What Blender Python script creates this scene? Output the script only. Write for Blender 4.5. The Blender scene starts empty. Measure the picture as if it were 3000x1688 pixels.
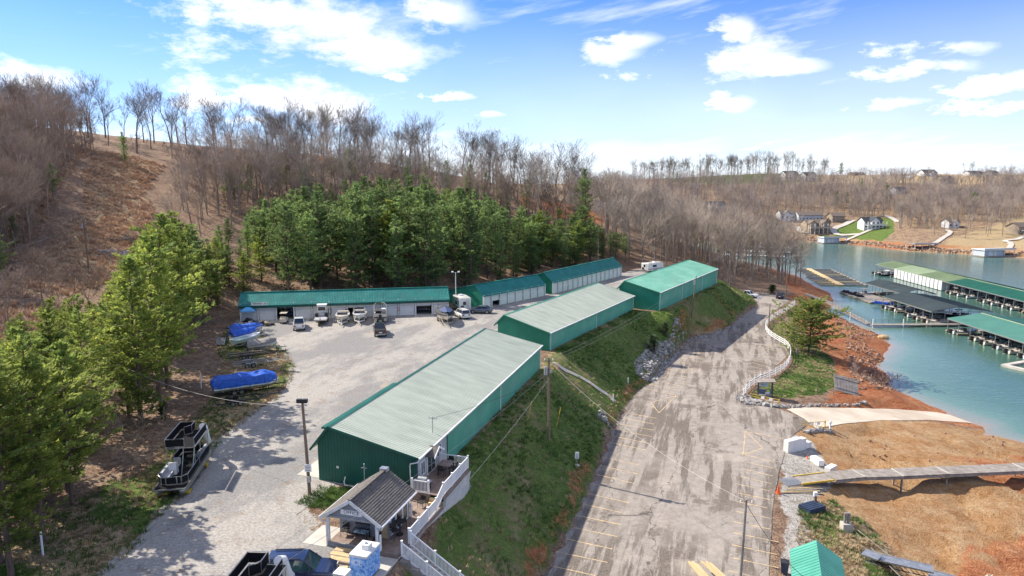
import bpy, math, random
import numpy as np
from mathutils import Vector, Matrix
from mathutils.geometry import delaunay_2d_cdt

SC = bpy.context.scene
COL = SC.collection
PI = math.pi
rad = math.radians
random.seed(7)

# ------------------------------------------------------------------ camera
CZ = 26.0                      # drone height above the upper yard (z = 0)
PITCH = rad(9)
FPX = 2000.0                   # focal length in pixels of the 3000 px wide photograph
cam = bpy.data.cameras.new('camera')
cam.sensor_width = 36
cam.lens = FPX / 3000 * 36
cam.clip_start = 0.5
cam.clip_end = 9000
camo = bpy.data.objects.new('camera', cam)
COL.objects.link(camo)
camo.location = (0, 0, CZ)
camo.rotation_euler = (PI / 2 - PITCH, 0, 0)
SC.camera = camo

# ------------------------------------------------------------------ picks: photograph point -> place on a level
REG = {'V': (0, 0, .8587), 'R1': (0, 0, 2.574), 'R2': (1000, 0, 2.574), 'R3': (2000, 0, 2.574), 'R4': (0, 500, 2.574),
       'R5': (1000, 500, 2.574), 'R6': (2000, 500, 2.574), 'Q1': (0, 1000, 2.106), 'Q2': (800, 1200, 2.969),
       'Q3': (1500, 1000, 2.106), 'Q4': (2200, 1000, 2.106), 'Q5': (600, 850, 3.814), 'Q6': (680, 800, 3.22),
       'Q7': (2250, 700, 3.435), 'Q8': (1800, 430, 2.1467)}
def ray(r, x, y):
    o = REG[r]
    a = (o[0] + x / o[2] - 1500) / FPX
    b = -(o[1] + y / o[2] - 844) / FPX
    return (a, math.cos(PITCH) + b * math.sin(PITCH), -math.sin(PITCH) + b * math.cos(PITCH))
def G(r, x, y, z=0.0):
    d = ray(r, x, y)
    t = (z - CZ) / d[2]
    return (d[0] * t, d[1] * t)
def G3(r, x, y, z=0.0):
    p = G(r, x, y, z)
    return (p[0], p[1], z)
def ZD(r, x, y, D):
    d = ray(r, x, y)
    t = D / d[1]
    return (d[0] * t, D, CZ + d[2] * t)

# ------------------------------------------------------------------ sun, sky, exposure
SUN_AZ = math.atan2(-.875, .484)       # clockwise from +Y
SUN_EL = rad(41)
sun = bpy.data.lights.new('sun', 'SUN')
sun.energy = 3.9
sun.angle = rad(.55)
sun.color = (1.0, .92, .79)
suno = bpy.data.objects.new('sun', sun)
COL.objects.link(suno)
sd = Vector((math.sin(SUN_AZ) * math.cos(SUN_EL), math.cos(SUN_AZ) * math.cos(SUN_EL), math.sin(SUN_EL)))
suno.rotation_euler = sd.to_track_quat('Z', 'Y').to_euler()
suno.location = sd * 300

SC.view_settings.view_transform = 'Standard'
SC.view_settings.look = 'None'
SC.view_settings.exposure = 1.22
SC.view_settings.gamma = 1
SC.view_settings.use_curve_mapping = False
SC.render.engine = 'CYCLES'
SC.cycles.max_bounces = 4
SC.cycles.diffuse_bounces = 2
SC.cycles.glossy_bounces = 2
SC.cycles.transparent_max_bounces = 6

def build_world():
    w = bpy.data.worlds.new('World')
    SC.world = w
    w.use_nodes = True
    w.cycles.sampling_method = 'NONE'
    nt = w.node_tree
    N = nt.nodes
    L = nt.links.new
    N.clear()
    out = N.new('ShaderNodeOutputWorld')
    bg = N.new('ShaderNodeBackground')
    bg.inputs['Strength'].default_value = 0.10
    L(bg.outputs[0], out.inputs[0])
    sky = N.new('ShaderNodeTexSky')
    sky.sky_type = 'NISHITA'
    sky.sun_disc = False
    sky.sun_elevation = SUN_EL
    sky.sun_rotation = SUN_AZ
    sky.air_density = 1.0
    sky.dust_density = 0.0
    sky.ozone_density = 2.2
    tc = N.new('ShaderNodeTexCoord')
    sep = N.new('ShaderNodeSeparateXYZ')
    L(tc.outputs['Generated'], sep.inputs[0])
    def m(op, a, b=None, c=None, clamp=False):
        n = N.new('ShaderNodeMath')
        n.operation = op
        n.use_clamp = clamp
        for i, v in enumerate((a, b, c)):
            if v is None:
                continue
            if isinstance(v, (int, float)):
                n.inputs[i].default_value = v
            else:
                L(v, n.inputs[i])
        return n.outputs[0]
    def vm(op, a, b):
        n = N.new('ShaderNodeVectorMath')
        n.operation = op
        for i, v in enumerate((a, b)):
            if v is None:
                continue
            if isinstance(v, tuple):
                n.inputs[i].default_value = v
            else:
                L(v, n.inputs[i])
        return n.outputs['Value'] if op == 'LENGTH' else n.outputs[0]
    def noise(vec, scale, detail, rough=.55, dist=0.0):
        n = N.new('ShaderNodeTexNoise')
        n.inputs['Scale'].default_value = scale
        n.inputs['Detail'].default_value = detail
        n.inputs['Roughness'].default_value = rough
        n.inputs['Distortion'].default_value = dist
        L(vec, n.inputs['Vector'])
        return n
    def sstep(v, a, b):
        n = N.new('ShaderNodeMapRange')
        n.interpolation_type = 'SMOOTHSTEP'
        L(v, n.inputs['Value'])
        n.inputs['From Min'].default_value = a
        n.inputs['From Max'].default_value = b
        return n.outputs[0]
    az = m('ARCTAN2', sep.outputs[0], sep.outputs[1])
    el = m('ARCSINE', sep.outputs[2])
    ae = N.new('ShaderNodeCombineXYZ')
    L(az, ae.inputs[0])
    L(el, ae.inputs[1])
    aev = ae.outputs[0]
    wv = vm('MULTIPLY', aev, (1.0, 2.2, 1.0))
    n1 = noise(wv, 10.0, 6, .66)
    n2 = noise(wv, 3.6, 3, .5)
    # wobble the coordinates so that the cloud outlines billow
    cv = N.new('ShaderNodeCombineXYZ')
    L(m('MULTIPLY', m('SUBTRACT', n1.outputs[0], .5), .2), cv.inputs[0])
    L(m('MULTIPLY', m('SUBTRACT', n2.outputs[0], .5), .07), cv.inputs[1])
    off = cv.outputs[0]
    aw = vm('ADD', aev, off)
    field = None
    blobs = [(770, 75, 290, 85), (620, 55, 150, 65), (910, 130, 220, 52), (690, 238, 300, 46), (830, 255, 160, 42), (80, 205, 140, 46),
             (1090, 40, 120, 55), (1520, 135, 110, 26), (1590, 110, 80, 24), (1840, 165, 190, 48), (1870, 105, 60, 34), (1990, 178, 110, 26),
             (1830, 250, 95, 26), (2350, 122, 140, 26), (2340, 172, 130, 24), (2540, 205, 120, 34), (2230, 272, 130, 18),
             (1160, 250, 50, 15), (1215, 292, 80, 13), (1015, 190, 34, 14), (600, 295, 150, 20), (2560, 280, 160, 30)]
    for (x, y, hx, hy) in blobs:
        d = ray('V', x, y)
        a0, e0 = math.atan2(d[0], d[1]), math.atan2(d[2], math.hypot(d[0], d[1]))
        v = vm('SUBTRACT', aw, (a0, e0, 0))
        v = vm('MULTIPLY', v, (1717 / hx * .95, 1717 / hy * .95, 0))
        t = m('SUBTRACT', 1.12, vm('LENGTH', v, None))
        field = t if field is None else m('MAXIMUM', field, t)
    f = m('ADD', field, m('MULTIPLY', m('SUBTRACT', n1.outputs[0], .5), 3.3))
    cum = sstep(f, -.1, 1.2)
    # unseen upper sky: fair-weather clouds, cover thickened for more ambient fill
    pl = N.new('ShaderNodeCombineXYZ')
    zz = m('ADD', m('MAXIMUM', sep.outputs[2], 0.0), .12)
    L(m('DIVIDE', sep.outputs[0], zz), pl.inputs[0])
    L(m('DIVIDE', sep.outputs[1], zz), pl.inputs[1])
    n3 = noise(pl.outputs[0], .8, 4, .58)
    hi = m('MULTIPLY', sstep(n3.outputs[0], .46, .62), sstep(el, .36, .5))
    # thin streaked veil, thicker low down
    sv = N.new('ShaderNodeVectorRotate')
    sv.rotation_type = 'Z_AXIS'
    sv.inputs['Angle'].default_value = rad(-9)
    L(aev, sv.inputs['Vector'])
    n4 = noise(vm('MULTIPLY', sv.outputs[0], (1.6, 11, 1)), 2.6, 5, .6)
    veil = m('MULTIPLY', sstep(n4.outputs[0], .45, .85), m('ADD', .40, m('MULTIPLY', sstep(az, -.5, .6), .45)))
    low = m('MULTIPLY', sstep(el, .27, .02), m('ADD', .55, m('MULTIPLY', sstep(az, -.6, .5), .45)))
    low2 = sstep(m('ADD', el, m('MULTIPLY', m('SUBTRACT', n4.outputs[0], .5), .12)), .12, .02)
    cover = m('MAXIMUM', m('MAXIMUM', cum, hi), veil)
    cover = m('MAXIMUM', cover, m('MULTIPLY', low, .5))
    cover = m('MAXIMUM', cover, m('MULTIPLY', low2, .66), None, True)
    # cloud colour: bright tops, slightly grey bellies
    shade = m('ADD', 4.6, m('MULTIPLY', n2.outputs[0], 3.6))
    cc = N.new('ShaderNodeCombineColor')
    L(m('MULTIPLY', shade, .985), cc.inputs[0])
    L(m('MULTIPLY', shade, .995), cc.inputs[1])
    L(m('MULTIPLY', shade, 1.04), cc.inputs[2])
    # deepen the blue a little, as the camera saw it
    tint = N.new('ShaderNodeMix')
    tint.data_type = 'RGBA'
    tint.blend_type = 'MULTIPLY'
    tint.inputs[0].default_value = 1
    L(sky.outputs[0], tint.inputs[6])
    tint.inputs[7].default_value = (.285, .465, .80, 1)
    mix = N.new('ShaderNodeMix')
    mix.data_type = 'RGBA'
    L(cover, mix.inputs[0])
    L(tint.outputs[2], mix.inputs[6])
    L(cc.outputs[0], mix.inputs[7])
    L(mix.outputs[2], bg.inputs['Color'])
build_world()

# ------------------------------------------------------------------ helpers
class MB:
    """collects faces; build() links them as one mesh object"""
    def __init__(s):
        s.v = []; s.f = []; s.m = []
    def poly(s, pts, mi=0):
        n = len(s.v)
        s.v += [tuple(p) for p in pts]
        s.f.append(tuple(range(n, n + len(pts)))); s.m.append(mi)
        return s
    def hexa(s, p, mi=0):
        n = len(s.v)
        s.v += [tuple(q) for q in p]
        for f in ((3, 2, 1, 0), (4, 5, 6, 7), (0, 1, 5, 4), (1, 2, 6, 5), (2, 3, 7, 6), (3, 0, 4, 7)):
            s.f.append(tuple(n + i for i in f)); s.m.append(mi)
        return s
    def box(s, c, d, rz=0, mi=0, tilt=0):
        x, y, z = d[0] / 2, d[1] / 2, d[2] / 2
        P = [(-x, -y, -z), (x, -y, -z), (x, y, -z), (-x, y, -z), (-x, -y, z), (x, -y, z), (x, y, z), (-x, y, z)]
        if tilt:
            ct, st = math.cos(tilt), math.sin(tilt)
            P = [(a, b * ct - q * st, b * st + q * ct) for a, b, q in P]
        if rz:
            ct, st = math.cos(rz), math.sin(rz)
            P = [(a * ct - b * st, a * st + b * ct, q) for a, b, q in P]
        return s.hexa([(a + c[0], b + c[1], q + c[2]) for a, b, q in P], mi)
    def b2(s, x0, x1, y0, y1, z0, z1, mi=0):
        return s.box(((x0 + x1) / 2, (y0 + y1) / 2, (z0 + z1) / 2), (abs(x1 - x0), abs(y1 - y0), abs(z1 - z0)), 0, mi)
    def bar(s, p, q, w, h, mi=0):
        p, q = Vector(p), Vector(q)
        d = (q - p).normalized()
        up = Vector((0, 0, 1))
        sd_ = d.cross(up)
        if sd_.length < 1e-4:
            sd_ = Vector((1, 0, 0))
        sd_.normalize()
        u = sd_.cross(d).normalized()
        a, b = sd_ * w / 2, u * h / 2
        return s.hexa([p - a - b, p + a - b, q + a - b, q - a - b, p - a + b, p + a + b, q + a + b, q - a + b], mi)
    def loft(s, rings, mi=0, cap=True, closed=True):
        n = len(rings[0])
        o = len(s.v)
        for r in rings:
            s.v += [tuple(p) for p in r]
        for i in range(len(rings) - 1):
            for j in range(n if closed else n - 1):
                k = (j + 1) % n
                s.f.append((o + i * n + j, o + i * n + k, o + (i + 1) * n + k, o + (i + 1) * n + j)); s.m.append(mi)
        if cap and closed:
            s.f.append(tuple(o + j for j in reversed(range(n)))); s.m.append(mi)
            e = o + (len(rings) - 1) * n
            s.f.append(tuple(e + j for j in range(n))); s.m.append(mi)
        return s
    def tube(s, pts, r, n=6, mi=0, cap=True):
        pts = [Vector(p) for p in pts]
        rr = r if isinstance(r, (list, tuple)) else [r] * len(pts)
        rings = []
        ref = None
        for i, p in enumerate(pts):
            d = (pts[min(i + 1, len(pts) - 1)] - pts[max(i - 1, 0)])
            if d.length < 1e-6:
                d = Vector((0, 0, 1))
            d.normalize()
            if ref is None:
                ref = Vector((1, 0, 0)) if abs(d.x) < .8 else Vector((0, 1, 0))
            a = (ref - d * ref.dot(d)).normalized()
            b = d.cross(a)
            rings.append([p + (a * math.cos(t) + b * math.sin(t)) * rr[i] for t in [2 * PI * k / n for k in range(n)]])
        return s.loft(rings, mi, cap)
    def disc(s, c, r, h, n=14, mi=0, axis='z'):
        a = {'z': (0, 0, 1), 'x': (1, 0, 0), 'y': (0, 1, 0)}[axis]
        c = Vector(c); a = Vector(a)
        return s.tube([c - a * h / 2, c + a * h / 2], r, n, mi)
    def ball(s, c, r, n=8, m=5, mi=0):
        rings = []
        R = r if isinstance(r, tuple) else (r, r, r)
        for i in range(m + 1):
            t = PI * (.04 + .92 * i / m)
            rings.append([(c[0] + R[0] * math.sin(t) * math.cos(2 * PI * k / n), c[1] + R[1] * math.sin(t) * math.sin(2 * PI * k / n), c[2] - R[2] * math.cos(t)) for k in range(n)])
        return s.loft(rings, mi)
    def build(s, name, mats, parent=None, smooth=False, angle=35):
        me = bpy.data.meshes.new(name)
        me.from_pydata(s.v, [], s.f)
        if not isinstance(mats, (list, tuple)):
            mats = [mats]
        for x in mats:
            me.materials.append(x)
        if len(mats) > 1:
            me.polygons.foreach_set('material_index', s.m)
        if smooth:
            me.shade_smooth()
            try:
                me.set_sharp_from_angle(angle=rad(angle))
            except Exception:
                pass
        me.update()
        o = bpy.data.objects.new(name, me)
        COL.objects.link(o)
        if parent is not None:
            o.parent = parent
        return o

def tag(o, label=None, cat=None, group=None, kind=None):
    if label: o['label'] = label
    if cat: o['category'] = cat
    if group: o['group'] = group
    if kind: o['kind'] = kind
    return o
def thing(name, label, cat, loc=(0, 0, 0), rz=0, group=None):
    o = bpy.data.objects.new(name, None)
    o.empty_display_size = .3
    COL.objects.link(o)
    o.location = loc if len(loc) == 3 else (loc[0], loc[1], 0)
    o.rotation_euler = (0, 0, rz)
    return tag(o, label, cat, group)
KIDS = {}
def copy_tree(src, loc=None, rz=None, scale=None, label=None, group=None, parent=None):
    c = src.copy()
    COL.objects.link(c)
    c.parent = parent
    if parent is not None:
        c.matrix_parent_inverse = src.matrix_parent_inverse.copy()
    if loc is not None: c.location = loc
    if rz is not None: c.rotation_euler = (0, 0, rz)
    if scale is not None: c.scale = scale if isinstance(scale, tuple) else (scale,) * 3
    if label: c['label'] = label
    if group: c['group'] = group
    for ch in (src.children if src.name not in KIDS else KIDS[src.name]):
        copy_tree(ch, parent=c)
    return c
def azdir(p, q):
    """rotation about z that turns local +Y into the direction p -> q"""
    return math.atan2(-(q[0] - p[0]), q[1] - p[1])

# ------------------------------------------------------------------ materials
def hexc(c):
    return c if len(c) == 4 else (c[0], c[1], c[2], 1)
MATS = {}
def mat(name, col, col2=None, scale=2.0, rough=.6, metal=0.0, bump=0.0, bscale=None, amt=.5, spec=.4, detail=5, rnd=0.0, coat=0.0, stretch=None, lo=.35, hi=.65, dirt=None, dscale=.4, world=False, trans=0.0):
    mt = bpy.data.materials.new(name)
    mt.use_nodes = True
    nt = mt.node_tree
    N, L = nt.nodes, nt.links.new
    b = N['Principled BSDF']
    b.inputs['Roughness'].default_value = rough
    b.inputs['Metallic'].default_value = metal
    b.inputs['Specular IOR Level'].default_value = spec
    if coat:
        b.inputs['Coat Weight'].default_value = coat
        b.inputs['Coat Roughness'].default_value = .08
    if world:
        g = N.new('ShaderNodeNewGeometry'); vec = g.outputs['Position']
    else:
        tc = N.new('ShaderNodeTexCoord'); vec = tc.outputs['Object']
    if stretch:
        mp = N.new('ShaderNodeVectorMath'); mp.operation = 'MULTIPLY'
        L(vec, mp.inputs[0]); mp.inputs[1].default_value = stretch
        vec = mp.outputs[0]
    if col2 is None:
        col2 = tuple(min(1, c * (1 - .28 * amt * 2)) for c in col[:3])
    nz = N.new('ShaderNodeTexNoise')
    nz.inputs['Scale'].default_value = scale; nz.inputs['Detail'].default_value = detail; nz.inputs['Roughness'].default_value = .6
    L(vec, nz.inputs['Vector'])
    cr = N.new('ShaderNodeValToRGB')
    cr.color_ramp.elements[0].position = lo; cr.color_ramp.elements[0].color = hexc(col2)
    cr.color_ramp.elements[1].position = hi; cr.color_ramp.elements[1].color = hexc(col)
    L(nz.outputs[0], cr.inputs[0])
    c = cr.outputs[0]
    if dirt:
        n2 = N.new('ShaderNodeTexNoise'); n2.inputs['Scale'].default_value = dscale; n2.inputs['Detail'].default_value = 7; n2.inputs['Roughness'].default_value = .65
        L(vec, n2.inputs['Vector'])
        mr = N.new('ShaderNodeMapRange'); mr.inputs['From Min'].default_value = .48; mr.inputs['From Max'].default_value = .72; mr.inputs['To Max'].default_value = dirt[3] if len(dirt) > 3 else .7
        L(n2.outputs[0], mr.inputs[0])
        mx = N.new('ShaderNodeMix'); mx.data_type = 'RGBA'
        L(mr.outputs[0], mx.inputs[0]); L(c, mx.inputs[6]); mx.inputs[7].default_value = (dirt[0], dirt[1], dirt[2], 1)
        c = mx.outputs[2]
    if rnd:
        oi = N.new('ShaderNodeObjectInfo')
        mr = N.new('ShaderNodeMapRange'); mr.inputs['To Min'].default_value = 1 - rnd; mr.inputs['To Max'].default_value = 1 + rnd
        L(oi.outputs['Random'], mr.inputs[0])
        hs = N.new('ShaderNodeHueSaturation')
        L(mr.outputs[0], hs.inputs['Value']); L(c, hs.inputs['Color'])
        c = hs.outputs[0]
    L(c, b.inputs['Base Color'])
    if bump:
        bn = N.new('ShaderNodeTexNoise'); bn.inputs['Scale'].default_value = bscale or scale * 4; bn.inputs['Detail'].default_value = 5
        L(vec, bn.inputs['Vector'])
        bp = N.new('ShaderNodeBump'); bp.inputs['Strength'].default_value = min(1, bump); bp.inputs['Distance'].default_value = .05 * max(1, bump)
        L(bn.outputs[0], bp.inputs['Height']); L(bp.outputs[0], b.inputs['Normal'])
    if trans:
        tr = N.new('ShaderNodeBsdfTranslucent'); L(c, tr.inputs[0])
        ms = N.new('ShaderNodeMixShader'); ms.inputs[0].default_value = trans
        L(b.outputs[0], ms.inputs[1]); L(tr.outputs[0], ms.inputs[2])
        L(ms.outputs[0], N['Material Output'].inputs[0])
    MATS[name] = mt
    return mt

white_paint = mat('white_paint', (.74, .74, .72), (.60, .60, .57), 1.5, .45, dirt=(.42, .38, .32, .5), dscale=.7)
white_door = mat('white_door', (.80, .80, .78), (.66, .66, .63), .7, .5, dirt=(.45, .42, .36, .45), dscale=.6)
white_vinyl = mat('white_vinyl', (.84, .84, .83), (.74, .74, .73), 2, .35)
roof_pale = mat('pale_roof_metal', (.42, .46, .39), (.335, .37, .315), .9, .72, 0, spec=.2, dirt=(.26, .29, .25, .55), dscale=.7, stretch=(.22, 1.0, 1), detail=8)
roof_teal = mat('teal_roof_metal', (.02, .215, .18), (.012, .15, .13), .5, .42, .1, dirt=(.05, .16, .14, .6), dscale=.8)
roof_jade = mat('faded_jade_roof_metal', (.25, .50, .385), (.16, .41, .305), .35, .65, 0, spec=.25, dirt=(.17, .33, .25, .6), dscale=.22, stretch=(1, .5, 1))
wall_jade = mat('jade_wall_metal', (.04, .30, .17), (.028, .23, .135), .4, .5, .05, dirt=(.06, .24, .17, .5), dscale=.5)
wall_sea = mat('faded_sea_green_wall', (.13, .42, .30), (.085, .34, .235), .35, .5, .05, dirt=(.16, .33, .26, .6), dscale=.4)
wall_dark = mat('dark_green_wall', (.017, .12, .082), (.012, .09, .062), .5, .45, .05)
roof_teal_shaded = mat('shaded_teal_fascia', (.010, .085, .075), (.007, .06, .052), .5, .5)  # roof teal darkened: the fascia's shade is put into its colour
steel = mat('galvanised_steel', (.48, .49, .50), (.33, .34, .35), 6, .38, .7)
alum = mat('aluminium', (.50, .50, .49), (.33, .33, .32), 3, .35, .75)
black = mat('black_plastic', (.015, .015, .017), (.03, .03, .032), 4, .5)
black_mat = mat('black_carpet', (.013, .013, .015), (.022, .022, .025), 6, .95, spec=.05)
rubber = mat('tyre_rubber', (.018, .018, .019), (.03, .03, .03), 9, .8)
dark_in = mat('dark_interior', (.02, .02, .022), (.035, .032, .03), 1, .9)
wood_pole = mat('weathered_pole_wood', (.24, .17, .12), (.15, .11, .08), 3, .85, bump=.4, stretch=(6, 6, .4))
wood_deck = mat('weathered_deck_wood', (.27, .20, .16), (.17, .12, .10), 2.2, .8, bump=.3, dirt=(.33, .28, .24, .6), dscale=1.2)
wood_grey = mat('grey_dock_wood', (.30, .27, .24), (.19, .165, .145), 1.6, .85, bump=.4, dirt=(.12, .10, .08, .6), dscale=.9)
wood_new = mat('fresh_yellow_lumber', (.56, .42, .23), (.45, .32, .16), 1.5, .7, stretch=(4, .5, 4))
wood_tan = mat('tan_bunk_wood', (.33, .27, .19), (.20, .16, .11), 2, .8)
concrete = mat('pale_concrete', (.50, .47, .42), (.38, .35, .31), .5, .85, bump=.2, dirt=(.26, .22, .18, .6), dscale=.35, world=True)
concrete_ramp = mat('sandy_concrete', (.55, .48, .39), (.43, .36, .28), .25, .85, bump=.2, dirt=(.30, .23, .16, .55), dscale=.16, world=True)
glass = mat('window_glass', (.03, .045, .05), (.06, .08, .085), 1, .06, 0, spec=.8)
shingle = mat('grey_brown_shingles', (.155, .14, .125), (.085, .077, .07), 5, .9, bump=.4, bscale=14, dirt=(.2, .18, .15, .5), dscale=1.1)
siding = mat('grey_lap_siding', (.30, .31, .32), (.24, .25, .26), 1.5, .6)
siding_pale = mat('pale_grey_siding', (.40, .42, .43), (.33, .35, .36), 1.5, .6)  # paler grey siding for the apartment end of the nearest shed
tarp = mat('blue_tarp', (.02, .115, .56), (.012, .06, .33), 2.6, .45, bump=1.0, bscale=4, detail=8)
tarp_grey = mat('grey_boat_cover', (.27, .25, .24), (.19, .175, .165), 3, .85, bump=.4)
tarp_dark = mat('black_boat_cover', (.016, .017, .022), (.03, .03, .036), 2, .7, bump=.4)
tarp_navy = mat('navy_boat_cover', (.05, .075, .17), (.03, .05, .12), 2, .6, bump=.4)
vinyl_grey = mat('grey_vinyl_seat', (.40, .40, .41), (.30, .30, .31), 3, .5)
gel_white = mat('white_gelcoat', (.78, .76, .71), (.66, .64, .59), .8, .2, coat=.5)
gel_cream = mat('cream_gelcoat', (.70, .63, .52), (.58, .51, .41), .8, .25, coat=.4)
yellow_paint = mat('yellow_paint', (.62, .42, .05), (.45, .30, .04), 2, .5)
orange_cone = mat('orange_plastic', (.85, .13, .02), (.65, .09, .02), 2, .5)

# ------------------------------------------------------------------ terrain
ZL, ZW = -7.0, -11.5            # lower parking road, lake level
def GL(r, pts, z):
    return [G(r, x, y, z) for x, y in pts]
B1a, B1b = (-7.7, 53.4), (4.2, 92.6)          # right eaves of the three long sheds, near and far end
B2a, B2b = (5.8, 101.9), (24.8, 136.0)
B3a, B3b = (29.5, 134.3), (52.2, 171.4)
PAD = [(-27, 30), (-28, 45), (-30, 53), (-32, 60), (-34, 66), (-37, 72), (-41, 80), (-45, 90), (-49, 100), (-53, 112), (-55.5, 122), (-57, 139),
       (-16, 147), (0, 167), (20, 196), (36, 206), (47, 196), (53, 184), (54.4, 172), (31.5, 132.6), (26.4, 134.6), (7.2, 100.4), (5.5, 91.6), (-6.2, 52.4), (-6.0, 49.5), (-8, 44), (-9.5, 30)]
YARD = [(-27.0, 30)] + GL('V', [(250, 1460), (335, 1385), (400, 1305), (455, 1255), (520, 1165), (565, 1105), (625, 1055), (695, 1005), (735, 958), (745, 925),
        (722, 888), (690, 860), (665, 838), (640, 822), (603, 816)], 0) + [(-50.9, 125.6), (-12.6, 132.8), (-9, 139), (-6.4, 139.2), (29.0, 187.2), (37, 199), (47, 190),
        (46, 176), (24, 139), (16.0, 138), (0, 105), (-3.6, 95), (-15.0, 56.5), (-16.6, 50.2), (-14.2, 46.9), (-10.9, 45.0), (-9.8, 41.5), (-10.0, 30)]
ROADL = [(-1, 30)] + GL('V', [(1365, 1449), (1450, 1290), (1500, 1180), (1540, 1080), (1575, 1020), (1600, 985), (1640, 960), (1700, 885), (1735, 850), (1790, 842), (1830, 825),
        (1870, 790), (1906, 768), (1893, 752), (1850, 735)], ZL)
ROADR = GL('V', [(1935, 738), (1978, 750), (1985, 760), (1950, 780), (1928, 800), (1930, 835), (1972, 865), (1985, 890), (1940, 935), (1880, 962), (1868, 990), (1900, 1010),
        (1975, 1035), (2040, 1060), (1988, 1100), (1962, 1180), (1945, 1250), (1943, 1300), (1935, 1449)], ZL) + [(20, 30)]
ROAD = ROADL + ROADR
SHORE = GL('V', [(2600, 1122), (2575, 1115), (2520, 1102), (2480, 1090), (2490, 1072), (2465, 1055), (2400, 1040), (2355, 1026), (2310, 1005), (2260, 985), (2205, 968), (2240, 945), (2195, 920), (2215, 905), (2240, 870), (2215, 848),
        (2180, 830), (2140, 815), (2100, 800), (2062, 790), (2085, 770), (2093, 752), (2085, 737), (2055, 722), (2030, 708)], ZW)
SHORE2 = [(112, 262), (112, 290), (104, 330), (96, 380), (110, 415)] + GL('V', [(1960, 606), (2040, 608), (2160, 617), (2280, 632), (2420, 640), (2575, 650), (2750, 662)], ZW) + [(360, 300), (520, 260)]
def along(pts, step):
    out = []
    for (a, b) in zip(pts[:-1], pts[1:]):
        n = max(1, int(math.hypot(b[0] - a[0], b[1] - a[1]) / step))
        out += [(a[0] + (b[0] - a[0]) * i / n, a[1] + (b[1] - a[1]) * i / n) for i in range(n)]
    return out + [pts[-1]]
def offset_pts(pts, d):
    out = []
    for i, p in enumerate(pts):
        a, b = pts[max(0, i - 2)], pts[min(len(pts) - 1, i + 2)]
        t = Vector((b[0] - a[0], b[1] - a[1]))
        if t.length < 1e-6: continue
        t.normalize()
        out.append((p[0] + t.y * d, p[1] - t.x * d))
    return out
CT = []
def ct(pts, z):
    for p in pts: CT.append((p[0], p[1], z))
ct(along(PAD + [PAD[0]], 9), 0)
ct(along(ROADL, 9), ZL); ct(along(ROADR, 7), ZL)
s1 = along(SHORE, 6)
ct(s1, ZW); ct(offset_pts(s1, 9), ZW - 2.6)
s2 = along(SHORE2, 16)
ct(s2, ZW); ct(offset_pts(s2, 14), ZW - 3)
CT += [(150, 200, -17), (180, 300, -19), (130, 150, -16), (120, 110, -15.5), (250, 250, -18), (110, 215, -14.5), (170, 380, -17), (140, 345, -16), (300, 200, -18), (420, 150, -17), (200, 60, -15), (100, 60, -13.6), (90, 72, -12.8)]
# dry cove in front
CT += [(30, 62, -7.3), (29, 50, -7.2), (26, 42, -7.2), (36, 66, -8.2), (34, 55, -8.0), (40, 60, -8.7), (48, 59, -9.3), (45, 45, -9.2), (60, 70, -8.9), (62, 80, -8.7), (74, 86, -10.2),
       (50, 76, -7.9), (44, 84, -7.9), (54, 90, -8.9), (66, 93, -10.3), (36, 80, -7.1), (40, 93, -7.0), (60, 50, -10), (80, 70, -10.6)]
# ramp line and the lawn by the fence
CT += [(41, 93, -7.05), (48, 95.5, -8.1), (56, 99, -9.3), (64, 102, -10.4), (72, 104, -11.4), (38.5, 101.5, -6.9), (44, 103, -7.1), (48, 108, -7.0), (52, 111, -7.4), (56, 118, -7.6), (60, 128, -7.8), (62, 138, -7.8), (65, 150, -7.6), (64, 160, -7.1), (75, 178, -7.3),
       (57, 107, -8.6), (63, 114, -9.5), (66, 126, -9.4), (72, 140, -9.4), (78, 158, -9.2), (84, 180, -8.6), (88, 200, -7.8), (92, 212, -8.2), (72, 170, -7.6), (80, 190, -7.3)]
# wooded neck of land beyond the road
CT += [(60, 232, -1), (70, 236, -3.5), (84, 232, -6.6), (98, 236, -9), (104, 250, -10), (70, 260, 0), (90, 262, -6), (60, 300, 3), (88, 300, -6), (60, 350, 1), (55, 205, 0), (62, 195, -3.6), (66, 186, -5.5), (40, 215, 1.5), (30, 225, 6), (20, 260, 15), (45, 240, 5), (45, 280, 9), (50, 320, 7), (70, 214, -5.6), (62, 178, -4.8), (58, 168, -2.6)]
# left and back hill
CT += [(-45, 60, 1), (-60, 60, 3), (-80, 60, 7), (-110, 60, 14), (-45, 40, 1.5), (-70, 30, 4), (-55, 100, 2), (-70, 90, 5.5), (-65, 122, 3.6), (-81, 119, 6), (-110, 110, 11), (-86, 145, 6.5), (-101, 161, 10.4), (-99, 178, 15), (-115, 205, 24), (-128, 230, 33), (-150, 250, 38), (-140, 120, 16), (-140, 180, 26), (-200, 200, 40), (-200, 290, 48), (-260, 260, 46), (-320, 200, 46), (-200, 100, 28), (-160, 330, 42), (-120, 280, 39),
       (-40, 152, 3), (-60, 155, 4.5), (-20, 160, 4), (-70, 180, 9), (-40, 185, 8.5), (0, 190, 4), (-10, 200, 9), (10, 210, 5), (-75, 215, 18), (-40, 220, 17), (-10, 230, 14), (10, 235, 10), (-95, 255, 31), (-60, 260, 29), (-25, 265, 24), (-80, 290, 36), (-40, 300, 31), (-5, 295, 24), (25, 290, 16), (-60, 340, 30), (0, 340, 20), (-120, 340, 34), (-100, 420, 15), (0, 420, 6), (60, 420, -4), (30, 380, 6), (-200, 420, 25)]
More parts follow.
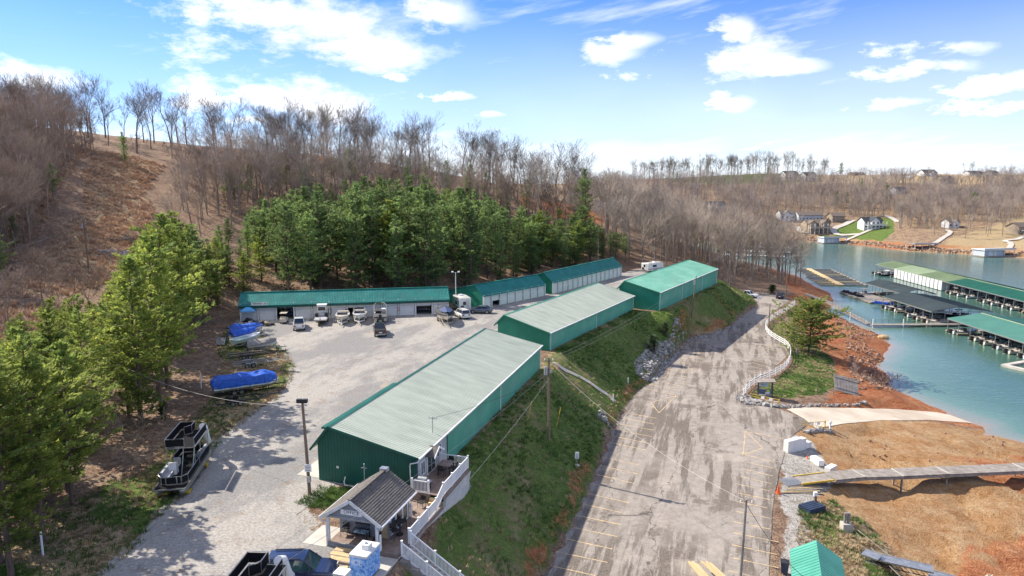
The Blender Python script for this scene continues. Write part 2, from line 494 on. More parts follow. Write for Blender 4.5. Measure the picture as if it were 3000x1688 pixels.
# far shore and its hill
for (u, v, D) in [(1900, 592, 440), (2050, 583, 440), (2190, 563, 450), (2280, 585, 405), (2120, 598, 422), (2400, 618, 372), (2500, 622, 362), (2575, 628, 350), (2400, 590, 400), (2560, 585, 395), (1850, 540, 470), (2050, 545, 480), (2300, 540, 460), (2500, 540, 440), (1800, 500, 530), (2000, 500, 530), (2200, 505, 520), (2400, 505, 500), (2575, 505, 490),
                  (1700, 470, 600), (1850, 458, 620), (2000, 452, 630), (2100, 450, 625), (2200, 446, 630), (2330, 443, 620), (2460, 441, 640), (2575, 441, 630), (1750, 452, 660), (1840, 440, 680), (1950, 436, 680), (2060, 440, 670), (2300, 437, 670), (2480, 436, 680), (2700, 438, 640), (2850, 470, 500), (2850, 440, 650), (1600, 450, 700), (1500, 470, 640), (1450, 480, 560), (1550, 500, 540)]:
    CT.append(ZD('V', u, v, D))
for a in range(-70, 80, 10):
    for D, z in ((900, 12), (1500, 4), (3200, 0)):
        CT.append((D * math.sin(rad(a)), D * math.cos(rad(a)), z))
CT += [(-600, 100, 40), (-1500, 0, 20), (1500, 0, -5), (600, 60, -14), (900, 100, -10), (0, -200, 0), (60, 0, -9), (-80, 0, 6), (300, -100, -12), (10, 20, -7)]
CTA = np.array(CT)
_, ui = np.unique(np.round(CTA[:, :2] / 2.2).astype(int), axis=0, return_index=True)
CTA = CTA[np.sort(ui)]
def _solve():
    P = CTA[:, :2]
    n = len(P)
    K = np.sqrt(((P[:, None] - P[None]) ** 2).sum(-1))
    K += np.eye(n) * -.9
    A = np.zeros((n + 1, n + 1))
    A[:n, :n] = K; A[:n, n] = 1; A[n, :n] = 1
    return np.linalg.solve(A, np.append(CTA[:, 2], 0))
RW = _solve()
def sdf(poly, X, Y):
    """signed distance, positive inside"""
    d = np.full(X.shape, 1e9)
    ins = np.zeros(X.shape, bool)
    n = len(poly)
    for i in range(n):
        ax, ay = poly[i]; bx, by = poly[(i + 1) % n]
        ex, ey = bx - ax, by - ay
        t = np.clip(((X - ax) * ex + (Y - ay) * ey) / (ex * ex + ey * ey + 1e-12), 0, 1)
        d = np.minimum(d, (X - ax - t * ex) ** 2 + (Y - ay - t * ey) ** 2)
        if ay != by:
            c = ((ay > Y) != (by > Y)) & (X < ex * (Y - ay) / (by - ay) + ax)
            ins ^= c
    return np.where(ins, 1, -1) * np.sqrt(d)
def sst(v, a, b):
    t = np.clip((v - a) / (b - a), 0, 1)
    return t * t * (3 - 2 * t)
def _hash(i, j, s):
    h = (i * 374761393 + j * 668265263 + s * 974634777) & 0xffffffff
    h = ((h ^ (h >> 13)) * 1274126177) & 0xffffffff
    return ((h ^ (h >> 16)) & 0xffff) / 65535.0
def vnoise(X, Y, s=0):
    i = np.floor(X).astype(np.int64); j = np.floor(Y).astype(np.int64)
    fx = X - i; fy = Y - j
    fx = fx * fx * (3 - 2 * fx); fy = fy * fy * (3 - 2 * fy)
    a = _hash(i, j, s); b = _hash(i + 1, j, s); c = _hash(i, j + 1, s); d = _hash(i + 1, j + 1, s)
    return (a * (1 - fx) + b * fx) * (1 - fy) + (c * (1 - fx) + d * fx) * fy
def fbm(X, Y, sc, o=4, s=0):
    v = 0; a = .5; t = 0
    for k in range(o):
        v = v + a * vnoise(X / sc, Y / sc, s + k); t += a
        a *= .5; sc *= .5
    return v / t
def rbf(X, Y):
    out = np.empty(X.shape)
    Xf, Yf, of = X.ravel(), Y.ravel(), out.ravel()
    for i in range(0, len(Xf), 20000):
        x, y = Xf[i:i + 20000], Yf[i:i + 20000]
        K = np.sqrt((x[:, None] - CTA[None, :, 0]) ** 2 + (y[:, None] - CTA[None, :, 1]) ** 2)
        of[i:i + 20000] = K @ RW[:-1] + RW[-1]
    return of.reshape(X.shape)
RAMP = [G('Q4', x, y, z) for x, y, z in [(215, 420, -7), (330, 405, -7.4), (620, 405, -8.7), (900, 407, -9.9), (1150, 427, -11.0), (1330, 470, -11.6), (1480, 520, -12.0), (1330, 508, -11.5), (1100, 495, -10.6), (800, 505, -9.3), (560, 540, -8.2), (480, 552, -7.6), (400, 540, -7.1), (330, 480, -7)]]
def ramp_z(X, Y): return -6.99 - 4.75 * np.clip(((X - 41) * .954 + (Y - 93) * .298) / 33.5, 0, 1.15)
COVE = [(27, 36), (30, 60), (33, 75), (38, 87), (46, 94), (60, 97), (75, 99), (90, 98), (100, 80), (90, 30)]
def H(X, Y):
    X = np.asarray(X, float); Y = np.asarray(Y, float)
    h = rbf(X, Y)
    sp = sdf(PAD, X, Y)
    sr = sdf(ROAD, X, Y)
    wp = sst(sp, -1.2, .2); wr = sst(sr, -1.0, .1)
    far = sst(np.maximum(sp, sr), -1, -9)
    h = h + far * ((fbm(X, Y, 14, 4, 3) - .5) * 1.5 + (fbm(X, Y, 3, 3, 9) - .5) * .35) * np.where(h > ZW + .6, 1, .35)
    # gullies on the bare lake shore
    cv = sst(sdf(COVE, X, Y), -2, 5)
    gl = np.abs(fbm(X + .5 * Y, Y * 1.8 - X * .25, 11, 4, 21) - .5)
    h = h - cv * (1 - sst(gl, 0, .07)) * .75
    bank = sst(X, 45, 56) * sst(h, ZL - .6, ZL - 1.8) * sst(h, ZW - .5, ZW + .5) * sst(Y, 100, 106) * sst(Y, 235, 215)
    h = h + bank * (np.abs(fbm(X, Y, 7, 4, 31) - .5) * 2.0 - .3 + fbm(X * 1.0, Y * 2.2, 3, 3, 5) * .4)
    wq = sst(sdf(RAMP, X, Y), -2.2, .1)
    h = h * (1 - wq) + ramp_z(X, Y) * wq
    h = h * (1 - wp)
    h = h * (1 - wr) + ZL * wr
    return h
def Hs(x, y):
    return float(H(np.array([x]), np.array([y]))[0])
def GT(r, x, y, tmin=30, tmax=900):
    d = ray(r, x, y)
    t = np.concatenate([np.linspace(tmin, 300, 500), np.linspace(301, tmax, 300)])
    z = H(d[0] * t, d[1] * t)
    k = np.argmax(CZ + d[2] * t < z)
    if k == 0: k = len(t) - 1
    return (d[0] * t[k], d[1] * t[k], float(z[k]))

def axis_pts(lo, hi, a, b, fine, mids, grow=1.14):
    """fine between a and b, wider steps outside"""
    r = list(np.arange(a, b, fine))
    x, st = b, fine
    for lim, s in mids[1]:
        while x < lim: r.append(x); x += s
        st = s
    while x < hi: r.append(x); st *= grow; x += st
    r.append(hi)
    x, st = a, fine
    left = []
    for lim, s in mids[0]:
        while x - s > lim: x -= s; left.append(x)
        st = s
    while x > lo: st *= grow; x -= st; left.append(x)
    return np.array(sorted(set(left)) + r)
XS = axis_pts(-3500, 4000, -72, 92, 1.15, ([(-230, 3.0)], [(300, 3.4), (520, 7)]))
YS = axis_pts(-60, 5000, 36, 214, 1.15, ([(10, 3.0)], [(480, 3.0), (720, 6)]))
GX, GY = np.meshgrid(XS, YS)
GH = H(GX, GY)
EMB = [(-9.5, 33), (-7.5, 44), (-5.6, 49.5), (-7.9, 53.4), (4.0, 92.6), (4.4, 97), (5.6, 101.9), (24.6, 136.0), (29.3, 134.3), (52.0, 171.4), (50, 180)] + [(60, 196)] + list(reversed(ROADL))
POLEG = [(-17.9, 52.0), (-16.6, 55.2), (-13.0, 54.8), (-12.0, 52.2), (-14.5, 50.6)]
STRIP = [(-26, 30), (-26.5, 52), (-28.4, 66), (-27.6, 79), (-29.5, 92.8), (-38, 108), (-46, 120), (-52, 122), (-47, 106), (-41, 92), (-36.5, 80), (-35, 70), (-34.5, 60), (-36, 50), (-37, 30)]
LAWN = [(36, 100), (43, 101.5), (49.5, 104.5), (54.5, 110), (58, 118), (62, 128), (63, 140), (64, 152), (62, 160), (56, 146), (55, 134), (52, 122), (46, 113), (40, 107)]
SHEDGRASS = [(24, 44), (26, 58), (29.5, 66), (34, 68), (36, 63), (34, 56), (37, 52), (38, 44)]
GRAVR = [(21, 40), (24, 56), (27, 64), (30, 73), (33.5, 82), (36, 86), (38.5, 84), (38, 76), (35, 70), (30, 66), (28, 58), (26.5, 48), (26, 40)]
PATHC = [(-82, 112), (-78, 120), (-82, 140), (-84, 150), (-92, 178), (-108, 205), (-116, 232), (-142, 240), (-128, 205), (-112, 180), (-108, 160), (-100, 140), (-96, 115)]
LAWNF = [GL('V', [(2095, 575), (2140, 570), (2245, 570), (2250, 583), (2170, 598), (2110, 595)], -5), GL('V', [(2000, 592), (2060, 590), (2090, 590), (2040, 600), (2000, 602)], -8), GL('V', [(2390, 600), (2575, 585), (2640, 590), (2640, 630), (2500, 628), (2400, 622), (2370, 618)], -7)]
def far_poly(pts, D):
    return [ZD('V', u, v, d)[:2] for (u, v), d in zip(pts, D)]
FIELDG = far_poly([(1800, 462), (1900, 452), (1965, 452), (2060, 456), (2060, 450), (1900, 440), (1790, 442)], [600, 610, 615, 610, 690, 720, 720])
FIELDD = far_poly([(2040, 458), (2200, 462), (2400, 480), (2575, 478), (2720, 476), (2720, 440), (2575, 438), (2300, 436), (2060, 440)], [608, 600, 560, 560, 560, 720, 720, 720, 720])
def build_ground():
    X, Y, Hh = GX, GY, GH.copy()
    for poly in (YARD, ROAD):
        Hh -= .35 * sst(sdf(poly, X, Y), .5, 2.2)
    Hh -= .22 * sst(sdf(RAMP, X, Y), .3, 1.4)
    ny, nx = X.shape
    v = np.stack([X, Y, Hh], -1).reshape(-1, 3)
    idx = np.arange(nx * ny).reshape(ny, nx)
    f = np.stack([idx[:-1, :-1], idx[:-1, 1:], idx[1:, 1:], idx[1:, :-1]], -1).reshape(-1, 4)
    me = bpy.data.meshes.new('ground')
    me.vertices.add(len(v)); me.vertices.foreach_set('co', v.ravel())
    me.loops.add(f.size); me.loops.foreach_set('vertex_index', f.ravel())
    me.polygons.add(len(f)); me.polygons.foreach_set('loop_start', np.arange(0, f.size, 4)); me.polygons.foreach_set('loop_total', np.full(len(f), 4))
    me.update(calc_edges=True); me.shade_smooth()
    w = (fbm(X, Y, 6, 4, 50) - .5) * 5
    S = lambda p, a=-1.5, b=1.5, k=1.0: sst(sdf(p, X, Y) + w * k, a, b)
    emb = S(EMB, -.6, .8, .25)
    dry_n = fbm(X, Y, 9, 4, 61)
    green = emb * (.95 - .42 * sst(dry_n, .46, .66))
    dry = emb * (.42 + .4 * sst(dry_n, .44, .6))
    red = emb * np.maximum(sst(sdf(ROAD, X, Y) + w * .5, -2.4, -.4), sst(X, 36, 52) * sst(Y, 130, 150) * sst(fbm(X, Y, 8, 3, 70), .38, .55) * .8)
    st = S(STRIP, -1, 1.5, .6)
    green = np.maximum(green, st * sst(fbm(X, Y, 5, 4, 77), .44, .6) * .85)
    dry = np.maximum(dry, st * .55)
    pg_ = S(POLEG, -.3, .5, .15); green = np.maximum(green, pg_ * .8); dry = np.maximum(dry, pg_ * .6)
    lw = S(LAWN, -.6, .8, .3)
    green = np.maximum(green, lw * .75); dry = np.maximum(dry, lw * .65)
    sg = S(SHEDGRASS, -1, 1.2, .7)
    green = np.maximum(green, sg * sst(fbm(X, Y, 3, 3, 12), .45, .6) * .9); dry = np.maximum(dry, sg * .8)
    pc = S(PATHC, -4, 4, 1)
    dry = np.maximum(dry, pc * .5)
    clay_p = pc * .42 * sst(fbm(X, Y, 9, 4, 33), .38, .6)
    cove = S(COVE, -2, 2, .6) * (1 - sg)
    low = sst(Hh, ZL - .3, ZL - 1.3) * sst(X, 28, 34) * sst(Y, 300, 240)
    clay = np.maximum(low * (1 - lw) * sst(Y, 96, 103), red * .55)
    clay = np.maximum(clay, clay_p)
    clay = np.maximum(clay, cove * .85 * sst(fbm(X, Y, 10, 4, 91) + .010 * (X - 50) - .008 * (Y - 62), .46, .60))
    farsh = sst(Hh + w * .25, ZW + 3.2, ZW + 1.6) * sst(Y, 300, 330) * sst(X, 100, 140)
    clay = np.maximum(clay, farsh * sst(fbm(X, Y, 22, 3, 5), .45, .65) * .6)
    tan = np.maximum(cove * .95, farsh * .85)
    for p in LAWNF[:2]: green = np.maximum(green, S(p, -2, 2, .3))
    l3 = S(LAWNF[2], -3, 3, .8); dry = np.maximum(dry, l3 * .9); green = np.maximum(green, l3 * .25)
    green = np.maximum(green, S(FIELDG, -8, 8, 1)); fd = S(FIELDD, -10, 10, 2); dry = np.maximum(dry, fd); green = np.maximum(green, fd * .22 * sst(fbm(X, Y, 50, 2, 4), .45, .6))
    fr_ = sst(Y, 320, 380); dry = np.maximum(dry, .42 * fr_)
    top_ = sst(Hh, 21, 25) * sst(Y, 560, 600) * sst(X, 120, 170)
    dry = np.maximum(dry, top_); green = np.maximum(green, top_ * sst(X - .42 * Y, 10, -10) * .9)
    clay = np.maximum(clay, fd * .35 * sst(fbm(X, Y, 60, 3, 8), .52, .62))
    crest = sst(np.hypot(X - 20, Y - 265), 26, 8) + sst(np.hypot(X + 78, Y - 292), 26, 8) * .8
    clay = np.maximum(clay, np.clip(crest, 0, .8)); 
    gr = np.maximum(S(GRAVR, -.8, 1, .5) * .9, 0)
    edge = sst(np.abs(sdf(YARD, X, Y)) * 1.0 - w * .15, 1.4, .2) * .8
    gr = np.maximum(gr, edge * (1 - emb) * (1 - pg_))
    ca = me.color_attributes.new('cover', 'FLOAT_COLOR', 'POINT')
    ca.data.foreach_set('color', np.stack([green, dry, clay, tan], -1).astype(np.float32).ravel())
    cb = me.color_attributes.new('cover_b', 'FLOAT_COLOR', 'POINT')
    cb.data.foreach_set('color', np.stack([gr, Hh * 0, Hh * 0, Hh * 0 + 1], -1).astype(np.float32).ravel())
    o = bpy.data.objects.new('ground', me); COL.objects.link(o)
    o['kind'] = 'structure'
    # material
    mt = bpy.data.materials.new('ground_cover'); mt.use_nodes = True
    nt = mt.node_tree; N, L = nt.nodes, nt.links.new
    b = N['Principled BSDF']; b.inputs['Roughness'].default_value = .95; b.inputs['Specular IOR Level'].default_value = .15
    g = N.new('ShaderNodeNewGeometry')
    def nz(scale, detail=5, rough=.62, stretch=None, dist=0):
        n = N.new('ShaderNodeTexNoise'); n.inputs['Scale'].default_value = scale; n.inputs['Detail'].default_value = detail; n.inputs['Roughness'].default_value = rough
        n.inputs['Distortion'].default_value = dist
        v = g.outputs['Position']
        if stretch:
            mp = N.new('ShaderNodeVectorMath'); mp.operation = 'MULTIPLY'; L(v, mp.inputs[0]); mp.inputs[1].default_value = stretch; v = mp.outputs[0]
        L(v, n.inputs['Vector']); return n.outputs[0]
    def ramp(fac, stops):
        r = N.new('ShaderNodeValToRGB'); els = r.color_ramp.elements
        while len(els) < len(stops): els.new(.5)
        for e, (p, c) in zip(els, stops): e.position = p; e.color = hexc(c)
        L(fac, r.inputs[0]); return r.outputs[0]
    def mixc(f, a, c):
        m = N.new('ShaderNodeMix'); m.data_type = 'RGBA'; L(f, m.inputs[0]); L(a, m.inputs[6]); L(c, m.inputs[7]); return m.outputs[2]
    def mth(op, a, c, clamp=False):
        m = N.new('ShaderNodeMath'); m.operation = op; m.use_clamp = clamp
        for i, q in enumerate((a, c)):
            if isinstance(q, (int, float)): m.inputs[i].default_value = q
            else: L(q, m.inputs[i])
        return m.outputs[0]
    na, nb, nc, nd = nz(.35, 6), nz(1.5, 6, .72), nz(6, 3, .7), nz(.09, 4)
    fine = mth('ADD', mth('MULTIPLY', mth('SUBTRACT', mth('ADD', mth('MULTIPLY', nb, .6), mth('MULTIPLY', nc, .4)), .5), 1.45), .5)
    litter = mixc(ramp(na, [(.38, (0, 0, 0)), (.62, (1, 1, 1))]), ramp(fine, [(.30, (.085, .050, .034)), (.5, (.20, .122, .082)), (.70, (.37, .25, .165))]), ramp(fine, [(.30, (.12, .082, .058)), (.5, (.27, .19, .13)), (.70, (.44, .33, .225))]))
    green_c = mixc(ramp(na, [(.36, (0, 0, 0)), (.64, (1, 1, 1))]), ramp(fine, [(.3, (.035, .065, .014)), (.5, (.085, .14, .03)), (.7, (.15, .205, .055))]), ramp(fine, [(.3, (.055, .095, .02)), (.5, (.13, .185, .04)), (.7, (.215, .25, .075))]))
    dry_c = ramp(fine, [(.3, (.20, .14, .075)), (.5, (.37, .275, .155)), (.7, (.52, .42, .26))])
    strata = nz(1.0, 5, .65, (.10, .10, 3.2))
    clay_c = mixc(ramp(mth('ADD', mth('MULTIPLY', nd, .4), mth('MULTIPLY', strata, .6)), [(.40, (0, 0, 0)), (.58, (1, 1, 1))]), ramp(fine, [(.25, (.10, .034, .017)), (.5, (.31, .098, .04)), (.72, (.44, .19, .09))]), ramp(fine, [(.25, (.19, .085, .042)), (.5, (.38, .165, .075)), (.72, (.50, .29, .16))]))
    tan_c = mixc(ramp(na, [(.4, (0, 0, 0)), (.62, (1, 1, 1))]), ramp(fine, [(.2, (.16, .085, .038)), (.5, (.33, .175, .076)), (.8, (.46, .285, .145))]), ramp(fine, [(.2, (.22, .135, .07)), (.5, (.40, .26, .14)), (.8, (.53, .39, .24))]))
    grav_c = ramp(fine, [(.3, (.22, .19, .16)), (.5, (.38, .35, .31)), (.68, (.52, .50, .47))])
    at = N.new('ShaderNodeAttribute'); at.attribute_name = 'cover'
    sp = N.new('ShaderNodeSeparateColor'); L(at.outputs['Color'], sp.inputs[0])
    ab = N.new('ShaderNodeAttribute'); ab.attribute_name = 'cover_b'
    sb = N.new('ShaderNodeSeparateColor'); L(ab.outputs['Color'], sb.inputs[0])
    br = mth('MULTIPLY', mth('SUBTRACT', mth('ADD', mth('MULTIPLY', nb, .6), mth('MULTIPLY', na, .4)), .5), 3.4)
    def cov(m):
        t = mth('ADD', m, mth('MULTIPLY', br, mth('MULTIPLY', m, mth('SUBTRACT', 1.35, m))))
        s = N.new('ShaderNodeMapRange'); s.interpolation_type = 'SMOOTHSTEP'; L(t, s.inputs[0]); s.inputs['From Min'].default_value = .34; s.inputs['From Max'].default_value = .62
        return s.outputs[0]
    c = mixc(cov(sp.outputs[1]), litter, dry_c)
    c = mixc(cov(sp.outputs[0]), c, green_c)
    c = mixc(cov(at.outputs['Alpha']), c, tan_c)
    c = mixc(cov(sp.outputs[2]), c, clay_c)
    c = mixc(cov(sb.outputs[0]), c, grav_c)
    L(c, b.inputs['Base Color'])
    bp = N.new('ShaderNodeBump'); bp.inputs['Strength'].default_value = 1.0; bp.inputs['Distance'].default_value = .3
    L(fine, bp.inputs['Height']); L(bp.outputs[0], b.inputs['Normal'])
    me.materials.append(mt)
    return o
GROUND = build_ground()

def jag(pts, step, amp, seed, closed=True):
    """dense, slightly ragged outline"""
    P = along(pts + [pts[0]] if closed else pts, step)
    if closed: P = P[:-1]
    A = np.array(P)
    s = np.arange(len(A)) * step
    n1 = fbm(A[:, 0] + seed, A[:, 1], 5, 3, seed) - .5
    n2 = fbm(A[:, 0], A[:, 1] + seed, 5, 3, seed + 9) - .5
    return [(x + a * amp * 2, y + c * amp * 2) for (x, y), a, c in zip(P, n1, n2)]
def sheet(name, outline, grid, zf, material, holes=(), thick=0.0):
    """a draped sheet with its own outline"""
    xs = np.array(outline)
    x0, y0 = xs.min(0); x1, y1 = xs.max(0)
    gx, gy = np.meshgrid(np.arange(x0, x1, grid), np.arange(y0, y1, grid))
    gx = gx + (np.arange(gx.shape[0]) % 2)[:, None] * grid * .5
    d = sdf(outline, gx, gy)
    pts = [Vector(p) for p in outline] + [Vector((a, c)) for a, c in zip(gx[d > grid * .4], gy[d > grid * .4])]
    n = len(outline)
    r = delaunay_2d_cdt(pts, [(i, (i + 1) % n) for i in range(n)], [list(range(n))], 1, 1e-4)
    V = np.array([(p.x, p.y) for p in r[0]])
    z = zf(V[:, 0], V[:, 1])
    mb = MB()
    mb.v = [(a, c, e) for (a, c), e in zip(V, z)]
    mb.f = [tuple(f) for f in r[2]]; mb.m = [0] * len(mb.f)
    o = mb.build(name, material, smooth=True)
    me = o.data
    nr = np.empty(len(me.polygons) * 3); me.polygons.foreach_get('normal', nr)
    if nr[2::3].sum() < 0: me.flip_normals()
    o['kind'] = 'structure'
    return o

def surf_mat(name, light, dark, build):
    mt = bpy.data.materials.new(name); mt.use_nodes = True
    nt = mt.node_tree; N, L = nt.nodes, nt.links.new
    b = N['Principled BSDF']; b.inputs['Roughness'].default_value = .9; b.inputs['Specular IOR Level'].default_value = .2
    g = N.new('ShaderNodeNewGeometry')
    def nz(scale, detail=5, rough=.6, stretch=None, rot=0, dist=0):
        v = g.outputs['Position']
        if rot:
            r = N.new('ShaderNodeVectorRotate'); r.rotation_type = 'Z_AXIS'; r.inputs['Angle'].default_value = rot; L(v, r.inputs['Vector']); v = r.outputs[0]
        if stretch:
            mp = N.new('ShaderNodeVectorMath'); mp.operation = 'MULTIPLY'; L(v, mp.inputs[0]); mp.inputs[1].default_value = stretch; v = mp.outputs[0]
        n = N.new('ShaderNodeTexNoise'); n.inputs['Scale'].default_value = scale; n.inputs['Detail'].default_value = detail; n.inputs['Roughness'].default_value = rough; n.inputs['Distortion'].default_value = dist
        L(v, n.inputs['Vector']); return n.outputs[0]
    def step(v, a, c, to=1.0):
        s = N.new('ShaderNodeMapRange'); s.interpolation_type = 'SMOOTHSTEP'; L(v, s.inputs[0]); s.inputs['From Min'].default_value = a; s.inputs['From Max'].default_value = c; s.inputs['To Max'].default_value = to; return s.outputs[0]
    def mixc(f, a, c):
        m = N.new('ShaderNodeMix'); m.data_type = 'RGBA'
        for i, q in ((0, f), (6, a), (7, c)):
            if isinstance(q, tuple): m.inputs[i].default_value = hexc(q)
            elif isinstance(q, (int, float)): m.inputs[i].default_value = q
            else: L(q, m.inputs[i])
        return m.outputs[2]
    def cracks(scale, width, rot=0, stretch=None):
        v = g.outputs['Position']
        n = N.new('ShaderNodeTexNoise'); n.inputs['Scale'].default_value = .5; n.inputs['Detail'].default_value = 6; L(v, n.inputs['Vector'])
        sc = N.new('ShaderNodeVectorMath'); sc.operation = 'MULTIPLY'; L(n.outputs['Color'], sc.inputs[0]); sc.inputs[1].default_value = (3.2, 3.2, 0)
        ad = N.new('ShaderNodeVectorMath'); L(v, ad.inputs[0]); L(sc.outputs[0], ad.inputs[1]); v = ad.outputs[0]
        if rot:
            r = N.new('ShaderNodeVectorRotate'); r.rotation_type = 'Z_AXIS'; r.inputs['Angle'].default_value = rot; L(v, r.inputs['Vector']); v = r.outputs[0]
        if stretch:
            mp = N.new('ShaderNodeVectorMath'); mp.operation = 'MULTIPLY'; L(v, mp.inputs[0]); mp.inputs[1].default_value = stretch; v = mp.outputs[0]
        vo = N.new('ShaderNodeTexVoronoi'); vo.feature = 'DISTANCE_TO_EDGE'; vo.inputs['Scale'].default_value = scale; vo.voronoi_dimensions = '2D'
        L(v, vo.inputs['Vector'])
        return step(vo.outputs['Distance'], width, 0.0)
    c, h = build(nz, step, mixc, cracks, N, L)
    L(c, b.inputs['Base Color'])
    bp = N.new('ShaderNodeBump'); bp.inputs['Strength'].default_value = .5; bp.inputs['Distance'].default_value = .04
    L(h, bp.inputs['Height']); L(bp.outputs[0], b.inputs['Normal'])
    return mt
RH = math.atan2(.30, .954)       # heading of the lower road
def _asph(nz, step, mixc, cracks, N, L):
    fine = nz(7, 5, .75); med = nz(1.1, 7, .7)
    def mul(a, b):
        m = N.new('ShaderNodeMath'); m.operation = 'MULTIPLY'
        for i, q in enumerate((a, b)):
            if isinstance(q, (int, float)): m.inputs[i].default_value = q
            else: L(q, m.inputs[i])
        return m.outputs[0]
    c = mixc(step(med, .30, .72), (.245, .215, .188), (.34, .305, .27))
    c = mixc(step(fine, .30, .66), mixc(.34, c, (.09, .076, .066)), c)
    big = nz(.06, 5, .6)
    st = nz(.3, 8, .7, (2.3, .2, 1), RH)
    dark = mixc(step(fine, .3, .7), (.075, .062, .052), (.19, .16, .135))
    c = mixc(mul(step(st, .47, .545, .95), step(big, .36, .52)), c, dark)
    c = mixc(step(nz(.19, 7, .7), .57, .61, .75), c, dark)
    c = mixc(mul(step(nz(.16, 5, .62), .55, .66), .4), c, (.40, .345, .295))
    k = mul(cracks(.30, .012), step(nz(.2, 3), .46, .6, .8))
    k3 = N.new('ShaderNodeMath'); k3.operation = 'MAXIMUM'; L(k, k3.inputs[0]); L(mul(cracks(.11, .007, RH, (1.0, .16, 1)), .8), k3.inputs[1])
    c = mixc(k3.outputs[0], c, (.06, .05, .045))
    return c, fine
asphalt = surf_mat('worn_asphalt', None, None, _asph)
def _grav(nz, step, mixc, cracks, N, L):
    fine = nz(5, 6, .78); med = nz(.55, 7, .7)
    c = mixc(step(fine, .28, .70), (.19, .173, .155), (.40, .378, .35))
    lane = mixc(step(fine, .3, .7), (.13, .127, .127), (.245, .238, .235))
    c = mixc(step(nz(.11, 7, .68, (1, .42, 1), rad(18)), .44, .56, .9), c, lane)
    c = mixc(step(med, .53, .66, .8), c, mixc(step(fine, .3, .7), (.13, .10, .08), (.30, .25, .205)))
    c = mixc(step(nz(.3, 6, .65, (1.3, .45, 1), rad(25)), .6, .72, .5), c, (.42, .32, .215))
    return c, fine
gravel = surf_mat('pale_gravel', None, None, _grav)
# the road carries a slab edge; the yard is a ragged gravel sheet
tag(sheet('gravel_yard', jag(YARD, 1.2, .55, 3), 2.2, lambda x, y: x * 0 + .03, gravel))
ROADO = sheet('parking_road', jag(ROAD, 1.0, .22, 5), 2.4, lambda x, y: x * 0 + ZL + .03, asphalt)
sheet('boat_ramp', jag(RAMP, 1.0, .1, 8), 1.4, lambda x, y: ramp_z(x, y) + .05, concrete_ramp)

def build_lake():
    xs = np.concatenate([np.arange(38, 330, 3.0), np.array([345, 370, 420, 500, 640, 900])])
    ys = np.concatenate([np.array([20, 40]), np.arange(56, 480, 3.0), np.array([500, 560, 640])])
    X, Y = np.meshgrid(xs, ys)
    D = ZW - H(X, Y)
    ny, nx = X.shape
    idx = np.arange(nx * ny).reshape(ny, nx)
    keep = (np.maximum.reduce([D[:-1, :-1], D[1:, :-1], D[:-1, 1:], D[1:, 1:]]) > -1.2)
    f = np.stack([idx[:-1, :-1], idx[:-1, 1:], idx[1:, 1:], idx[1:, :-1]], -1)[keep]
    mb = MB(); mb.v = [(a, c, ZW) for a, c in zip(X.ravel(), Y.ravel())]; mb.f = [tuple(q) for q in f]; mb.m = [0] * len(mb.f)
    mt = bpy.data.materials.new('lake_water'); mt.use_nodes = True
    nt = mt.node_tree; N, L = nt.nodes, nt.links.new
    b = N['Principled BSDF']; b.inputs['IOR'].default_value = 1.33
    at = N.new('ShaderNodeAttribute'); at.attribute_name = 'depth'
    g = N.new('ShaderNodeNewGeometry')
    def nz(s, d, st=None):
        n = N.new('ShaderNodeTexNoise'); n.inputs['Scale'].default_value = s; n.inputs['Detail'].default_value = d
        v = g.outputs['Position']
        if st:
            mp = N.new('ShaderNodeVectorMath'); mp.operation = 'MULTIPLY'; L(v, mp.inputs[0]); mp.inputs[1].default_value = st; v = mp.outputs[0]
        L(v, n.inputs['Vector']); return n.outputs[0]
    ad = N.new('ShaderNodeMath'); ad.operation = 'MULTIPLY_ADD'; L(nz(.09, 4), ad.inputs[0]); ad.inputs[1].default_value = .9; L(at.outputs['Fac'], ad.inputs[2])
    r = N.new('ShaderNodeValToRGB'); e = r.color_ramp.elements
    mr = N.new('ShaderNodeMapRange'); mr.inputs['From Min'].default_value = .3; mr.inputs['From Max'].default_value = 4.2; L(ad.outputs[0], mr.inputs[0]); L(mr.outputs[0], r.inputs[0])
    e[0].position = 0; e[0].color = (.30, .20, .14, 1); e[1].position = 1; e[1].color = (.052, .115, .090, 1)
    q = e.new(.12); q.color = (.19, .21, .18, 1); q = e.new(.4); q.color = (.10, .18, .142, 1)
    L(r.outputs[0], b.inputs['Base Color'])
    wr_ = N.new('ShaderNodeMapRange'); wr_.inputs['From Min'].default_value = .4; wr_.inputs['From Max'].default_value = .62; wr_.inputs['To Min'].default_value = .025; wr_.inputs['To Max'].default_value = .13; L(nz(.035, 5, (1, .35, 1)), wr_.inputs[0]); L(wr_.outputs[0], b.inputs['Roughness'])
    bp = N.new('ShaderNodeBump'); bp.inputs['Strength'].default_value = .26; bp.inputs['Distance'].default_value = .25
    s = N.new('ShaderNodeMath'); s.operation = 'ADD'; L(nz(1.1, 4, (1, 1.6, 1)), s.inputs[0])
    s2 = N.new('ShaderNodeMath'); s2.operation = 'MULTIPLY'; L(nz(.22, 3), s2.inputs[0]); s2.inputs[1].default_value = 1.2; L(s2.outputs[0], s.inputs[1])
    L(s.outputs[0], bp.inputs['Height']); L(bp.outputs[0], b.inputs['Normal'])
    o = mb.build('lake', mt, smooth=True)
    a = o.data.attributes.new('depth', 'FLOAT', 'POINT'); a.data.foreach_set('value', D.astype(np.float32).ravel())
    o['kind'] = 'structure'
build_lake()

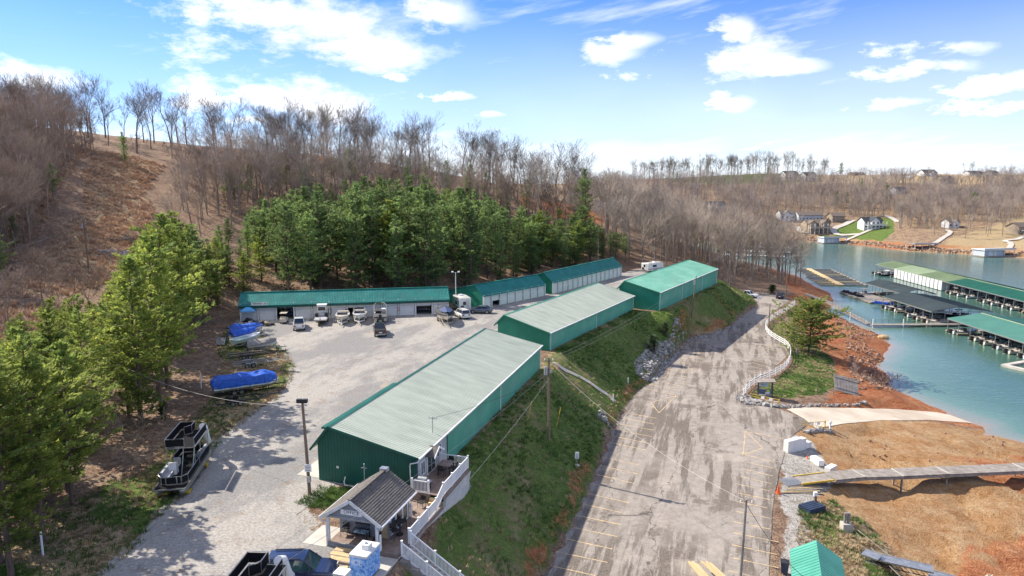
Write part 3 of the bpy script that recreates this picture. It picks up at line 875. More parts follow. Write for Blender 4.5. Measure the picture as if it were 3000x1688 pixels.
# ------------------------------------------------------------------ buildings
def ribs(mb, o, U, Vv, pitch=.3, w=.05, h=.03, mi=0, skip_base=False):
    o, U, Vv = Vector(o), Vector(U), Vector(Vv)
    n = U.cross(Vv).normalized()
    u = U.normalized()
    if not skip_base:
        mb.poly([o, o + U, o + U + Vv, o + Vv], mi)
    k = int(U.length / pitch)
    for i in range(1, k + 1):
        c = o + u * (i * pitch - pitch * .5)
        a, b = c - u * w * .5, c + u * w * .5
        ta, tb = c - u * w * .25 + n * h, c + u * w * .25 + n * h
        mb.poly([a, ta, ta + Vv, a + Vv], mi); mb.poly([ta, tb, tb + Vv, ta + Vv], mi); mb.poly([tb, b, b + Vv, tb + Vv], mi)
def gable_wall(mb, prof, y, z0, out, pitch=.3, w=.05, h=.025):
    """ribbed wall in the plane Y=y under the roof profile [(x, z)...] left to right; out = -1 faces -Y"""
    pts = [(prof[0][0], y, z0)] + [(x, y, z) for x, z in prof] + [(prof[-1][0], y, z0)]
    mb.poly(pts if out > 0 else list(reversed(pts)))
    def top(x):
        for (a, za), (b, zb) in zip(prof[:-1], prof[1:]):
            if a <= x <= b: return za + (zb - za) * (x - a) / (b - a)
        return prof[-1][1]
    x = prof[0][0] + pitch * .5
    while x < prof[-1][0] - w:
        zt = top(x) - .02
        a, b, c, d = (x - w / 2, y), (x - w / 4, y + out * h), (x + w / 4, y + out * h), (x + w / 2, y)
        for p, q in ((a, b), (b, c), (c, d)):
            f = [(p[0], p[1], z0), (q[0], q[1], z0), (q[0], q[1], zt), (p[0], p[1], zt)]
            mb.poly(f if out < 0 else list(reversed(f)))
        x += pitch
def text_obj(name, s, size, material, parent, loc, rot, ext=.006, align='CENTER', sx=1.0):
    cu = bpy.data.curves.new(name, 'FONT'); cu.body = s; cu.size = size; cu.align_x = align; cu.align_y = 'CENTER'; cu.extrude = ext
    o = bpy.data.objects.new(name, cu); COL.objects.link(o)
    dg = bpy.context.evaluated_depsgraph_get()
    me = bpy.data.meshes.new_from_object(o.evaluated_get(dg))
    bpy.data.objects.remove(o); bpy.data.curves.remove(cu)
    me.materials.clear(); me.materials.append(material)
    o = bpy.data.objects.new(name, me); COL.objects.link(o)
    o.parent = parent; o.location = loc; o.rotation_euler = rot; o.scale = (sx, 1, 1)
    return o
def window(parent, x, y, z, w, h, face, panes=2, frame=white_vinyl, name='window'):
    """window part with pane sub-parts; face: 'x' looks along local +X, 'y' along local -Y"""
    f = MB(); t = .07
    def bb(a0, a1, z0, z1, d0, d1):
        if face == 'x': f.b2(x + d0, x + d1, y + a0, y + a1, z + z0, z + z1)
        else: f.b2(x + a0, x + a1, y - d1, y - d0, z + z0, z + z1)
    bb(-w / 2, w / 2, -h / 2 - t, -h / 2, -.04, .07); bb(-w / 2, w / 2, h / 2, h / 2 + t, -.04, .06)
    bb(-w / 2 - t, -w / 2, -h / 2 - t, h / 2 + t, -.04, .055); bb(w / 2, w / 2 + t, -h / 2 - t, h / 2 + t, -.04, .055)
    for k in range(1, panes): bb(-w / 2 + w * k / panes - t / 2, -w / 2 + w * k / panes + t / 2, -h / 2, h / 2, -.03, .045)
    o = f.build(name, frame, parent)
    for k in range(panes):
        p = MB(); a0, a1 = -w / 2 + w * k / panes + t * .4, -w / 2 + w * (k + 1) / panes - t * .4
        if face == 'x': p.b2(x - .01, x + .022, y + a0, y + a1, z - h / 2 + .01, z + h / 2 - .01)
        else: p.b2(x + a0, x + a1, y - .022, y + .01, z - h / 2 + .01, z + h / 2 - .01)
        p.build('pane', glass, o)
    return o
def downpipe(parent, pts, material=white_vinyl, r=.05):
    return MB().tube(pts, r, 6).build('downpipe', material, parent, smooth=True)

def long_shed(name, label, a, b, ez, ridge, left, lw, m_roof, m_front, m_side, m_trim, z0=-.7, pitch=.3, pipes=(), siding_to=0.0):
    """saltbox boat shed; local +Y runs along the right eave from a to b, +X points right"""
    L = math.hypot(b[0] - a[0], b[1] - a[1])
    t = thing(name, label, 'shed', (a[0], a[1], 0), azdir(a, b))
    (rx, rz_), (lx, lz) = ridge, left
    slope_l = (rz_ - lz) / (rx - lx)
    zl = lz + (lw - lx) * slope_l
    prof = [(lw, zl - .03), (rx, rz_ - .05), (-.25, ez + .03)]
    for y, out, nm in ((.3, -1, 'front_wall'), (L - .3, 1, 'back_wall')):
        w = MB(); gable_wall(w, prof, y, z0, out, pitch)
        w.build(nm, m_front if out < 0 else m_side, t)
    w = MB(); ribs(w, (-.25, .3 + siding_to, z0), (0, L - .6 - siding_to, 0), (0, 0, ez - z0 + .02), pitch, .05, .025)
    w.build('side_wall', m_side, t)
    w = MB(); ribs(w, (lw, L - .3, z0), (0, -(L - .6), 0), (0, 0, zl - z0), pitch, .05, .025)
    w.build('side_wall', m_side, t)
    # roof: two slabs with standing ribs
    r = MB()
    A, B, Cc, D = Vector((rx, 0, rz_)), Vector((0, 0, ez)), Vector((0, L, ez)), Vector((rx, L, rz_))
    dn = Vector((0, 0, -.07))
    r.hexa([A + dn, B + dn, Cc + dn, D + dn, A, B, Cc, D])
    n_up = Vector((0, 0, .004))
    ribs(r, A + n_up + Vector((0, L, 0)), (0, -L, 0), (B - A) * .996, pitch, .07, .032, skip_base=True)
    r.build('roof_slope', m_roof, t)
    r = MB()
    A2, E = Vector((rx, 0, rz_)), Vector((lx, 0, lz))
    off = Vector((0, L, 0))
    r.hexa([E + dn, A2 + dn, A2 + dn + off, E + dn + off, E, A2, A2 + off, E + off])
    ribs(r, E + off + n_up, (0, -L, 0), A2 - E, pitch, .07, .032, skip_base=True)
    r.build('roof_slope', m_roof, t)
    k = MB()
    k.poly([(rx - .22, -.03, rz_ - .22 * slope_l + .05), (rx, -.03, rz_ + .06), (rx, L + .03, rz_ + .06), (rx - .22, L + .03, rz_ - .22 * slope_l + .05)])
    sr = (rz_ - ez) / (0 - rx)
    k.poly([(rx, -.03, rz_ + .06), (rx + .25, -.03, rz_ - .25 * sr + .05), (rx + .25, L + .03, rz_ - .25 * sr + .05), (rx, L + .03, rz_ + .06)])
    k.build('ridge_cap', m_trim, t)
    for y in (-.04, L + .04):
        q = MB()
        q.bar((lx, y, lz - .06), (rx, y, rz_ - .06), .05, .2); q.bar((rx, y, rz_ - .06), (0, y, ez - .06), .05, .2)
        q.build('rake_trim', m_trim, t)
    q = MB(); q.bar((.07, -.05, ez - .06), (.07, L + .05, ez - .06), .13, .12); q.build('gutter', white_paint, t)
    for y in pipes:
        downpipe(t, [(.08, y, ez - .1), (-.12, y, ez - .35), (-.15, y, z0 + .3), (.4, y, z0 + .12)])
    return t, L

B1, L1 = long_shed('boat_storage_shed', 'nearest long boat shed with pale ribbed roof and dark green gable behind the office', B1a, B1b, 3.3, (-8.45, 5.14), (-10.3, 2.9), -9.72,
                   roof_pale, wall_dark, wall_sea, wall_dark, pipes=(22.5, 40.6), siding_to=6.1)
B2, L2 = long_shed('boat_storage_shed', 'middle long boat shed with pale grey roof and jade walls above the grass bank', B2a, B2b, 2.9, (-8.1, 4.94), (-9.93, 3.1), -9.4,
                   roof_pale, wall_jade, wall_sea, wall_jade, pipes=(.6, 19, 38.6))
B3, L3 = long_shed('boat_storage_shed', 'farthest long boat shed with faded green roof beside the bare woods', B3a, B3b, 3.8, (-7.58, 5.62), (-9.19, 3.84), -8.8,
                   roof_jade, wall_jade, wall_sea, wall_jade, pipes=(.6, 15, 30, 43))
# darker cap strip on the lot side of the nearest roof
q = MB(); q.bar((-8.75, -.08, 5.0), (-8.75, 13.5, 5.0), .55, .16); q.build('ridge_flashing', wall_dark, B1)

def lap(mb, x0, x1, z0, z1, axis, c, out, course=.16, proud=.018):
    """horizontal lap siding on a vertical plane; axis 'x': plane X=c spans y, 'y': plane Y=c spans x"""
    z = z0
    while z < z1 - .02:
        zt = min(z + course, z1)
        a, b = c + out * proud, c
        if axis == 'x':
            f = [(a, x0, z), (a, x1, z), (b, x1, zt), (b, x0, zt)]; g = [(b, x0, z), (b, x1, z), (a, x1, z), (a, x0, z)]
        else:
            f = [(x0, a, z), (x1, a, z), (x1, b, zt), (x0, b, zt)]; g = [(x0, b, z), (x1, b, z), (x1, a, z), (x0, a, z)]
        mb.poly(f); mb.poly(g)
        z = zt
# the apartment end of the nearest shed: grey siding, sliding door, awning
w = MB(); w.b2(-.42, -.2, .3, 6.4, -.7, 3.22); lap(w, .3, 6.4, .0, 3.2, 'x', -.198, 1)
w.build('siding_wall', siding_pale, B1)
window(B1, -.18, 1.15, 2.0, .75, 1.1, 'x'); window(B1, -.18, 4.6, 2.2, .9, 1.0, 'x')
d = MB(); d.b2(-.2, -.12, 2.0, 3.75, .95, 3.0); d = d.build('sliding_door', white_vinyl, B1)
MB().b2(-.13, -.10, 2.1, 2.83, 1.05, 2.93).build('pane', glass, d); MB().b2(-.13, -.10, 2.92, 3.65, 1.05, 2.93).build('pane', glass, d)
q = MB()
q.bar((.25, 1.7, 2.75), (.25, 2.7, 3.35), .9, .09); q.bar((.25, 2.7, 3.35), (.25, 3.7, 2.75), .9, .09)
q.build('door_awning', shingle, B1)
q = MB(); q.bar((.72, 1.62, 2.70), (.72, 2.72, 3.36), .05, .16); q.bar((.72, 2.68, 3.36), (.72, 3.78, 2.70), .05, .16); q.build('awning_trim', white_vinyl, B1)
downpipe(B1, [(.08, .02, 3.2), (-.1, -.05, 2.95), (-.75, -.05, 2.75), (-.8, -.02, 2.55), (-.8, .15, .2)])
downpipe(B1, [(.0, 6.45, 3.2), (-.1, 6.45, 2.9), (-.1, 6.45, .2)], black, .04)
MB().b2(-7.9, -7.7, .24, .29, 1.35, 1.55).build('wall_vent', white_vinyl, B1)
downpipe(B1, [(-7.0, .1, .75), (-7.0, -.1, .35), (-6.9, -.15, .1), (-5.4, -.15, .08)], white_vinyl, .05)
# service mast on the right slope of the roof
sm = MB(); sm.tube([(-1.0, 5.2, 3.3), (-1.0, 5.2, 5.0)], .045, 6); sm.bar((-1.3, 5.2, 4.85), (-.6, 5.2, 4.85), .05, .05); sm.ball((-1.3, 5.2, 4.9), .07); sm.ball((-.6, 5.2, 4.9), .07)
sm.build('service_mast', steel, B1)

def door_proto(w, h=2.35):
    m = MB(); n = 5
    for k in range(n):
        z = h * k / n
        m.b2(-.03 - .012 * 0, .03, -w / 2, w / 2, z + .006, z + h / n - .012)
        m.b2(.03, .042, -w / 2 + .12, w / 2 - .12, z + .09, z + h / n - .10)
    m.b2(.04, .07, -.12, .12, .95, 1.02)
    return m
def garage(name, label, a, b, depth, ez, ridge, back_z, nb, fascia, opened, m_roof, m_gable, z0=-.4, hd=2.35, front_over=.55):
    """door side faces local +X; axis runs a -> b along local +Y"""
    L = math.hypot(b[0] - a[0], b[1] - a[1])
    t = thing(name, label, 'garage', (a[0], a[1], 0), azdir(a, b))
    rx, rz_ = ridge
    eave_wall = ez - .02
    prof = [(-depth, back_z - .05), (rx, rz_ - .06), (0, ez - .02 + .0)]
    for y, out, nm in ((.12, -1, 'end_wall'), (L - .12, 1, 'end_wall')):
        w = MB(); gable_wall(w, prof, y, z0, out); w.build(nm, m_gable, t)
    w = MB(); w.b2(-depth, -depth + .1, .1, L - .1, z0, back_z); w.build('back_wall', m_gable, t)
    MB().b2(-depth, -.1, .2, L - .2, -.1, .035).build('floor_slab', concrete, t)
    bw = L / nb
    for i in range(nb + 1):
        y = min(max(i * bw, .16), L - .16)
        MB().b2(-.14, .16, y - .13, y + .13, z0, ez - .04).build('door_post', white_paint, t)
    MB().b2(-.12, .06, .05, L - .05, hd, ez - .03).build('header', white_paint, t)
    me = None
    for i in range(nb):
        o = opened.get(i)
        if o == 'open': continue
        if me is None:
            me = door_proto(bw - .4, hd - .02); dd = me.build('roller_door', white_door, t); me = dd.data
        else:
            dd = bpy.data.objects.new('roller_door', me); COL.objects.link(dd); dd.parent = t
        dd.location = (-.12, (i + .5) * bw, .03)
        if o: dd.scale = (1, 1, o); dd.location.z = .03 + (hd - .02) * (1 - o)
    # roof
    dn = Vector((0, 0, -.08)); off = Vector((0, L + .3, 0))
    A, B = Vector((rx, -.15, rz_)), Vector((front_over, -.15, ez - (rz_ - ez) / (-rx) * front_over))
    r = MB(); r.hexa([A + dn, B + dn, B + dn + off, A + dn + off, A, B, B + off, A + off])
    ribs(r, A + off + Vector((0, 0, .004)), -off, (B - A), .3, .07, .032, skip_base=True)
    fr = r.build('roof_slope', m_roof, t)
    Cc = Vector((-depth - .3, -.15, back_z - .05))
    r = MB(); r.hexa([Cc + dn, A + dn, A + dn + off, Cc + dn + off, Cc, A, A + off, Cc + off])
    ribs(r, Cc + off + Vector((0, 0, .004)), -off, A - Cc, .3, .07, .032, skip_base=True)
    r.build('roof_slope', m_roof, t)
    q = MB(); q.bar((rx, -.2, rz_ + .03), (rx, L + .2, rz_ + .03), .4, .05); q.build('ridge_cap', m_roof, t)
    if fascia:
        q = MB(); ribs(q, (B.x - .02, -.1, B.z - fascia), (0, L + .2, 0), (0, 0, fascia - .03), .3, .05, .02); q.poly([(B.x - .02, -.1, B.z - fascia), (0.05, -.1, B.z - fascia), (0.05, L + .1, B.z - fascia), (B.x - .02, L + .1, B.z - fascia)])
        q.build('fascia', roof_teal_shaded, t)
    return t, L, bw
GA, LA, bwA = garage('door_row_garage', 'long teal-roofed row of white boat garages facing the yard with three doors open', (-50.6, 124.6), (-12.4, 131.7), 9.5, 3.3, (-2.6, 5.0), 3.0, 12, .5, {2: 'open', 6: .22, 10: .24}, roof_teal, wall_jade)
GB, LB, bwB = garage('door_row_garage', 'short teal-roofed garage row with bright jade end wall behind the camper', (-5.9, 137.3), (7.5, 152.7), 11.0, 2.75, (-2.4, 4.7), 2.6, 8, 0, {1: .5}, roof_teal, wall_jade, hd=2.3, front_over=.3)
GC, LC, bwC = garage('door_row_garage', 'far teal-roofed garage row stepping up toward the woods', (9.3, 154.8), (29.9, 185.2), 9.0, 2.9, (-2.4, 4.9), 2.7, 15, 0, {}, roof_teal, wall_jade, hd=2.35, front_over=.3)
# sign board on the yard garage's roof edge
sg = MB(); sg.b2(.62, .67, 2.2, 5.1, 3.0, 3.55); sgo = sg.build('sign_board', white_paint, GA)
text_obj('lettering', 'HENSLEY', .36, black, sgo, (.675, 3.4, 3.34), (PI / 2, 0, PI / 2), .003, sx=1.15)
MB().ball((.68, 4.72, 3.36), (.012, .14, .07)).build('emblem', black, sgo)
# hoses and clutter inside the open bays
def coil(parent_label, x, y, z, r, material, group, h=0):
    pts = []
    for k in range(40):
        a = 2 * PI * k / 10
        pts.append((.02 + .012 * (k % 7), math.cos(a) * r * (1 + .06 * math.sin(k)), z + math.sin(a) * r * 1.7))
    o = MB().tube(pts, .035, 5).build('hose', material, smooth=True)
    o.location = GA.matrix_basis @ Vector((.14, y, 0)); o.rotation_euler = (0, 0, GA.rotation_euler.z)
    tag(o, parent_label, 'hose', group)
GA_M = Matrix.LocRotScale(GA.location, GA.rotation_euler, None); GA.matrix_basis = GA_M
red_hose = mat('red_hose', (.55, .08, .03), (.42, .06, .03), 3, .5)
coil('black hose coiled on the post left of the white bow boats', 0, 5 * bwA + .1, 1.35, .33, rubber, 'hoses hung on the yard garage')
coil('black hose hanging beside the half-open door behind the bow boats', 0, 6 * bwA - .1, 1.3, .2, rubber, 'hoses hung on the yard garage')
coil('red hose coiled on the post right of the tritoon', 0, 9 * bwA, 1.3, .2, red_hose, 'hoses hung on the yard garage')
shelf_cols = [mat('clutter_red', (.4, .04, .03)), mat('clutter_tan', (.42, .33, .22)), mat('clutter_grey', (.25, .25, .26)), mat('clutter_white', (.6, .6, .58)), mat('clutter_blue', (.05, .1, .3))]
def to_world(M, x, y, z): return M @ Vector((x, y, z))
for bay in (2, 10):
    rk = random.Random(bay)
    sh = thing('storage_shelf', 'metal shelf of clutter inside the open bay behind the golf cart' if bay == 2 else 'metal shelf of clutter inside the open bay by the concrete apron', 'shelf', GA_M @ Vector((-3.2, (bay + .5) * bwA, .04)), GA.rotation_euler.z)
    f = MB()
    for z in (.4, 1.0, 1.6): f.b2(-.3, .3, -1.3, 1.3, z, z + .04)
    for y in (-1.28, 1.28):
        for x in (-.28, .28): f.b2(x - .02, x + .02, y - .02, y + .02, 0, 2.0)
    f.build('frame', steel, sh)
    for z in (.44, 1.04, 1.64):
        y = -1.15
        while y < 1.0:
            wd = rk.uniform(.2, .45); hh = rk.uniform(.2, .45)
            MB().b2(-.2, .22, y, y + wd, z, z + hh).build('carton', rk.choice(shelf_cols), sh); y += wd + rk.uniform(.03, .2)
# concrete aprons before the bays
def slab(name, label, M, x0, x1, y0, y1, z=.055):
    o = MB().b2(x0, x1, y0, y1, -.1, z).build(name, concrete); o.matrix_world = M; tag(o, kind='structure'); return o
slab('concrete_apron', '', GA_M, .16, 2.9, 10 * bwA - .3, 11 * bwA + .2)
slab('concrete_apron', '', GA_M, .16, 2.6, -.2, 4 * bwA - .4)

# ------------------------------------------------------------------ office, deck, stairs (all in the frame of the nearest shed)
B1M = Matrix.LocRotScale(B1.location, B1.rotation_euler, None)
RZ1 = B1.rotation_euler.z
def at1(x, y, z=0): return B1M @ Vector((x, y, z))
def build_office():
    t = thing('office_cabin', 'small grey-sided office cabin with shingled gable roof and covered porch', 'cabin', at1(0, 0), RZ1)
    xl, xr, y0, y1, pw = -3.05, .95, -9.1, -3.9, 1.75
    ez, rz_, xm = 2.45, 3.75, (xl + xr) / 2
    fl = .28
    w = MB(); w.b2(xl, xr, y0 + pw + .02, y1, -.1, ez + .1)
    lap(w, xl, xr, fl, ez + .2, 'y', y0 + pw, -1); lap(w, y0 + pw, y1, .0, ez, 'x', xr + .005, 1); lap(w, y0 + pw, y1, .0, ez, 'x', xl - .005, -1); lap(w, xl, xr, 0, ez, 'y', y1 + .005, 1)
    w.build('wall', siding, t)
    # gable infill boards over the porch
    for yy, o_, nm in ((y0 + .12, -1, 'gable'), (y1 - .02, 1, 'gable')):
        g = MB(); z = ez - .08
        while z < rz_ - .12:
            f0 = 1 - (z - ez + .08) / (rz_ - ez + .08); f1 = 1 - min(1, (z + .16 - ez + .08) / (rz_ - ez + .08))
            hw = (xr - xl) / 2 + .1
            a = yy + o_ * .02
            g.hexa([(xm - hw * f0, a, z), (xm + hw * f0, a, z), (xm + hw * f0, yy - o_ * .06, z), (xm - hw * f0, yy - o_ * .06, z),
                    (xm - hw * f1, yy, z + .158), (xm + hw * f1, yy, z + .158), (xm + hw * f1, yy - o_ * .06, z + .158), (xm - hw * f1, yy - o_ * .06, z + .158)])
            z += .16
        g.build(nm, siding, t)
    MB().b2(xl, xr, y0 + .05, y0 + .2, ez - .22, ez - .06).build('porch_beam', siding, t)
    MB().b2(xl, xr, y0 + .2, y0 + pw - .02, ez - .02, ez + .02).build('porch_ceiling', white_paint, t)
    # roof slopes with shingle courses
    ov = .42
    rk = random.Random(3)
    for s in (-1, 1):
        xe = xm + s * ((xr - xl) / 2 + ov)
        k = (rz_ - ez) / ((xr - xl) / 2)
        zr, ze = rz_ + .12, rz_ + .12 - k * abs(xe - xm)
        m = MB(); n = 15; ya, yb = y0 - .18, y1 + .28
        for i in range(n):
            f0, f1 = i / n, (i + 1) / n
            xa, xb = xe + (xm - xe) * f0, xe + (xm - xe) * f1
            za, zb = ze + (zr - ze) * f0, ze + (zr - ze) * f1
            y = ya - (.15 if i % 2 else 0)
            while y < yb:
                yn = y + .3
                c0, c1 = max(y, ya), min(yn - .008, yb)
                if c1 > c0:
                    lift = .05 + rk.uniform(0, .012)
                    m.hexa([(xa, c0, za), (xa, c1, za), (xb, c1, zb), (xb, c0, zb), (xa, c0, za + lift), (xa, c1, za + lift), (xb, c1, zb + .012), (xb, c0, zb + .012)])
                y = yn
        m.hexa([(xe, ya, ze - .1), (xe, yb, ze - .1), (xm, yb, zr - .1), (xm, ya, zr - .1), (xe, ya, ze - .004), (xe, yb, ze - .004), (xm, yb, zr - .004), (xm, ya, zr - .004)])
        rf = m.build('roof_slope', shingle, t)
        MB().bar((xe, ya - .03, ze - .1), (xm, ya - .03, zr - .1), .05, .24).build('rake_board', white_paint, t)
        q = MB(); q.b2(xe + s * .005, xe + s * .12, ya, yb, ze - .15, ze - .02); q.build('gutter', white_vinyl, t)
        downpipe(t, [(xe + s * .06, ya + .08, ze - .12), (xe, ya + .12, ze - .32), (xm + s * ((xr - xl) / 2 + .02), y0 - .02, ez - .55), (xm + s * ((xr - xl) / 2 + .02), y0 - .02, .1)])
    MB().bar((xm, y0 - .2, rz_ + .17), (xm, y1 + .3, rz_ + .17), .3, .04).build('ridge_cap', shingle, t)
    vb = MB(); vb.b2(xm - .3, xm + .3, y1 - .35, y1 + .15, rz_ + .05, rz_ + .32); vb.build('ridge_vent_box', steel, t)
    v = MB(); v.tube([(xm - 1.0, y1 - 1.4, 3.4), (xm - 1.0, y1 - 1.4, 4.75)], .035, 6); v.bar((xm - 1.25, y1 - 1.4, 4.45), (xm - .8, y1 - 1.4, 4.45), .04, .04); v.ball((xm - 1.0, y1 - 1.4, 4.75), .06)
    v.build('roof_mast', steel, t)
    for x in (xl + .06, xr - .06):
        MB().b2(x - .09, x + .09, y0 + .03, y0 + .21, -.1, ez - .2).build('porch_post', white_paint, t)
    window(t, -.55, y0 + pw - .02, 1.75, 1.15, .75, 'y')
    dr = MB(); dr.b2(.22, .84, y0 + pw - .05, y0 + pw + .03, fl, 2.2); dr.build('door', wood_new, t)
    for yy, ww in ((-6.75, .8), (-5.75, .95), (-4.75, .85)):
        window(t, xr + .025, yy, 1.35, ww - .12, 1.75, 'x', 1)
    s = MB(); s.b2(xm - .85, xm + .85, y0 + .05, y0 + .09, 2.62, 2.98); so = s.build('office_sign', white_vinyl, t)
    text_obj('lettering', 'OFFICE', .34, black, so, (xm, y0 + .045, 2.805), (PI / 2, 0, 0), .004, sx=1.12)
    MB().b2(xl - .05, xr + .02, y0, y0 + .08, .05, fl + .1).build('porch_kerb', siding, t)
    return t
OFFICE = build_office()

def planks(parent, x0, x1, y0, y1, z, along_y, w=.14, th=.04, name='deck_boards', material=wood_deck):
    m = MB(); rk = random.Random(int(abs(x0 * 100 + y0 * 37)))
    a0, a1 = (x0, x1) if along_y else (y0, y1)
    a = a0
    while a < a1 - .02:
        b = min(a + w - .01, a1); dz = rk.uniform(-.006, .004)
        if along_y: m.b2(a, b, y0, y1, z - th, z + dz)
        else: m.b2(x0, x1, a, b, z - th, z + dz)
        a += w
    return m.build(name, material, parent)
def railing(parent, pts, h=1.0, base=.1, spacing=.12, post_every=1.8, end_posts=(True, True), post_h=1.15):
    """white rail between points (x, y, z); posts and rails are parts, balusters one part"""
    bal = MB(); rails = []
    for i, (p, q) in enumerate(zip(pts[:-1], pts[1:])):
        p, q = Vector(p), Vector(q)
        L = (q - p).length
        n = max(1, round(L / post_every))
        for k in range(n + 1):
            if k == 0 and (i > 0 or not end_posts[0]): continue
            if k == n and i == len(pts) - 2 and not end_posts[1]: continue
            c = p + (q - p) * k / n
            ps = MB(); ps.box((c.x, c.y, c.z + post_h / 2), (.11, .11, post_h)); ps.box((c.x, c.y, c.z + post_h + .015), (.15, .15, .03)); ps.build('post', white_vinyl, parent)
        for z in (base, h):
            MB().bar(p + Vector((0, 0, z)), q + Vector((0, 0, z)), .06, .09).build('rail', white_vinyl, parent)
        m = int(L / spacing)
        for k in range(1, m):
            c = p + (q - p) * k / m
            bal.b2(c.x - .018, c.x + .018, c.y - .018, c.y + .018, c.z + base, c.z + h)
    bal.build('baluster_row', white_vinyl, parent)
def build_deck():
    t = thing('timber_deck', 'two-level brown timber deck with white railing beside the office', 'deck', at1(0, 0), RZ1)
    LZ, UZ = .28, .92
    planks(t, -3.05, .95, -9.1, -7.36, LZ, True)
    planks(t, 1.0, 2.7, -9.15, -1.3, LZ, True)
    planks(t, -1.2, .98, -3.85, -1.3, LZ, True)
    planks(t, -.15, 2.7, -1.2, 4.6, UZ, True)
    fr = MB()
    fr.b2(2.6, 2.7, -9.1, -1.3, LZ - .32, LZ - .05); fr.b2(1.0, 2.7, -9.15, -9.05, LZ - .32, LZ - .05)
    fr.b2(2.6, 2.7, -1.2, 4.6, UZ - .34, UZ - .05); fr.b2(-.1, 2.7, 4.5, 4.6, UZ - .34, UZ - .05); fr.b2(-.1, 1.5, -1.26, -1.2, LZ, UZ - .05)
    fr.build('rim_joist', wood_deck, t)
    for k, y in enumerate((-8.9, -6.5, -4.0, -1.3, 1.5, 4.4)):
        MB().b2(2.5, 2.64, y - .07, y + .07, -2.6, (LZ if y < -1.2 else UZ) - .05).build('deck_post', wood_deck, t)
    # steps between the levels
    for k in range(2): MB().b2(1.55, 2.5, -1.5 - .28 * k, -1.2 - .28 * k, LZ, UZ - .22 * (k + 1)).build('step', wood_new, t)
    # white lattice skirt on the slope side
    lt = MB(); y = -9.0
    while y < 4.4:
        zt = (LZ if y < -1.2 else UZ) - .36
        zb = -1.5
        for s in (-1, 1):
            lt.bar((2.72 + s * .008, y - s * .45, zb), (2.72 + s * .008, y + s * .45, zt), .012, .035)
        y += .13
    lt.build('lattice', white_vinyl, t)
    lt = MB(); y = -.05
    while y < 2.6:
        for s in (-1, 1): lt.bar((y - s * .3, 4.64 + s * .008, -.9), (y + s * .3, 4.64 + s * .008, UZ - .36), .012, .035)
        y += .13
    lt.build('lattice', white_vinyl, t)
    lt = MB(); y = -1.15
    while y < -.2:
        for s in (-1, 1): lt.bar((y - s * .25, -1.3 + s * .008, LZ), (y + s * .25, -1.3 + s * .008, 1.5), .012, .035)
        y += .12
    lt.build('lattice', white_vinyl, t)
    railing(t, [(2.62, -7.5, LZ), (2.62, -2.6, LZ), (2.62, -1.15, UZ), (2.62, 4.5, UZ), (.0, 4.5, UZ)])
    railing(t, [(-.1, -1.15, UZ), (1.35, -1.15, UZ)])
    for p in ((1.15, -9.0), (1.15, -4.0)):
        ps = MB(); ps.box((p[0], p[1], LZ + .6), (.11, .11, 1.2)); ps.build('post', white_vinyl, t)
    return t
DECK = build_deck()
def build_stairs():
    t = thing('outdoor_stairs', 'concrete stairs with white railings descending the grass bank from the deck', 'stairs', at1(2.75, -8.3, .25), RZ1)
    n = 26; run, rise = .36, .235
    for k in range(n):
        MB().b2(k * run, (k + 1) * run + .04, -.75, .75, -rise * (k + 1) - .5, -rise * (k + 1) + .22 * 0).build('step', concrete, t)
    sw = MB()
    for k in range(0, n, 2):
        sw.b2(k * run, (k + 2) * run - .02, -1.1, -.78, -rise * (k + 2) - 1.0, -rise * (k + 1) - .02)
    sw.build('block_wall', wood_grey, t)
    E_ = Vector((n * run, 0, -n * rise))
    for y in (-.72, .72):
        railing(t, [(.05, y, -.1), (E_.x, y, E_.z - .1)], post_every=2.2)
    return t
STAIRS = build_stairs()
# timber platform in front of the porch, with its concrete pads
tp = thing('timber_step_platform', 'low octagonal timber step in front of the office porch', 'step', at1(-.9, -10.0), RZ1)
pl = MB(); ring = [(-1.3, -.2), (-.75, -.95), (.75, -.95), (1.35, -.3), (1.35, .75), (-1.3, .75)]
pl.loft([[(x, y, -.05) for x, y in ring], [(x, y, .16) for x, y in ring]]); pl.build('platform_frame', wood_deck, tp)
y = -.93
k = 0
while y < .74:
    x0, x1 = (-1.27, 1.32) if y > -.25 else (-.75 - .55 * (y + .95) / .7, .75 + .58 * (y + .95) / .7)
    MB().b2(x0, x1, y, y + .132, .155, .19 + .003 * (k % 3)).build('plank', wood_new if k % 4 else wood_deck, tp); y += .14; k += 1
slab('concrete_pad', '', B1M, -5.0, -3.1, -9.3, -6.6, .05)
slab('concrete_walk', '', B1M, .3, 2.6, -13.5, -9.25, .04)
slab('concrete_pad', '', B1M, -12.2, -9.8, .6, 5.6, .05)

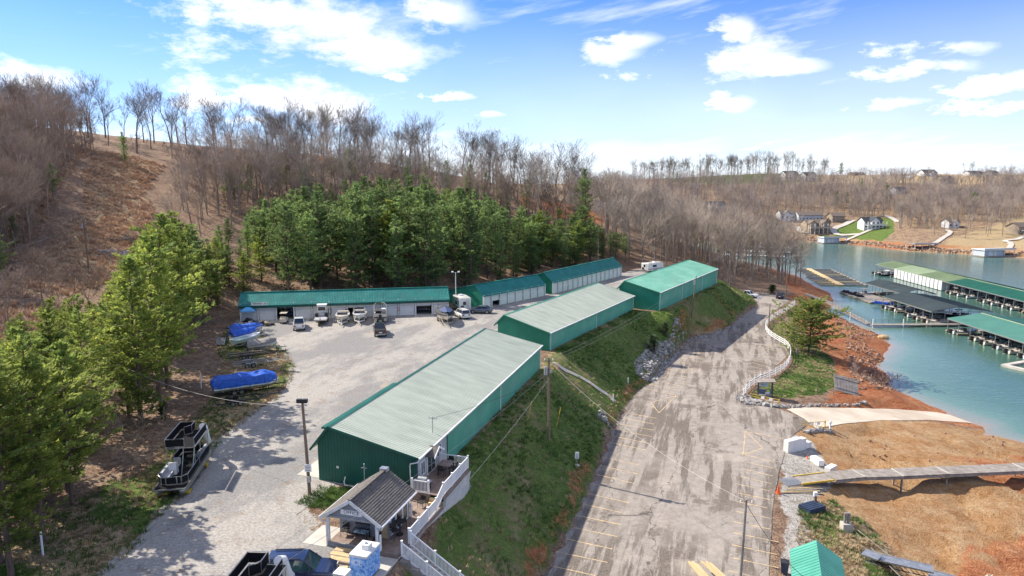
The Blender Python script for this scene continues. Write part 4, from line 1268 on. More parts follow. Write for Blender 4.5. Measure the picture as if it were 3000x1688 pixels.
# ------------------------------------------------------------------ porch furniture
wicker = mat('black_wicker', (.016, .015, .015), (.035, .03, .028), 12, .7)
cushion = mat('pale_blue_cushion', (.45, .56, .60), (.12, .20, .25), 5, .8, lo=.45, hi=.55)
def chair(name, label, pos, rz, high=False, group='black chairs around the office deck'):
    t = thing(name, label, 'chair', pos, RZ1 + rz, group)
    s = .75 if high else .42
    for x in (-.24, .24):
        for y in (-.22, .22): MB().tube([(x * 1.05, y * 1.05, 0), (x * .92, y * .92, s)], .016, 5).build('leg', wicker, t)
    MB().box((0, 0, s), (.52, .5, .05)).build('seat', wicker, t)
    b = MB(); rings = []
    for k in range(7):
        a = PI * (k / 6)
        x = -.27 * math.cos(a)
        b.tube([(x, .22 + .04 * math.sin(a), s), (x * .95, .27 + .03 * math.sin(a), s + .25 + .25 * math.sin(a))], .02, 4)
    b.box((0, .27, s + .28), (.46, .025, .36)); b.build('backrest', wicker, t)
    for x in (-.27, .27):
        MB().tube([(x, -.2, s), (x, -.2, s + .22), (x, .0, s + .25), (x, .26, s + .25)], .016, 5).build('armrest', wicker, t)
    return t
chair('patio_chair', 'black round-backed chair left of the porch bench', at1(-2.35, -7.85, .28), rad(10))
chair('patio_chair', 'black metal armchair at the right end of the office porch', at1(.45, -8.25, .28), rad(-80))
chair('patio_bar_stool', 'tall black stool nearest the front post of the office side deck', at1(1.45, -7.35, .28), rad(60), True)
chair('patio_bar_stool', 'tall black stool behind the round pub table on the side deck', at1(1.4, -5.9, .28), rad(120), True)
chair('patio_chair', 'low dark wicker chair against the office rear corner', at1(.5, -3.2, .28), rad(150))
chair('patio_chair', 'brown-cushioned wicker chair below the upper deck railing', at1(1.2, -2.2, .28), rad(-10))
bench = thing('porch_bench', 'black lattice-backed bench with pale blue cushion on the porch', 'bench', at1(-1.05, -7.75, .28), RZ1)
for x in (-.55, .55):
    for y in (-.25, .2): MB().b2(x - .025, x + .025, y - .025, y + .025, 0, .42).build('leg', black, bench)
    MB().tube([(x, -.25, .4), (x, -.27, .62), (x, .2, .65)], .02, 5).build('armrest', black, bench)
MB().b2(-.6, .6, -.28, .24, .4, .44).build('seat', black, bench)
MB().b2(-.55, .55, -.26, .18, .44, .54).build('cushion', cushion, bench)
bk = MB(); bk.b2(-.6, .6, .2, .25, .9, 1.0); bk.b2(-.6, .6, .2, .25, .5, .54)
for k in range(6):
    x = -.5 + .2 * k
    bk.bar((x - .1, .225, .52), (x + .1, .225, .92), .025, .025); bk.bar((x + .1, .225, .52), (x - .1, .225, .92), .02, .02)
bk.build('backrest', black, bench)
def table(name, label, pos, w, d, h, rnd=False):
    t = thing(name, label, 'table', pos, RZ1)
    if rnd:
        MB().disc((0, 0, h), w / 2, .05, 16).build('tabletop', wicker, t); MB().tube([(0, 0, 0), (0, 0, h)], .05, 8).build('pedestal', wicker, t); MB().disc((0, 0, .03), w * .35, .05, 12).build('base', wicker, t)
    else:
        MB().b2(-w / 2, w / 2, -d / 2, d / 2, h - .05, h).build('tabletop', wood_deck, t)
        for x in (-w / 2 + .06, w / 2 - .06):
            for y in (-d / 2 + .06, d / 2 - .06): MB().b2(x - .04, x + .04, y - .04, y + .04, 0, h - .05).build('leg', black, t)
table('pub_table', 'round black pub table on the narrow office side deck', at1(1.45, -6.6, .28), .75, .75, 1.02, True)
table('bar_table', 'square dark bar table in the far corner of the upper deck', at1(1.25, 2.8, .92), 1.15, 1.15, 1.0)
chair('patio_bar_stool', 'dark bar stool on the near side of the square deck table', at1(1.2, 1.95, .92), rad(180), True)
chair('patio_bar_stool', 'dark bar stool on the right side of the square deck table', at1(2.0, 2.7, .92), rad(-90), True)
chair('patio_bar_stool', 'dark bar stool behind the square deck table', at1(1.3, 3.6, .92), rad(0), True)
gr = thing('gas_grill', 'silver-lidded gas grill at the near edge of the upper deck', 'grill', at1(.55, -.45, .92), RZ1)
MB().b2(-.6, .6, -.28, .28, .1, .78).build('cabinet', black, gr)
lid = MB(); rings = []
for x in (-.38, .38): rings.append([(x, .26 * math.cos(PI * k / 8), .8 + .3 * math.sin(PI * k / 8)) for k in range(9)])
lid.loft(rings); lid.build('lid', alum, gr, smooth=True)
for s in (-1, 1): MB().b2(s * .42, s * .75, -.25, .25, .76, .8).build('side_shelf', steel, gr)
MB().tube([(-.3, -.3, .95), (.3, -.3, .95)], .02, 6).build('handle', steel, gr)
# ice chest on the walk
ice = thing('ice_merchandiser', 'blue and white outdoor ice box on the concrete walk below the office', 'ice box', at1(1.35, -11.55, .04), RZ1 + rad(0))
ice_blue = mat('ice_blue_wrap', (.05, .22, .62), (.35, .58, .85), 5, .3, lo=.42, hi=.60, detail=8)
MB().b2(-.62, .62, -.9, .9, .1, 1.7).build('cabinet', ice_blue, ice)
MB().b2(-.65, .65, -.93, .93, 1.7, 1.86).build('top', white_paint, ice)
MB().b2(.62, .66, -.86, -.02, .25, 1.6).build('door', ice_blue, ice); MB().b2(.62, .66, .02, .86, .25, 1.6).build('door', ice_blue, ice)
MB().b2(-.1, .4, -.2, .35, 1.86, 2.2).build('cooling_unit', white_paint, ice); MB().disc((.1, .05, 2.23), .1, .08, 10).build('fan_cap', steel, ice)
text_obj('lettering', 'ICE', .55, white_vinyl, ice, (-.1, -.907, 1.3), (PI / 2, 0, 0), .004)
MB().b2(-.6, .6, -.8, .8, 0, .1).build('plinth', black, ice)
ub = thing('utility_cabinet', 'low white cabinet in front of the blue ice box', 'cabinet', at1(.6, -13.2, .04), RZ1)
MB().b2(-.4, .4, -.35, .35, 0, 1.0).build('body', white_paint, ub); MB().b2(-.44, .44, -.39, .39, 1.0, 1.06).build('lid', white_vinyl, ub)
pb = MB().b2(-.55, .55, -.3, .3, 0, .06).build('plywood_sheet', wood_new); pb.location = at1(-.6, -11.6, .05); pb.rotation_euler = (0, 0, RZ1 + .5); tag(pb, 'loose plywood offcut lying on the gravel by the ice box', 'plywood')
pb = MB().b2(-.06, .06, -.9, .9, 0, .09).build('timber_plank', wood_new); pb.location = at1(.1, -11.9, .05); pb.rotation_euler = (0, 0, RZ1 - .3); tag(pb, 'single yellow timber lying on the gravel by the ice box', 'plank')

# ------------------------------------------------------------------ painted stall lines on the lower road
line_paint = mat('faded_yellow_line', (.60, .41, .18), (.30, .255, .20), 2.2, .8, world=True, lo=.38, hi=.62)
def painted(p, q, w=.12):
    p, q = Vector(p), Vector(q)
    d = (q - p).normalized(); s = Vector((-d.y, d.x)) * w / 2
    o = MB().poly([(p.x - s.x, p.y - s.y, ZL + .037), (p.x + s.x, p.y + s.y, ZL + .037), (q.x + s.x, q.y + s.y, ZL + .037), (q.x - s.x, q.y - s.y, ZL + .037)]).build('painted_line', line_paint, ROADO)
LL = [(220, 1383), (265, 1298), (313, 1217), (353, 1145), (388, 1073), (422, 1003), (453, 938), (483, 878), (508, 820), (538, 768), (563, 717), (608, 627), (628, 587), (645, 548), (668, 512), (690, 475), (692, 440)]
LR = [(520, 1449), (590, 1367), (620, 1284), (648, 1207), (675, 1134), (700, 1064), (720, 998), (743, 935), (757, 880), (785, 822), (800, 768), (832, 674), (848, 632), (862, 590), (870, 550), (880, 513), (893, 477)]
LL += [(800, 290), (830, 263), (893, 245), (915, 222), (935, 196), (953, 172), (968, 148), (985, 125), (1005, 100), (1020, 78), (1037, 58), (1050, 38), (1075, 20), (1095, 2)]
LR += [(1010, 333), (1035, 305), (1060, 282), (1080, 254), (1100, 226), (1115, 200), (1133, 174), (1150, 148), (1165, 125), (1183, 103), (1200, 80), (1215, 60), (1235, 40), (1250, 22)]
LL += [(1440, 555), (1430, 700), (1420, 740), (1422, 787), (1405, 835), (1393, 884), (1393, 937), (1382, 990), (1378, 1050), (1370, 1116), (1365, 1183), (1357, 1258), (1345, 1335), (1337, 1418), (1487, 115), (1480, 132), (1470, 155), (1450, 180), (1500, 80), (1520, 40), (1530, 15)]
LR += [(1685, 605), (1625, 748), (1610, 785), (1610, 833), (1600, 880), (1590, 925), (1595, 980), (1575, 1030), (1595, 1095), (1590, 1160), (1640, 1240), (1635, 1318), (1645, 1400), (1470, 1449), (1580, 140), (1572, 158), (1550, 172), (1525, 198), (1610, 105), (1640, 62), (1650, 36)]
for a, b in zip(LL, LR): painted(G('Q3', *a, ZL), G('Q3', *b, ZL))
for tri in ([(1015, 335), (907, 443), (855, 380)], [(1440, 553), (1545, 660), (1425, 703)]):
    for i in range(3): painted(G('Q3', *tri[i], ZL), G('Q3', *tri[(i + 1) % 3], ZL))

# ------------------------------------------------------------------ vehicles
def paint(name, c, c2=None): return mat(name, c, c2 or tuple(v * .85 for v in c), .8, .25, .0, coat=.8, spec=.5)
p_white = paint('white_car_paint', (.72, .72, .72)); p_black = paint('black_car_paint', (.014, .015, .018)); p_grey = paint('grey_car_paint', (.12, .13, .15)); p_navy = paint('navy_car_paint', (.012, .020, .055)); p_ash = paint('dark_brown_car_paint', (.035, .030, .030))
lamp_red = mat('red_lamp', (.35, .01, .01), rough=.2); lamp_clear = mat('clear_lamp', (.7, .7, .72), rough=.1); rim_m = mat('wheel_rim', (.45, .45, .46), (.3, .3, .3), 5, .3, .8)
tint = mat('tinted_glass', (.012, .014, .016), (.02, .025, .03), 1, .05, spec=.8)
tint_green = mat('greenish_windscreen', (.04, .10, .09), (.02, .05, .05), 1, .04, spec=.8)
def wheels(t, xs, ys, r, wd=.24, spin=0):
    for x in xs:
        for y in ys:
            w = MB().disc((x, y, r), r, wd, 16, axis='x').build('wheel', rubber, t, smooth=True)
            s = 1 if x > 0 else -1
            MB().disc((x + s * (wd / 2 + .005), y, r), r * .62, .03, 12, axis='x').build('rim', rim_m, w)
def car(name, label, cat, pos, rz, pm, kind, glass_m=tint):
    t = thing(name, label, cat, (pos[0], pos[1], pos[2] if len(pos) > 2 else .05), rz)
    if kind == 'sedan':
        st = [(-2.32, .78, .35, .62, .92), (-2.15, .86, .26, .62, 1.0), (-1.5, .9, .2, .6, 1.02), (0, .91, .2, .6, .98), (1.0, .91, .2, .6, .95), (1.75, .88, .22, .58, .82), (2.2, .8, .28, .52, .68), (2.35, .68, .36, .5, .6)]
        belt = (-1.95, 1.15, .97); roof = (-1.05, .28, 1.44); wy = (-1.4, 1.42); r = .33
    elif kind == 'suv':
        st = [(-2.3, .8, .4, .7, 1.05), (-2.2, .9, .3, .7, 1.08), (-1.4, .94, .25, .68, 1.08), (0, .95, .25, .66, 1.06), (1.1, .95, .25, .64, 1.03), (1.8, .92, .27, .62, .98), (2.25, .84, .34, .58, .84), (2.38, .72, .42, .56, .7)]
        belt = (-2.22, 1.2, 1.05); roof = (-1.95, .45, 1.72); wy = (-1.42, 1.45); r = .37
    else:
        st = [(-2.85, .92, .5, .8, 1.08), (-2.8, .98, .45, .8, 1.1), (-1, .99, .4, .75, 1.12), (0, .99, .38, .75, 1.12), (1.2, .99, .38, .75, 1.12), (2.1, .97, .4, .75, 1.08), (2.7, .92, .45, .7, .98), (2.85, .82, .52, .7, .86)]
        belt = (-.95, 1.35, 1.1); roof = (-.75, .65, 1.86); wy = (-1.85, 1.85); r = .41
    b = MB(); rings = []
    for (y, w, zb, zm, zt) in st:
        rings.append([(-w * .9, y, zb), (-w, y, zb + .12), (-w, y, zm), (-w * .97, y, zt - .1), (-w * .9, y, zt), (w * .9, y, zt), (w * .97, y, zt - .1), (w, y, zm), (w, y, zb + .12), (w * .9, y, zb)])
    b.loft(rings)
    body = b.build('body', pm, t, smooth=True, angle=40)
    W = .9 if kind != 'pickup' else .93
    g = MB()
    g.loft([[(-W * .93, belt[0], belt[2] - .03), (W * .93, belt[0], belt[2] - .03), (W * .93, belt[1], belt[2] - .03), (-W * .93, belt[1], belt[2] - .03)],
            [(-W * .74, roof[0], roof[2] - .02), (W * .74, roof[0], roof[2] - .02), (W * .74, roof[1], roof[2] - .02), (-W * .74, roof[1], roof[2] - .02)]])
    g.build('windows', glass_m, t)
    rf = MB(); rr = []
    for k, (dz, in_) in enumerate(((-.03, 0), (.02, .01), (.045, .12))):
        rr.append([(-W * .765 + in_, roof[0] - .03 + in_, roof[2] + dz), (W * .765 - in_, roof[0] - .03 + in_, roof[2] + dz), (W * .765 - in_, roof[1] + .03 - in_, roof[2] + dz), (-W * .765 + in_, roof[1] + .03 - in_, roof[2] + dz)])
    rf.loft(rr)
    for s in (-1, 1):
        for (yb, yt) in ((belt[0], roof[0]), (belt[1], roof[1])):
            rf.bar((s * W * .925, yb, belt[2] - .03), (s * W * .745, yt, roof[2]), .08, .08)
        ym = (belt[0] + belt[1]) / 2; rf.bar((s * W * .935, ym, belt[2] - .03), (s * W * .75, (roof[0] + roof[1]) / 2, roof[2]), .06, .05)
    rf.build('roof', pm, t, smooth=True)
    wheels(t, (-st[3][1] + .1, st[3][1] - .1), wy, r)
    arch = MB()
    for s in (-1, 1):
        for y in wy: arch.disc((s * (st[3][1] - .08), y, r + .02), r * 1.17, .18, 16, axis='x')
    arch.build('wheel_arch', black, t)
    e = st[0]; f = st[-2]
    for s in (-1, 1):
        MB().b2(s * e[1] * .72 - .13, s * e[1] * .72 + .13, e[0] - .05, e[0] + .12, e[4] - .32, e[4] - .08).build('tail_light', lamp_red, t)
        MB().b2(s * f[1] * .72 - .16, s * f[1] * .72 + .16, f[0] - .12, f[0] + .09, f[4] - .2, f[4] - .05).build('headlight', lamp_clear, t)
        m_ = MB(); m_.box((s * (W + .14), belt[1] - .35, belt[2] + .08), (.22, .1, .16)); m_.build('mirror', black if kind == 'pickup' else pm, t)
    MB().b2(-e[1] * .95, e[1] * .95, e[0] - .1, e[0] + .06, .4, .6).build('bumper', steel if kind == 'pickup' else pm, t)
    MB().b2(-.55, .55, st[-1][0] - .05, st[-1][0] + .04, .42, .62).build('grille', black, t)
    MB().b2(-.26, .26, e[0] - .06, e[0] + .05, e[4] - .34, e[4] - .2).build('number_plate', white_vinyl, t)
    if kind == 'pickup':
        MB().b2(-.82, .82, -2.72, -1.08, 1.1, 1.15).build('bed_cover', black, t)
        for s in (-1, 1): MB().b2(s * .84, s * .96, -2.8, -1.0, 1.08, 1.2).build('bed_rail', pm, t)
        MB().b2(-.95, .95, -2.84, -2.74, .62, 1.2).build('tailgate', pm, t)
    if kind == 'suv':
        for s in (-1, 1): MB().bar((s * .6, -1.7, 1.82), (s * .6, .2, 1.82), .05, .05).build('roof_rack', black, t)
    return t
def facing(dx, dy): return math.atan2(-dx, dy)
NA = (.186, -.983)                       # the way the yard garage faces
car('pickup_truck', 'white pickup with black bed cover nosed in toward the golf cart', 'pickup', G('Q6', 634, 520), facing(-.3, 1), p_white, 'pickup')
car('pickup_truck', 'dark brown pickup standing alone in the middle of the gravel yard', 'pickup', G('Q6', 1395, 575), facing(-.24, 1), p_ash, 'pickup')
car('sport_utility_car', 'white sport utility car beside the black-covered boat', 'car', G('Q6', 2170, 420), facing(-.45, 1), p_white, 'suv')
car('sedan', 'dark grey sedan parked by the white camper trailer', 'car', G('Q6', 2345, 378), facing(-1, .12), p_grey, 'sedan')
car('sport_utility_car', 'navy and black crossover parked below the office porch at the picture edge', 'car', (-13.9, 41.35, .05), facing(1, .05), p_navy, 'suv', tint_green)
car('pickup_truck', 'small white pickup on the far bend of the lower road', 'pickup', (*G('R6', 490, 955, ZL), ZL + .05), facing(.75, -.65), p_white, 'pickup')
car('sport_utility_car', 'dark blue utility car parked by the pole at the far road end', 'car', (*G('R6', 735, 962, ZL), ZL + .05), facing(.5, 1), p_navy, 'suv')

# ------------------------------------------------------------------ boats, trailers
vinyl_dim = mat('dim_vinyl', (.22, .20, .19), (.15, .14, .13), 3, .6)
def hull_rings(L, B, D, bow=.35, n=10):
    R = []
    for i in range(n + 1):
        t = i / n
        w = B / 2 * (.94 + .06 * min(1, t * 4)) if t < .45 else B / 2 * max(.03, 1 - ((t - .45) / .55) ** 2.3)
        zk = 0 if t < .5 else D * .75 * ((t - .5) / .5) ** 2.4
        zg = D + bow * t ** 2
        y = -L / 2 + L * t
        zc = zk + (zg - zk) * .42
        R.append([(-w, y, zg), (-w * .86, y, zc), (0, y, zk), (w * .86, y, zc), (w, y, zg)])
    return R
def trailer_parts(t, L, W, wy, r=.33, tongue=1.6, m=steel, double=False, bunk=None, zf=.5):
    for s in (-1, 1):
        MB().bar((s * W / 2, -L / 2, zf), (s * W / 2, L / 2 - 1.2, zf), .09, .12).build('frame_rail', m, t)
        MB().bar((s * W / 2, L / 2 - 1.25, zf), (0, L / 2 + .2, zf), .09, .12).build('frame_rail', m, t)
        if bunk: MB().bar((s * W * .3, -L / 2 - .1, zf + .22), (s * W * .3, L / 2 - 1.6, zf + .22), .16, .1).build('bunk', bunk, t)
    MB().bar((0, L / 2 - .6, zf), (0, L / 2 + tongue, zf - .06), .1, .12).build('tongue', m, t)
    for y in (-L / 2 + .1, 0, L / 2 - 1.3): MB().bar((-W / 2, y, zf - .02), (W / 2, y, zf - .02), .08, .08).build('crossmember', m, t)
    ys = (wy - .42, wy + .42) if double else (wy,)
    wheels(t, (-W / 2 - .18, W / 2 + .18), ys, r, .2)
    for s in (-1, 1):
        f = MB(); rg = []
        hl = r * 1.25 + (.42 if double else 0)
        for x in (s * (W / 2 + .05), s * (W / 2 + .32)): rg.append([(x, wy - hl, r + .05), (x, wy - hl * .7, r * 2.15), (x, wy + hl * .7, r * 2.15), (x, wy + hl, r + .05), (x, wy + hl * .7, r * 2.05), (x, wy - hl * .7, r * 2.05)])
        f.loft(rg); f.build('fender', m, t)
    MB().tube([(0, L / 2 + tongue - .3, zf - .3), (0, L / 2 + tongue - .3, zf + .35)], .04, 6).build('jack', m, t)
    wn = MB(); wn.bar((0, L / 2 - .1, zf), (0, L / 2 + .05, zf + .8), .08, .1); wn.disc((0, L / 2 + .05, zf + .8), .09, .16, 10, axis='x'); wn.build('winch_post', m, t)
def boat(name, label, pos, rz, L, B, hull_m, style, trailer=steel, group=None, z=.55, D=.85, deck_m=None, accent=None):
    t = thing(name, label, 'boat', (pos[0], pos[1], pos[2] if len(pos) > 2 else .03), rz, group)
    R = hull_rings(L, B, D)
    h = MB(); h.loft([[(x, y, zz + z) for x, y, zz in r] for r in R], cap=True)
    h.build('hull', hull_m, t, smooth=True, angle=30)
    st = MB()
    for s in (0, -1):
        st.tube([(r[s][0] * 1.01, r[s][1], r[s][2] + z) for r in R], .045, 5)
    st.build('rub_rail', accent or white_paint, t)
    dk = MB(); dk.loft([[(-abs(r[0][0]) * .93, r[0][1], r[0][2] + z + .015), (0, r[0][1], r[0][2] + z + .06), (abs(r[0][0]) * .93, r[0][1], r[0][2] + z + .015)] for r in R[5:]], closed=False)
    g = R[0][0][2] + z
    if style in ('open', 'bow'):
        dk.build('foredeck', deck_m or gel_white, t, smooth=True)
        c = MB(); c.b2(-B * .4, B * .4, -L * .46, L * .05, g - .02, g + .02); c.build('cockpit_floor', vinyl_grey, t)
        ws = MB(); y0 = L * .07
        for s in (-1, 1): ws.poly([(0, y0 + .35, g + .1), (s * B * .42, y0 - .3, g + .08), (s * B * .36, y0 - .55, g + .55), (0, y0, g + .58)])
        ws.build('windshield', tint, t)
        sm_ = gel_cream if trailer else vinyl_dim
        for s in (-1, 1):
            MB().b2(s * B * .22 - .28, s * B * .22 + .28, -L * .14, -L * .02, g, g + .42).build('seat', sm_, t)
        MB().b2(-B * .42, B * .42, -L * .47, -L * .38, g, g + .35).build('rear_bench', sm_, t)
        if style == 'bow':
            MB().loft([[(-B * .25, L * .2, g + .2), (B * .25, L * .2, g + .2), (B * .12, L * .42, g + .33), (-B * .12, L * .42, g + .33)], [(-B * .23, L * .2, g + .25), (B * .23, L * .2, g + .25), (B * .1, L * .41, g + .38), (-B * .1, L * .41, g + .38)]]).build('bow_cushion', accent or vinyl_grey, t)
            tw = MB()
            tw.tube([(-B * .46, -L * .1, g), (-B * .42, L * -.02, g + 1.0), (-B * .3, L * .0, g + 1.35), (B * .3, L * .0, g + 1.35), (B * .42, L * -.02, g + 1.0), (B * .46, -L * .1, g)], .05, 6)
            tw.build('tower', alum, t, smooth=True)
    elif style in ('cover', 'tarp'):
        m = {'cover': tarp_dark, 'tarp': tarp}[style]
        if accent and style == 'cover': m = accent
        cv = MB(); rg = []; rk = random.Random(int(pos[0] * 10))
        for i, r in enumerate(R):
            t_ = i / (len(R) - 1); w = abs(r[0][0]) * 1.05 + .03; zz = r[0][2] + z
            hgt = (.75 * math.sin(min(1, t_ * 2.2 + .25) * PI * .75) if t_ < .8 else .35 * (1 - t_) / .2 + .1) + rk.uniform(-.07, .07)
            rg.append([(-w - .02, r[0][1], zz - .28 + rk.uniform(-.06, .06)), (-w, r[0][1], zz), (-w * .5, r[0][1] + rk.uniform(-.05, .05), zz + hgt * .75 + rk.uniform(-.05, .05)), (0, r[0][1], zz + hgt + rk.uniform(-.03, .05)), (w * .5, r[0][1], zz + hgt * .72 + rk.uniform(-.05, .05)), (w, r[0][1], zz), (w + .02, r[0][1], zz - .28 + rk.uniform(-.06, .06))])
        cv.loft(rg, closed=False); cv.poly(rg[0]); cv.build('cover', m, t, smooth=True, angle=50)
    else:
        dk.build('foredeck', deck_m or gel_white, t, smooth=True)
    if trailer: trailer_parts(t, L * .95, B * .72, -L * .15, m=trailer, double=L > 6.5)
    return t
fa = facing(*NA)
bs = boat('bow_boat', 'cream open-bow boat on a trailer right of the aluminium workboat', G('Q6', 1043, 470), fa, 6.0, 2.4, gel_cream, 'open', white_paint, deck_m=gel_cream)
boat('ski_boat', 'white ski boat with grey bow cushions before the half-open garage door', G('Q6', 1205, 455), fa, 6.4, 2.5, gel_white, 'bow', white_paint, accent=vinyl_grey)
boat('covered_cruiser', 'large boat under black and navy covers on a trailer beside the concrete apron', G('Q6', 2012, 462), facing(.2, -1), 8.8, 3.1, gel_cream, 'cover', alum, accent=tarp_dark, D=1.25)
nv = MB(); nv.loft([[(-1.2, -.4, 2.35), (0, -.5, 2.85), (1.2, -.4, 2.35)], [(-1.05, 1.9, 2.4), (0, 2.0, 2.72), (1.05, 1.9, 2.4)], [(-.45, 3.6, 2.45), (0, 3.8, 2.6), (.45, 3.6, 2.45)]], closed=False)
cc = [o for o in bpy.data.objects if o.name.startswith('covered_cruiser')][0]
nv.build('navy_bow_cover', tarp_navy, cc, smooth=True)
MB().tube([(-1.2, -2.2, 1.8), (-1.1, -2.0, 3.0), (1.1, -2.0, 3.0), (1.2, -2.2, 1.8)], .05, 6).build('arch', black, cc, smooth=True)
# aluminium work boat with a small wheelhouse, ramp toward the camera
wb = thing('work_boat', 'aluminium workboat with small wheelhouse and flat deck on a trailer', 'boat', (*G('Q6', 845, 470), .03), fa)
h = MB(); h.loft([[(-1.15, -3, 1.0), (-1.0, -3, .55), (1.0, -3, .55), (1.15, -3, 1.0)], [(-1.2, 1.5, 1.0), (-1.05, 1.5, .55), (1.05, 1.5, .55), (1.2, 1.5, 1.0)], [(-1.15, 3, 1.1), (-1.1, 3, .95), (1.1, 3, .95), (1.15, 3, 1.1)]]); h.build('hull', alum, wb)
MB().b2(-1.05, 1.05, -2.9, 2.9, 1.0, 1.06).build('deck', vinyl_grey, wb)
wh = MB(); wh.b2(-.8, .8, -2.6, -1.3, 1.06, 3.0); who = wh.build('wheelhouse', gel_white, wb)
MB().b2(-.65, .65, -1.31, -1.27, 2.05, 2.7).build('windscreen', tint, wb)
MB().b2(-.9, .9, -2.7, -1.2, 3.0, 3.1).build('wheelhouse_roof', white_paint, wb)
for s in (-1, 1): MB().b2(s * .6, s * 1.12, -.9, -.1, 1.06, 1.7).build('deck_locker', black, wb)
MB().b2(-.5, .5, -1.25, -.5, 1.06, 1.75).build('console', steel, wb)
trailer_parts(wb, 5.6, 1.7, -.8, m=black)
# tritoon behind the dark pickup
def pontoon(name, label, pos, rz, L, W, upper, z0=.55, tubes=2, rail_m=black_mat, group=None):
    t = thing(name, label, 'pontoon boat', (pos[0], pos[1], pos[2] if len(pos) > 2 else .03), rz, group)
    for k in range(tubes):
        x = (-W / 2 + .35) + (W - .7) * k / (tubes - 1)
        MB().tube([(x, -L / 2 + .1, z0), (x, L / 2 - .9, z0), (x, L / 2 - .3, z0 + .12), (x, L / 2 + .1, z0 + .28)], [.32, .32, .26, .04], 12).build('pontoon', alum, t, smooth=True)
    MB().b2(-W / 2, W / 2, -L / 2, L / 2, z0 + .34, z0 + .44).build('deck', alum, t)
    MB().b2(-W / 2 + .06, W / 2 - .06, -L / 2 + .06, L / 2 - .06, z0 + .44, z0 + .455).build('carpet', black_mat, t)
    zd = z0 + .455
    for s in (-1, 1): MB().b2(s * W / 2, s * (W / 2 + .03), -L / 2, L / 2 - .4, z0 + .16, z0 + .34).build('side_skirt', wood_tan if upper else alum, t)
    def fence(pts, h=.72, z=zd):
        for (a, b) in zip(pts[:-1], pts[1:]):
            a, b = Vector((*a, z)), Vector((*b, z))
            up = Vector((0, 0, 1))
            MB().bar(a + up * (h * .52), b + up * (h * .52), .03, h * .78).build('rail_panel', rail_m, t)
            f = MB(); f.tube([a + up * .06, a + up * h, b + up * h, b + up * .06], .028, 5); f.tube([a + up * .1, b + up * .1], .022, 5); f.build('rail_frame', alum, t)
    x, yb, yf = W / 2 - .08, -L / 2 + .4, L / 2 - .75
    fence([(-x, yb), (-x, -.6)]); fence([(-x, -.55), (-x, yf - .5), (-x + .35, yf)]); fence([(-x + .4, yf), (-.45, yf)]); fence([(-.4, yf), (.4, yf)]); fence([(.45, yf), (x - .4, yf), (x, yf - .6), (x, 0)]); fence([(x, -.9), (x, yb), (-x, yb)])
    # furniture: lounge seats, helm console
    def lounge(x0, x1, y0, y1, back):
        MB().b2(x0, x1, y0, y1, zd + .05, zd + .4).build('seat', vinyl_grey, t)
        if back == 'x-': MB().b2(x0, x0 + .18, y0, y1, zd + .4, zd + .8).build('backrest', vinyl_grey, t)
        elif back == 'x+': MB().b2(x1 - .18, x1, y0, y1, zd + .4, zd + .8).build('backrest', vinyl_grey, t)
        else: MB().b2(x0, x1, y0, y0 + .18, zd + .4, zd + .8).build('backrest', vinyl_grey, t)
    lounge(x - .75, x - .1, yf - 2.4, yf - .8, 'x+'); lounge(-x + .1, -x + .7, -L / 2 + .6, -L / 2 + 2.0, 'x-')
    cs = MB(); cs.loft([[(x - .95, .6, zd), (x - .2, .6, zd), (x - .2, 1.25, zd), (x - .95, 1.25, zd)], [(x - .9, .65, zd + .9), (x - .25, .65, zd + .9), (x - .25, 1.05, zd + 1.0), (x - .9, 1.05, zd + 1.0)]]); cs.build('helm_console', white_paint, t)
    MB().b2(x - .9, x - .3, -.2, .3, zd + .35, zd + .45).build('helm_seat', vinyl_grey, t); MB().b2(x - .9, x - .3, -.28, -.2, zd + .4, zd + .95).build('backrest', vinyl_grey, t)
    MB().b2(-.25, .25, -L / 2 - .55, -L / 2, z0 + .1, z0 + 1.1).build('outboard_motor', black, t)
    if upper:
        zu = zd + 2.05; ya, yb2 = -L / 2 + .3, .6
        for px in (-x + .05, x - .05):
            for py in (ya + .1, -1.2, yb2 - .1): MB().tube([(px, py, zd), (px, py, zu)], .035, 6).build('post', alum, t)
        for px in (-x + .05, -.25): MB().tube([(px if px < -.5 else -.25, yb2 + .9, zd), (px if px < -.5 else -.25, yb2 - .1, zu)], .035, 6).build('ladder_rail', alum, t)
        MB().b2(-x, x, ya, yb2, zu, zu + .08).build('upper_deck', alum, t); MB().b2(-x + .05, x - .05, ya + .05, yb2 - .05, zu + .08, zu + .095).build('upper_carpet', black_mat, t)
        z = zu + .09
        fence([(x, yb2), (x, ya), (-.1, ya)], .8, z); fence([(-.05, ya), (-.05, ya + 1.0), (.45, ya + 1.5)], .8, z); fence([(-.35, yb2), (x, yb2)], .8, z); fence([(-x, yb2), (-x, ya + .6)], .8, z)
        sl = MB(); sl.tube([(-x + .45, ya + .1, z + .3), (-x + .45, ya - .5, z), (-x + .5, ya - 1.3, zd + .7), (-x + .6, ya - 1.9, zd + .2)], [.3, .3, .3, .3], 10); sl.build('water_slide', white_vinyl, t, smooth=True)
    return t
p_ = pontoon('double_deck_pontoon', 'black two-deck pontoon boat with slide on yellow dollies at the yard edge', (-28.75, 56.6), facing(1.3, -7.6), 8.3, 2.5, True)
for s in (-1, 1):
    for y in (-2.6, 2.9):
        q = MB(); q.b2(s * .9 - .4, s * .9 + .4, y - .3, y + .3, .12, .26); q.b2(s * .9 - .35, s * .9 - .25, y - .2, y + .2, 0, .14); q.b2(s * .9 + .25, s * .9 + .35, y - .2, y + .2, 0, .14); q.build('dolly', yellow_paint, p_)
pontoon('double_deck_pontoon', 'black two-deck pontoon boat cut by the lower picture edge beside the dark crossover', (-14.9, 34.1), facing(-.4, -7.6), 8.3, 2.5, True)
